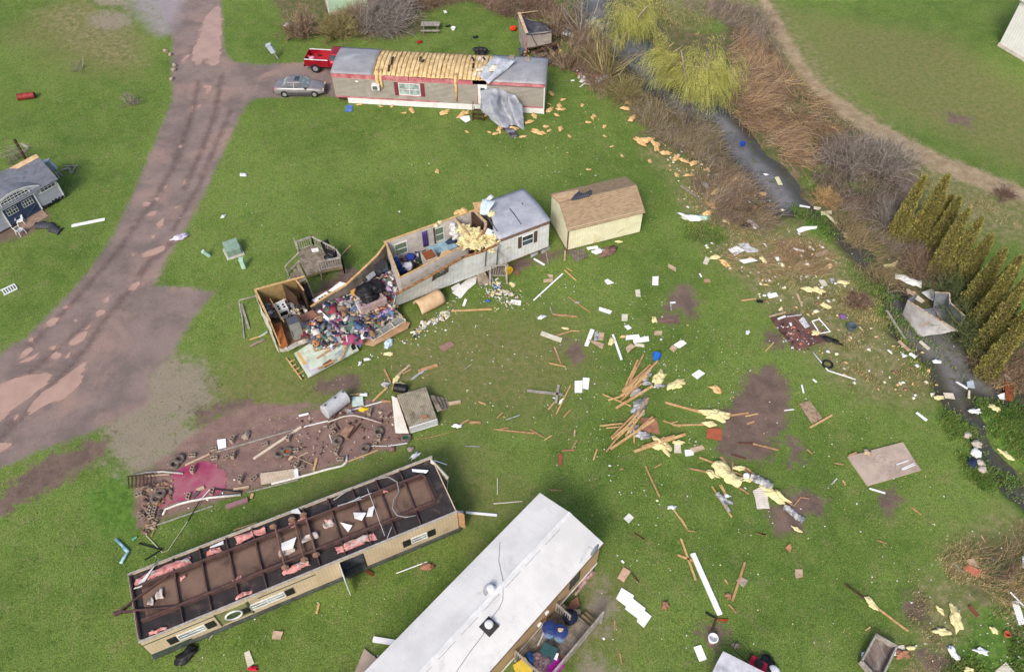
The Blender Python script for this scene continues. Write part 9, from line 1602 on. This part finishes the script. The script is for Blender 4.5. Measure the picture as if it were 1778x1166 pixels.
for z,x,y,rr,m_,lb,a in(('ZA',755,385,.55,FOIL,'grey torn plastic wad in the middle of the upper heap',.8),('ZA',762,430,.35,FOIL,'dark grey wad under the torn plastic in the upper heap',0),('ZA',833,445,.4,FOIL,'grey plastic wad at the right of the upper heap',0),('ZA',838,392,.75,INSUL_Y,'long yellow batt at the upper right of the upper heap',.95),('ZA',700,485,.6,FOIL,'pale torn plastic at the foot of the upper heap',.2),('ZA',945,435,.65,INSUL_Y,'yellow batt lying alone right of the upper heap',.6),('ZA',1178,465,.5,INSUL_O,'orange insulation scrap above the big mud patch',-.7),('ZA',720,575,.85,FOIL,'pale grey foil draped on top of the lower heap',.9),('ZA',738,738,.6,FOIL,'dark grey foil wad below the brown square',-.1),('ZA',680,690,.5,FOIL,'grey foil in the middle of the lower heap',.9),('ZA',850,800,.8,INSUL_Y,'yellow batt in the right arm of the lower heap',-.8),('ZA',960,780,.35,INSUL_Y,'small yellow batt at the tip of the right arm',0),('ZA',1170,618,.85,INSUL_Y,'pale batt at the end of the upper long timber',-.2),('ZA',1140,670,.4,INSUL_Y,'pale wad at the end of the lower long timber',0),('ZA',808,50,.38,INSUL_Y,'yellow torn wad left of the brown ribbed board',1.5),('ZA',555,180,.35,INSUL_Y,'yellow scraps at the head of the narrow white plank',1),('ZA',280,103,.25,INSUL_Y,'cream wad above the long cream panel',0),('ZA',625,152,.22,INSUL_O,'orange tip at the left of the white cluster',0),('ZR',720,305,.35,INSUL_Y,'pale foam knob right of the thick orange plank',0),('ZR',795,420,.4,INSUL_Y,'yellow scraps below the white ball',0),('ZR',1100,590,.85,INSUL_Y,'fluffy yellow batt right of the white ribbed fan',-.8),('ZR',1295,920,.28,INSUL_Y,'little yellow scrap below the lower mud patch',-.4),('ZR',455,375,.4,INSUL_Y,'slim pale batt left of the long yellow insulation',-.8),('ZR',600,588,.15,WP,'white knot on the short timber',0),('ZR',38,702,.18,WP,'white knob on the end of the lone timber',0),('ZJ',325,550,.4,INSUL_Y,'cream foam wad in the middle of the long pole',-1.2),('ZJ',1082,685,.65,INSUL_Y,'large yellow foam scrap on the lower right dry grass',1.4),('ZJ',935,605,.25,INSUL_Y,'small cream foam scrap left of the large yellow one',-1),('ZJ',1425,795,.28,INSUL_Y,'cream scrap near the flower pot',-1),('ZJ',1315,978,.25,WP,'white oval piece at the lower right',-.3),('ZJ',1055,990,.28,WP,'white shard at the lower right weeds',-1.2),('ZJ',950,800,.4,INSUL_Y,'pale crumbled foam on the dry grass',0),('ZJ',1205,1142,.25,INSUL_Y,'cream scrap at the bottom edge of the weeds',0),('ZJ',680,950,.25,INSUL_Y,'yellow scrap right of the grey box bed',0),('ZJ',605,1003,.3,BRN_,'brown clod right of the grey box bed',0),('ZP',365,155,.4,INSUL_Y,'yellow shard on the dark green tuft',0),('ZP',450,210,.5,INSUL_O,'slim orange batt right of the cream panel on the bank',-1.1),('ZP',845,180,.4,INSUL_Y,'yellow twisted scrap below the jagged grey panel',-1.2),('ZP',1310,485,.5,INSUL_Y,'left yellow batt among the dry bank grass',-.3),('ZP',1390,490,.5,INSUL_Y,'right pale batt among the dry bank grass',-.4),('ZP',1475,645,.45,INSUL_Y,'yellow torn square above the white metal frame',-.7),('ZP',1022,678,.22,INSUL_Y,'cream lump above the brown platform',1),('ZP',690,912,.16,WP,'white lump on the lawn left of the platform',1),('ZQ',445,478,.4,INSUL_Y,'yellow scrap on green weeds right of the foil',-.2),('ZO',430,870,.42,INSUL_Y,'cream torn batt on the left bank',-.8),('ZO',265,800,.5,INSUL_O,'orange batt beside the white torn sheets',.9),('ZO',300,710,.4,INSUL_O,'orange scrap above the orange batt',.8),('ZO',510,465,.5,INSUL_O,'orange batt at the top of the reddish brush',.8),('ZO',85,445,.35,INSUL_O,'orange scrap at the left end of the brush',0),('ZO',250,395,.28,INSUL_O,'orange scrap near the white log end',0),('ZO',770,618,.35,INSUL_O,'pale orange scrap at the edge of the pool',-.3),('ZO',375,292,.2,INSUL_Y,'small yellow scrap above the pool edge brush',0),('ZO',675,895,.4,WP,'white twisted appliance piece on the left bank',-1),('ZO',620,905,.4,BLACK,'dark wad beside the twisted white piece',0),('ZO',95,835,.6,WP,'white torn sheet at the bank tuft',-.2),('ZO',220,835,.45,TEAL,'pale teal sheet right of the white torn sheet',.2),('ZO',245,540,.3,M('pale_blue_rag',srgb(200,222,234)),'pale blue rag in the bank brush',-1.2),('ZL',548,88,.35,INSUL_Y,'cream foam on the right bank straw',0),('ZL',545,145,.35,INSUL_O,'orange foam on the right bank straw',.5),('ZL',700,915,.45,INSUL_Y,'yellow foam scrap at the creek bend',-.8),('ZL',610,525,.45,INSUL_Y,'slim cream foam on the green island',-.7),('ZL',455,550,.28,WP,'white lump at the tip of the green island',0),('ZL',140,438,.3,INSUL_Y,'cream lump on the bank by the slatted panel',0),('ZL',130,130,.22,WP,'white oval on the dark mud',0),('ZX',1070,830,.4,M('pale_blue_insul_board',srgb(190,208,218)),'pale blue foam block below the fallen stud wall',1.4),('ZX',1070,910,.32,INSUL_Y,'yellow wad under the pale blue foam block',0),('ZX',875,972,.14,WP,'small white oval below the mint wall',1.4),('ZX',925,945,.16,WP,'small white scrap below the mint wall',0),('ZD',850,210,.35,FOIL,'pale torn sheet at the crossed pile behind the deck',0),('ZD',935,165,.35,INSUL_Y,'yellow wad at the heart of the crossed pile',1),('ZD',965,210,.35,INSUL_Y,'yellow round wad above the black drum',0),('ZD',680,292,.2,WP,'white rag above the pale mint lid',0),('ZD',685,402,.25,M('bright_yellow',srgb(232,190,40)),'bright yellow scrap inside the far pad corner',0),('ZD',1080,765,.25,WP,'pale grey wad between the pad and the trailer',.7),('ZD',1408,535,.2,BRIGHT_WHITE,'white cube on the lawn right of the deck',0),('ZF',1085,908,.28,BRN_,'red brown clod between the two trailers',0),('Z6',1445,488,.6,M('mauve_brown_tube',srgb(130,100,92)),'mauve brown roll below the beige shed',.6),('Z6',1380,485,.35,WP,'white scrap beside the mauve brown roll',0),('Z6',1510,425,.3,INSUL_Y,'pale scrap at the foot of the beige shed wall',0),('Z6',1405,505,.0,WP,'x',0),('ZE',515,1035,.45,BLACK,'black bag on the grass below the overturned trailer',.8),('ZE',975,1142,.18,M('bright_red_scrap',srgb(200,30,60)),'bright red scrap at the bottom edge',0),('ZV',430,530,.14,M('blue_scrap',srgb(60,110,190)),'little blue scrap below the white fan panels',0),('ZV',1445,550,.18,FOIL,'grey rag on the orange brown timber',0),('ZV',1035,715,.22,WP,'white crumpled scrap above the long cream panel',.5),('Z9',912,150,.45,M('lilac_white_cloth',srgb(214,204,220)),'pale lilac cloth at the right edge of the road',.5),('Z1',1228,885,.26,WP,'white scrap on the lawn right of the road',0),('Z9',1130,45,.18,WP,'small white object on the lawn near the pale cloth',1)):
 if lb!='x':ins(z,x,y,rr,m_,lb,'insulation' if m_ in(INSUL_Y,INSUL_O,INSUL_P)else 'scrap',sq=(1.25,.62,.3),ang=a,name=None if m_ in(INSUL_Y,INSUL_O,INSUL_P)else 'scrap')
strip('ZR',[(470,255),(530,300),(590,380),(680,430),(735,470)],.75,INSUL_Y,'longest yellow insulation batt lying by the mud patch','insulation',h=.15,amp=.08,th=.12,ws=[.6,1.2,1,1,.8])
strip('ZR',[(840,385),(900,420),(980,455),(1060,495)],.45,FOIL,'torn grey foil along the very long timber','foil',h=.25,amp=.1);strip('ZR',[(1175,695),(1250,740),(1320,800),(1370,840)],.4,FOIL,'torn silver plastic trailing onto the lower mud patch','plastic',h=.1,amp=.12);strip('ZR',[(490,555),(560,630),(620,740)],.28,FOIL,'silvery plastic wrapped round a lone timber','plastic',h=.15,amp=.1);strip('ZR',[(540,600),(600,650),(650,665)],.25,FOIL,'silvery plastic flap blown right of the lone timber','plastic',h=.1,amp=.08)
e=empty('white_ball',tuple(gz('ZR',793,382,.2)),0,'round white ball by the long timbers','ball');b=MB();b.blob((0,0,0),.2,(1,1,1),1,.03,3);b.build('shell',WP,e,smooth=True)
bucket('ZA',818,285,.28,.4,M('blue_bucket',srgb(40,110,200)),'bright blue bucket at the top of the upper lumber heap','bucket',lay=True)
bucket('ZO',578,172,.2,.3,M('deep_blue_plastic',srgb(30,70,180)),'blue bucket floating in the wide pool','bucket');bucket('ZI',318,855,.24,.4,WP,'white jug standing on the round mud patch','jug');bucket('ZJ',1528,835,.16,.2,M('terracotta',srgb(176,96,66)),'terracotta flower pot at the lower right','flower pot')
pan('ZI',[(555,265),(600,228),(678,268),(625,335)],M('rough_paver',srgb(178,166,150),srgb(140,126,112),5,.95),'rough grey paver under the tall brown timber','paver');ins('ZI',482,418,.14,BRN_,'small brown stone below the rough paver','stone');ins('ZI',552,905,.15,CONC,'grey stone left of the mower handle','stone');ins('ZS',440,725,.16,BRN_,'mauve clod right of the stepped white panel','clod')
pipe('ZT',[(780,215),(850,350)],.04,BRN_,'brown rod leaning left of the soil patch','rod')
for i,(z,x,y,rr)in enumerate([('ZU',1105,345,.4),('ZU',1270,432,.28),('ZU',1225,515,.42),('ZU',1250,565,.38),('ZU',1085,575,.5),('ZU',1180,640,.3),('ZU',800,745,.4),('ZU',870,655,.4),('ZU',1030,805,.3),('ZU',1240,835,.35),('ZU',930,890,.65),('ZU',1080,870,.22),('ZU',1360,942,.22),('ZU',710,950,.32),('ZU',385,840,.5),('ZU',575,830,.45),('ZU',200,645,.4),('ZU',240,885,.25),('ZU',320,910,.28),('ZU',1545,508,.25),('ZU',1625,745,.25),('ZU',1700,670,.45),('ZU',1080,490,.18),('Z2',1040,632,.6),('Z2',855,620,.45),('Z2',812,635,.25),('Z2',745,596,.22),('Z2',680,596,.2),('Z2',1150,640,.6),('Z2',1165,740,.25),('Z2',565,587,.25),('Z2',1000,962,.3),('Z3',207,620,.22),('Z3',290,640,.28),('Z3',290,688,.18),('Z3',328,742,.2),('Z3',380,790,.2),('Z3',213,858,.22),('Z3',518,815,.28),('Z3',70,650,.25),('Z3',8,660,.22),('Z3',20,470,.3)]):ins(z,x,y,rr,INSUL_O,'orange insulation scrap on the grass near the long home with the stripped roof','insulation',sq=(1.3,.6,.3),group='orange insulation scraps on the upper lawn')
pan('Z2',[(1115,655),(1180,650),(1185,675),(1160,688)],WHT,'white board corner below the orange scraps by the broken steps','board')
for i,(z,x,y,rr)in enumerate([('Z3',410,510,.55),('Z3',395,550,.5),('Z3',430,600,.55),('Z3',470,715,.7),('Z3',505,710,.6),('Z3',550,735,.65),('Z3',600,775,.5),('Z3',650,800,.55),('Z3',690,812,.4),('Z3',740,825,.5),('Z3',655,885,.28),('Z3',715,888,.35),('Z3',815,860,.3),('Z3',880,800,.25),('Z3',850,970,.4),('Z3',830,1040,.4),('Z3',810,1080,.5),('Z3',955,900,.4)]):ins(z,x,y,rr,INSUL_O,'orange insulation caught in the brush along the left bank','insulation',sq=(1.3,.6,.5),group='orange insulation along the left bank',h=.2+.1*(i%3))
pan('Z3',[(375,490),(395,486),(400,500),(380,505)],WP,'white bag caught at the bank brush below the tall trees','bag',h=.3)
for i,(z,x,y)in enumerate((('Z1',863,275),('Z1',883,330),('Z1',880,352),('Z1',868,398),('Z1',838,258))):ins(z,x,y,.24,CONC,'pale rock in the line along the left edge of the road','rock',sq=(1,.8,.7),amp=.3,group='rocks along the road edge')
def litter(polys,n,cols,label,seed,rmin=.015,rmax=.05,name='scattered_litter'):
 rg=np.random.default_rng(seed);V=[];Fq=[];C=[];k=0
 base=np.array([[-1,-1,0],[1,-.8,.1],[1.1,1,0],[-.9,.9,.15],[0,0,.6]]);fc=np.array([[0,1,4],[1,2,4],[2,3,4],[3,0,4],[0,2,1],[0,3,2]])
 for poly,w in polys:
  pp=px_poly(poly);mn,mx=pp.min(0),pp.max(0);Q=rg.uniform(mn,mx,(int(n*w*3),2));Q=Q[sdist(Q[:,0],Q[:,1],pp)>0][:int(n*w)];Q=Q[fbm(Q[:,0]+30,Q[:,1]+10,3,seed)>-.12]
  for q in Q:
   s=rg.uniform(rmin,rmax)*(1 if rg.random()<.93 else 2.0);a=rg.uniform(0,6.28);v=base*s*np.array([1,rg.uniform(.3,1),.7]);ca,sa=math.cos(a),math.sin(a);v=v@np.array([[ca,sa,0],[-sa,ca,0],[0,0,1]])+np.array([q[0],q[1],.01])
   V.append(v);Fq.append(fc+k);k+=5;c=np.array(cols[rg.integers(len(cols))][:3]);C.append(np.repeat(c[None],6,0))
 o=bulk(name,np.concatenate(V),np.concatenate(Fq),CLUT,np.concatenate(C));o['kind']='stuff';o['label']=label
LC=[srgb(236,236,236),srgb(240,240,242),srgb(224,216,170),srgb(200,170,120),srgb(150,120,90)]
litter([([(720,540),(900,500),(1150,480),(1300,600),(1250,900),(1000,850),(800,700),(700,600)],1.0),([(500,640),(700,600),(800,720),(720,800),(550,800)],.25),([(1100,500),(1400,600),(1700,900),(1650,1150),(1050,1150),(1000,850)],.5),([(1150,250),(1400,400),(1600,600),(1640,700),(1480,680),(1300,500),(1180,400)],.55),([(1000,180),(1130,230),(1150,460),(950,300)],.15),([(830,180),(1000,180),(1000,280),(850,270)],.1),([(300,380),(600,300),(900,260),(1000,300),(800,340),(450,450)],.1),([(230,830),(480,720),(700,690),(710,770),(480,840),(240,910)],.15),([(240,880),(800,860),(820,1150),(250,1150)],.15),([(1560,1000),(1778,900),(1778,1166),(1600,1166)],.2),([(1400,380),(1560,450),(1700,620),(1778,720),(1778,800),(1640,700),(1500,560)],.2)],750,LC,'tiny white and tan litter specks strewn over the grass',5)
litter([([(1150,250),(1260,280),(1400,400),(1600,600),(1640,700),(1480,680),(1300,500),(1190,400)],1.0)],420,[srgb(214,180,130),srgb(226,220,190),srgb(232,232,232),srgb(150,120,96)],'torn bits of insulation and card strewn over the left bank',6,.05,.17,'bank_litter')
litter([([(600,640),(740,560),(800,500),(900,490),(920,530),(800,560),(700,620)],1.0)],240,[srgb(240,240,240),srgb(200,210,225),srgb(226,216,170),srgb(180,150,110)],'small litter strewn beside the wreck',7,.03,.08,'wreck_litter')
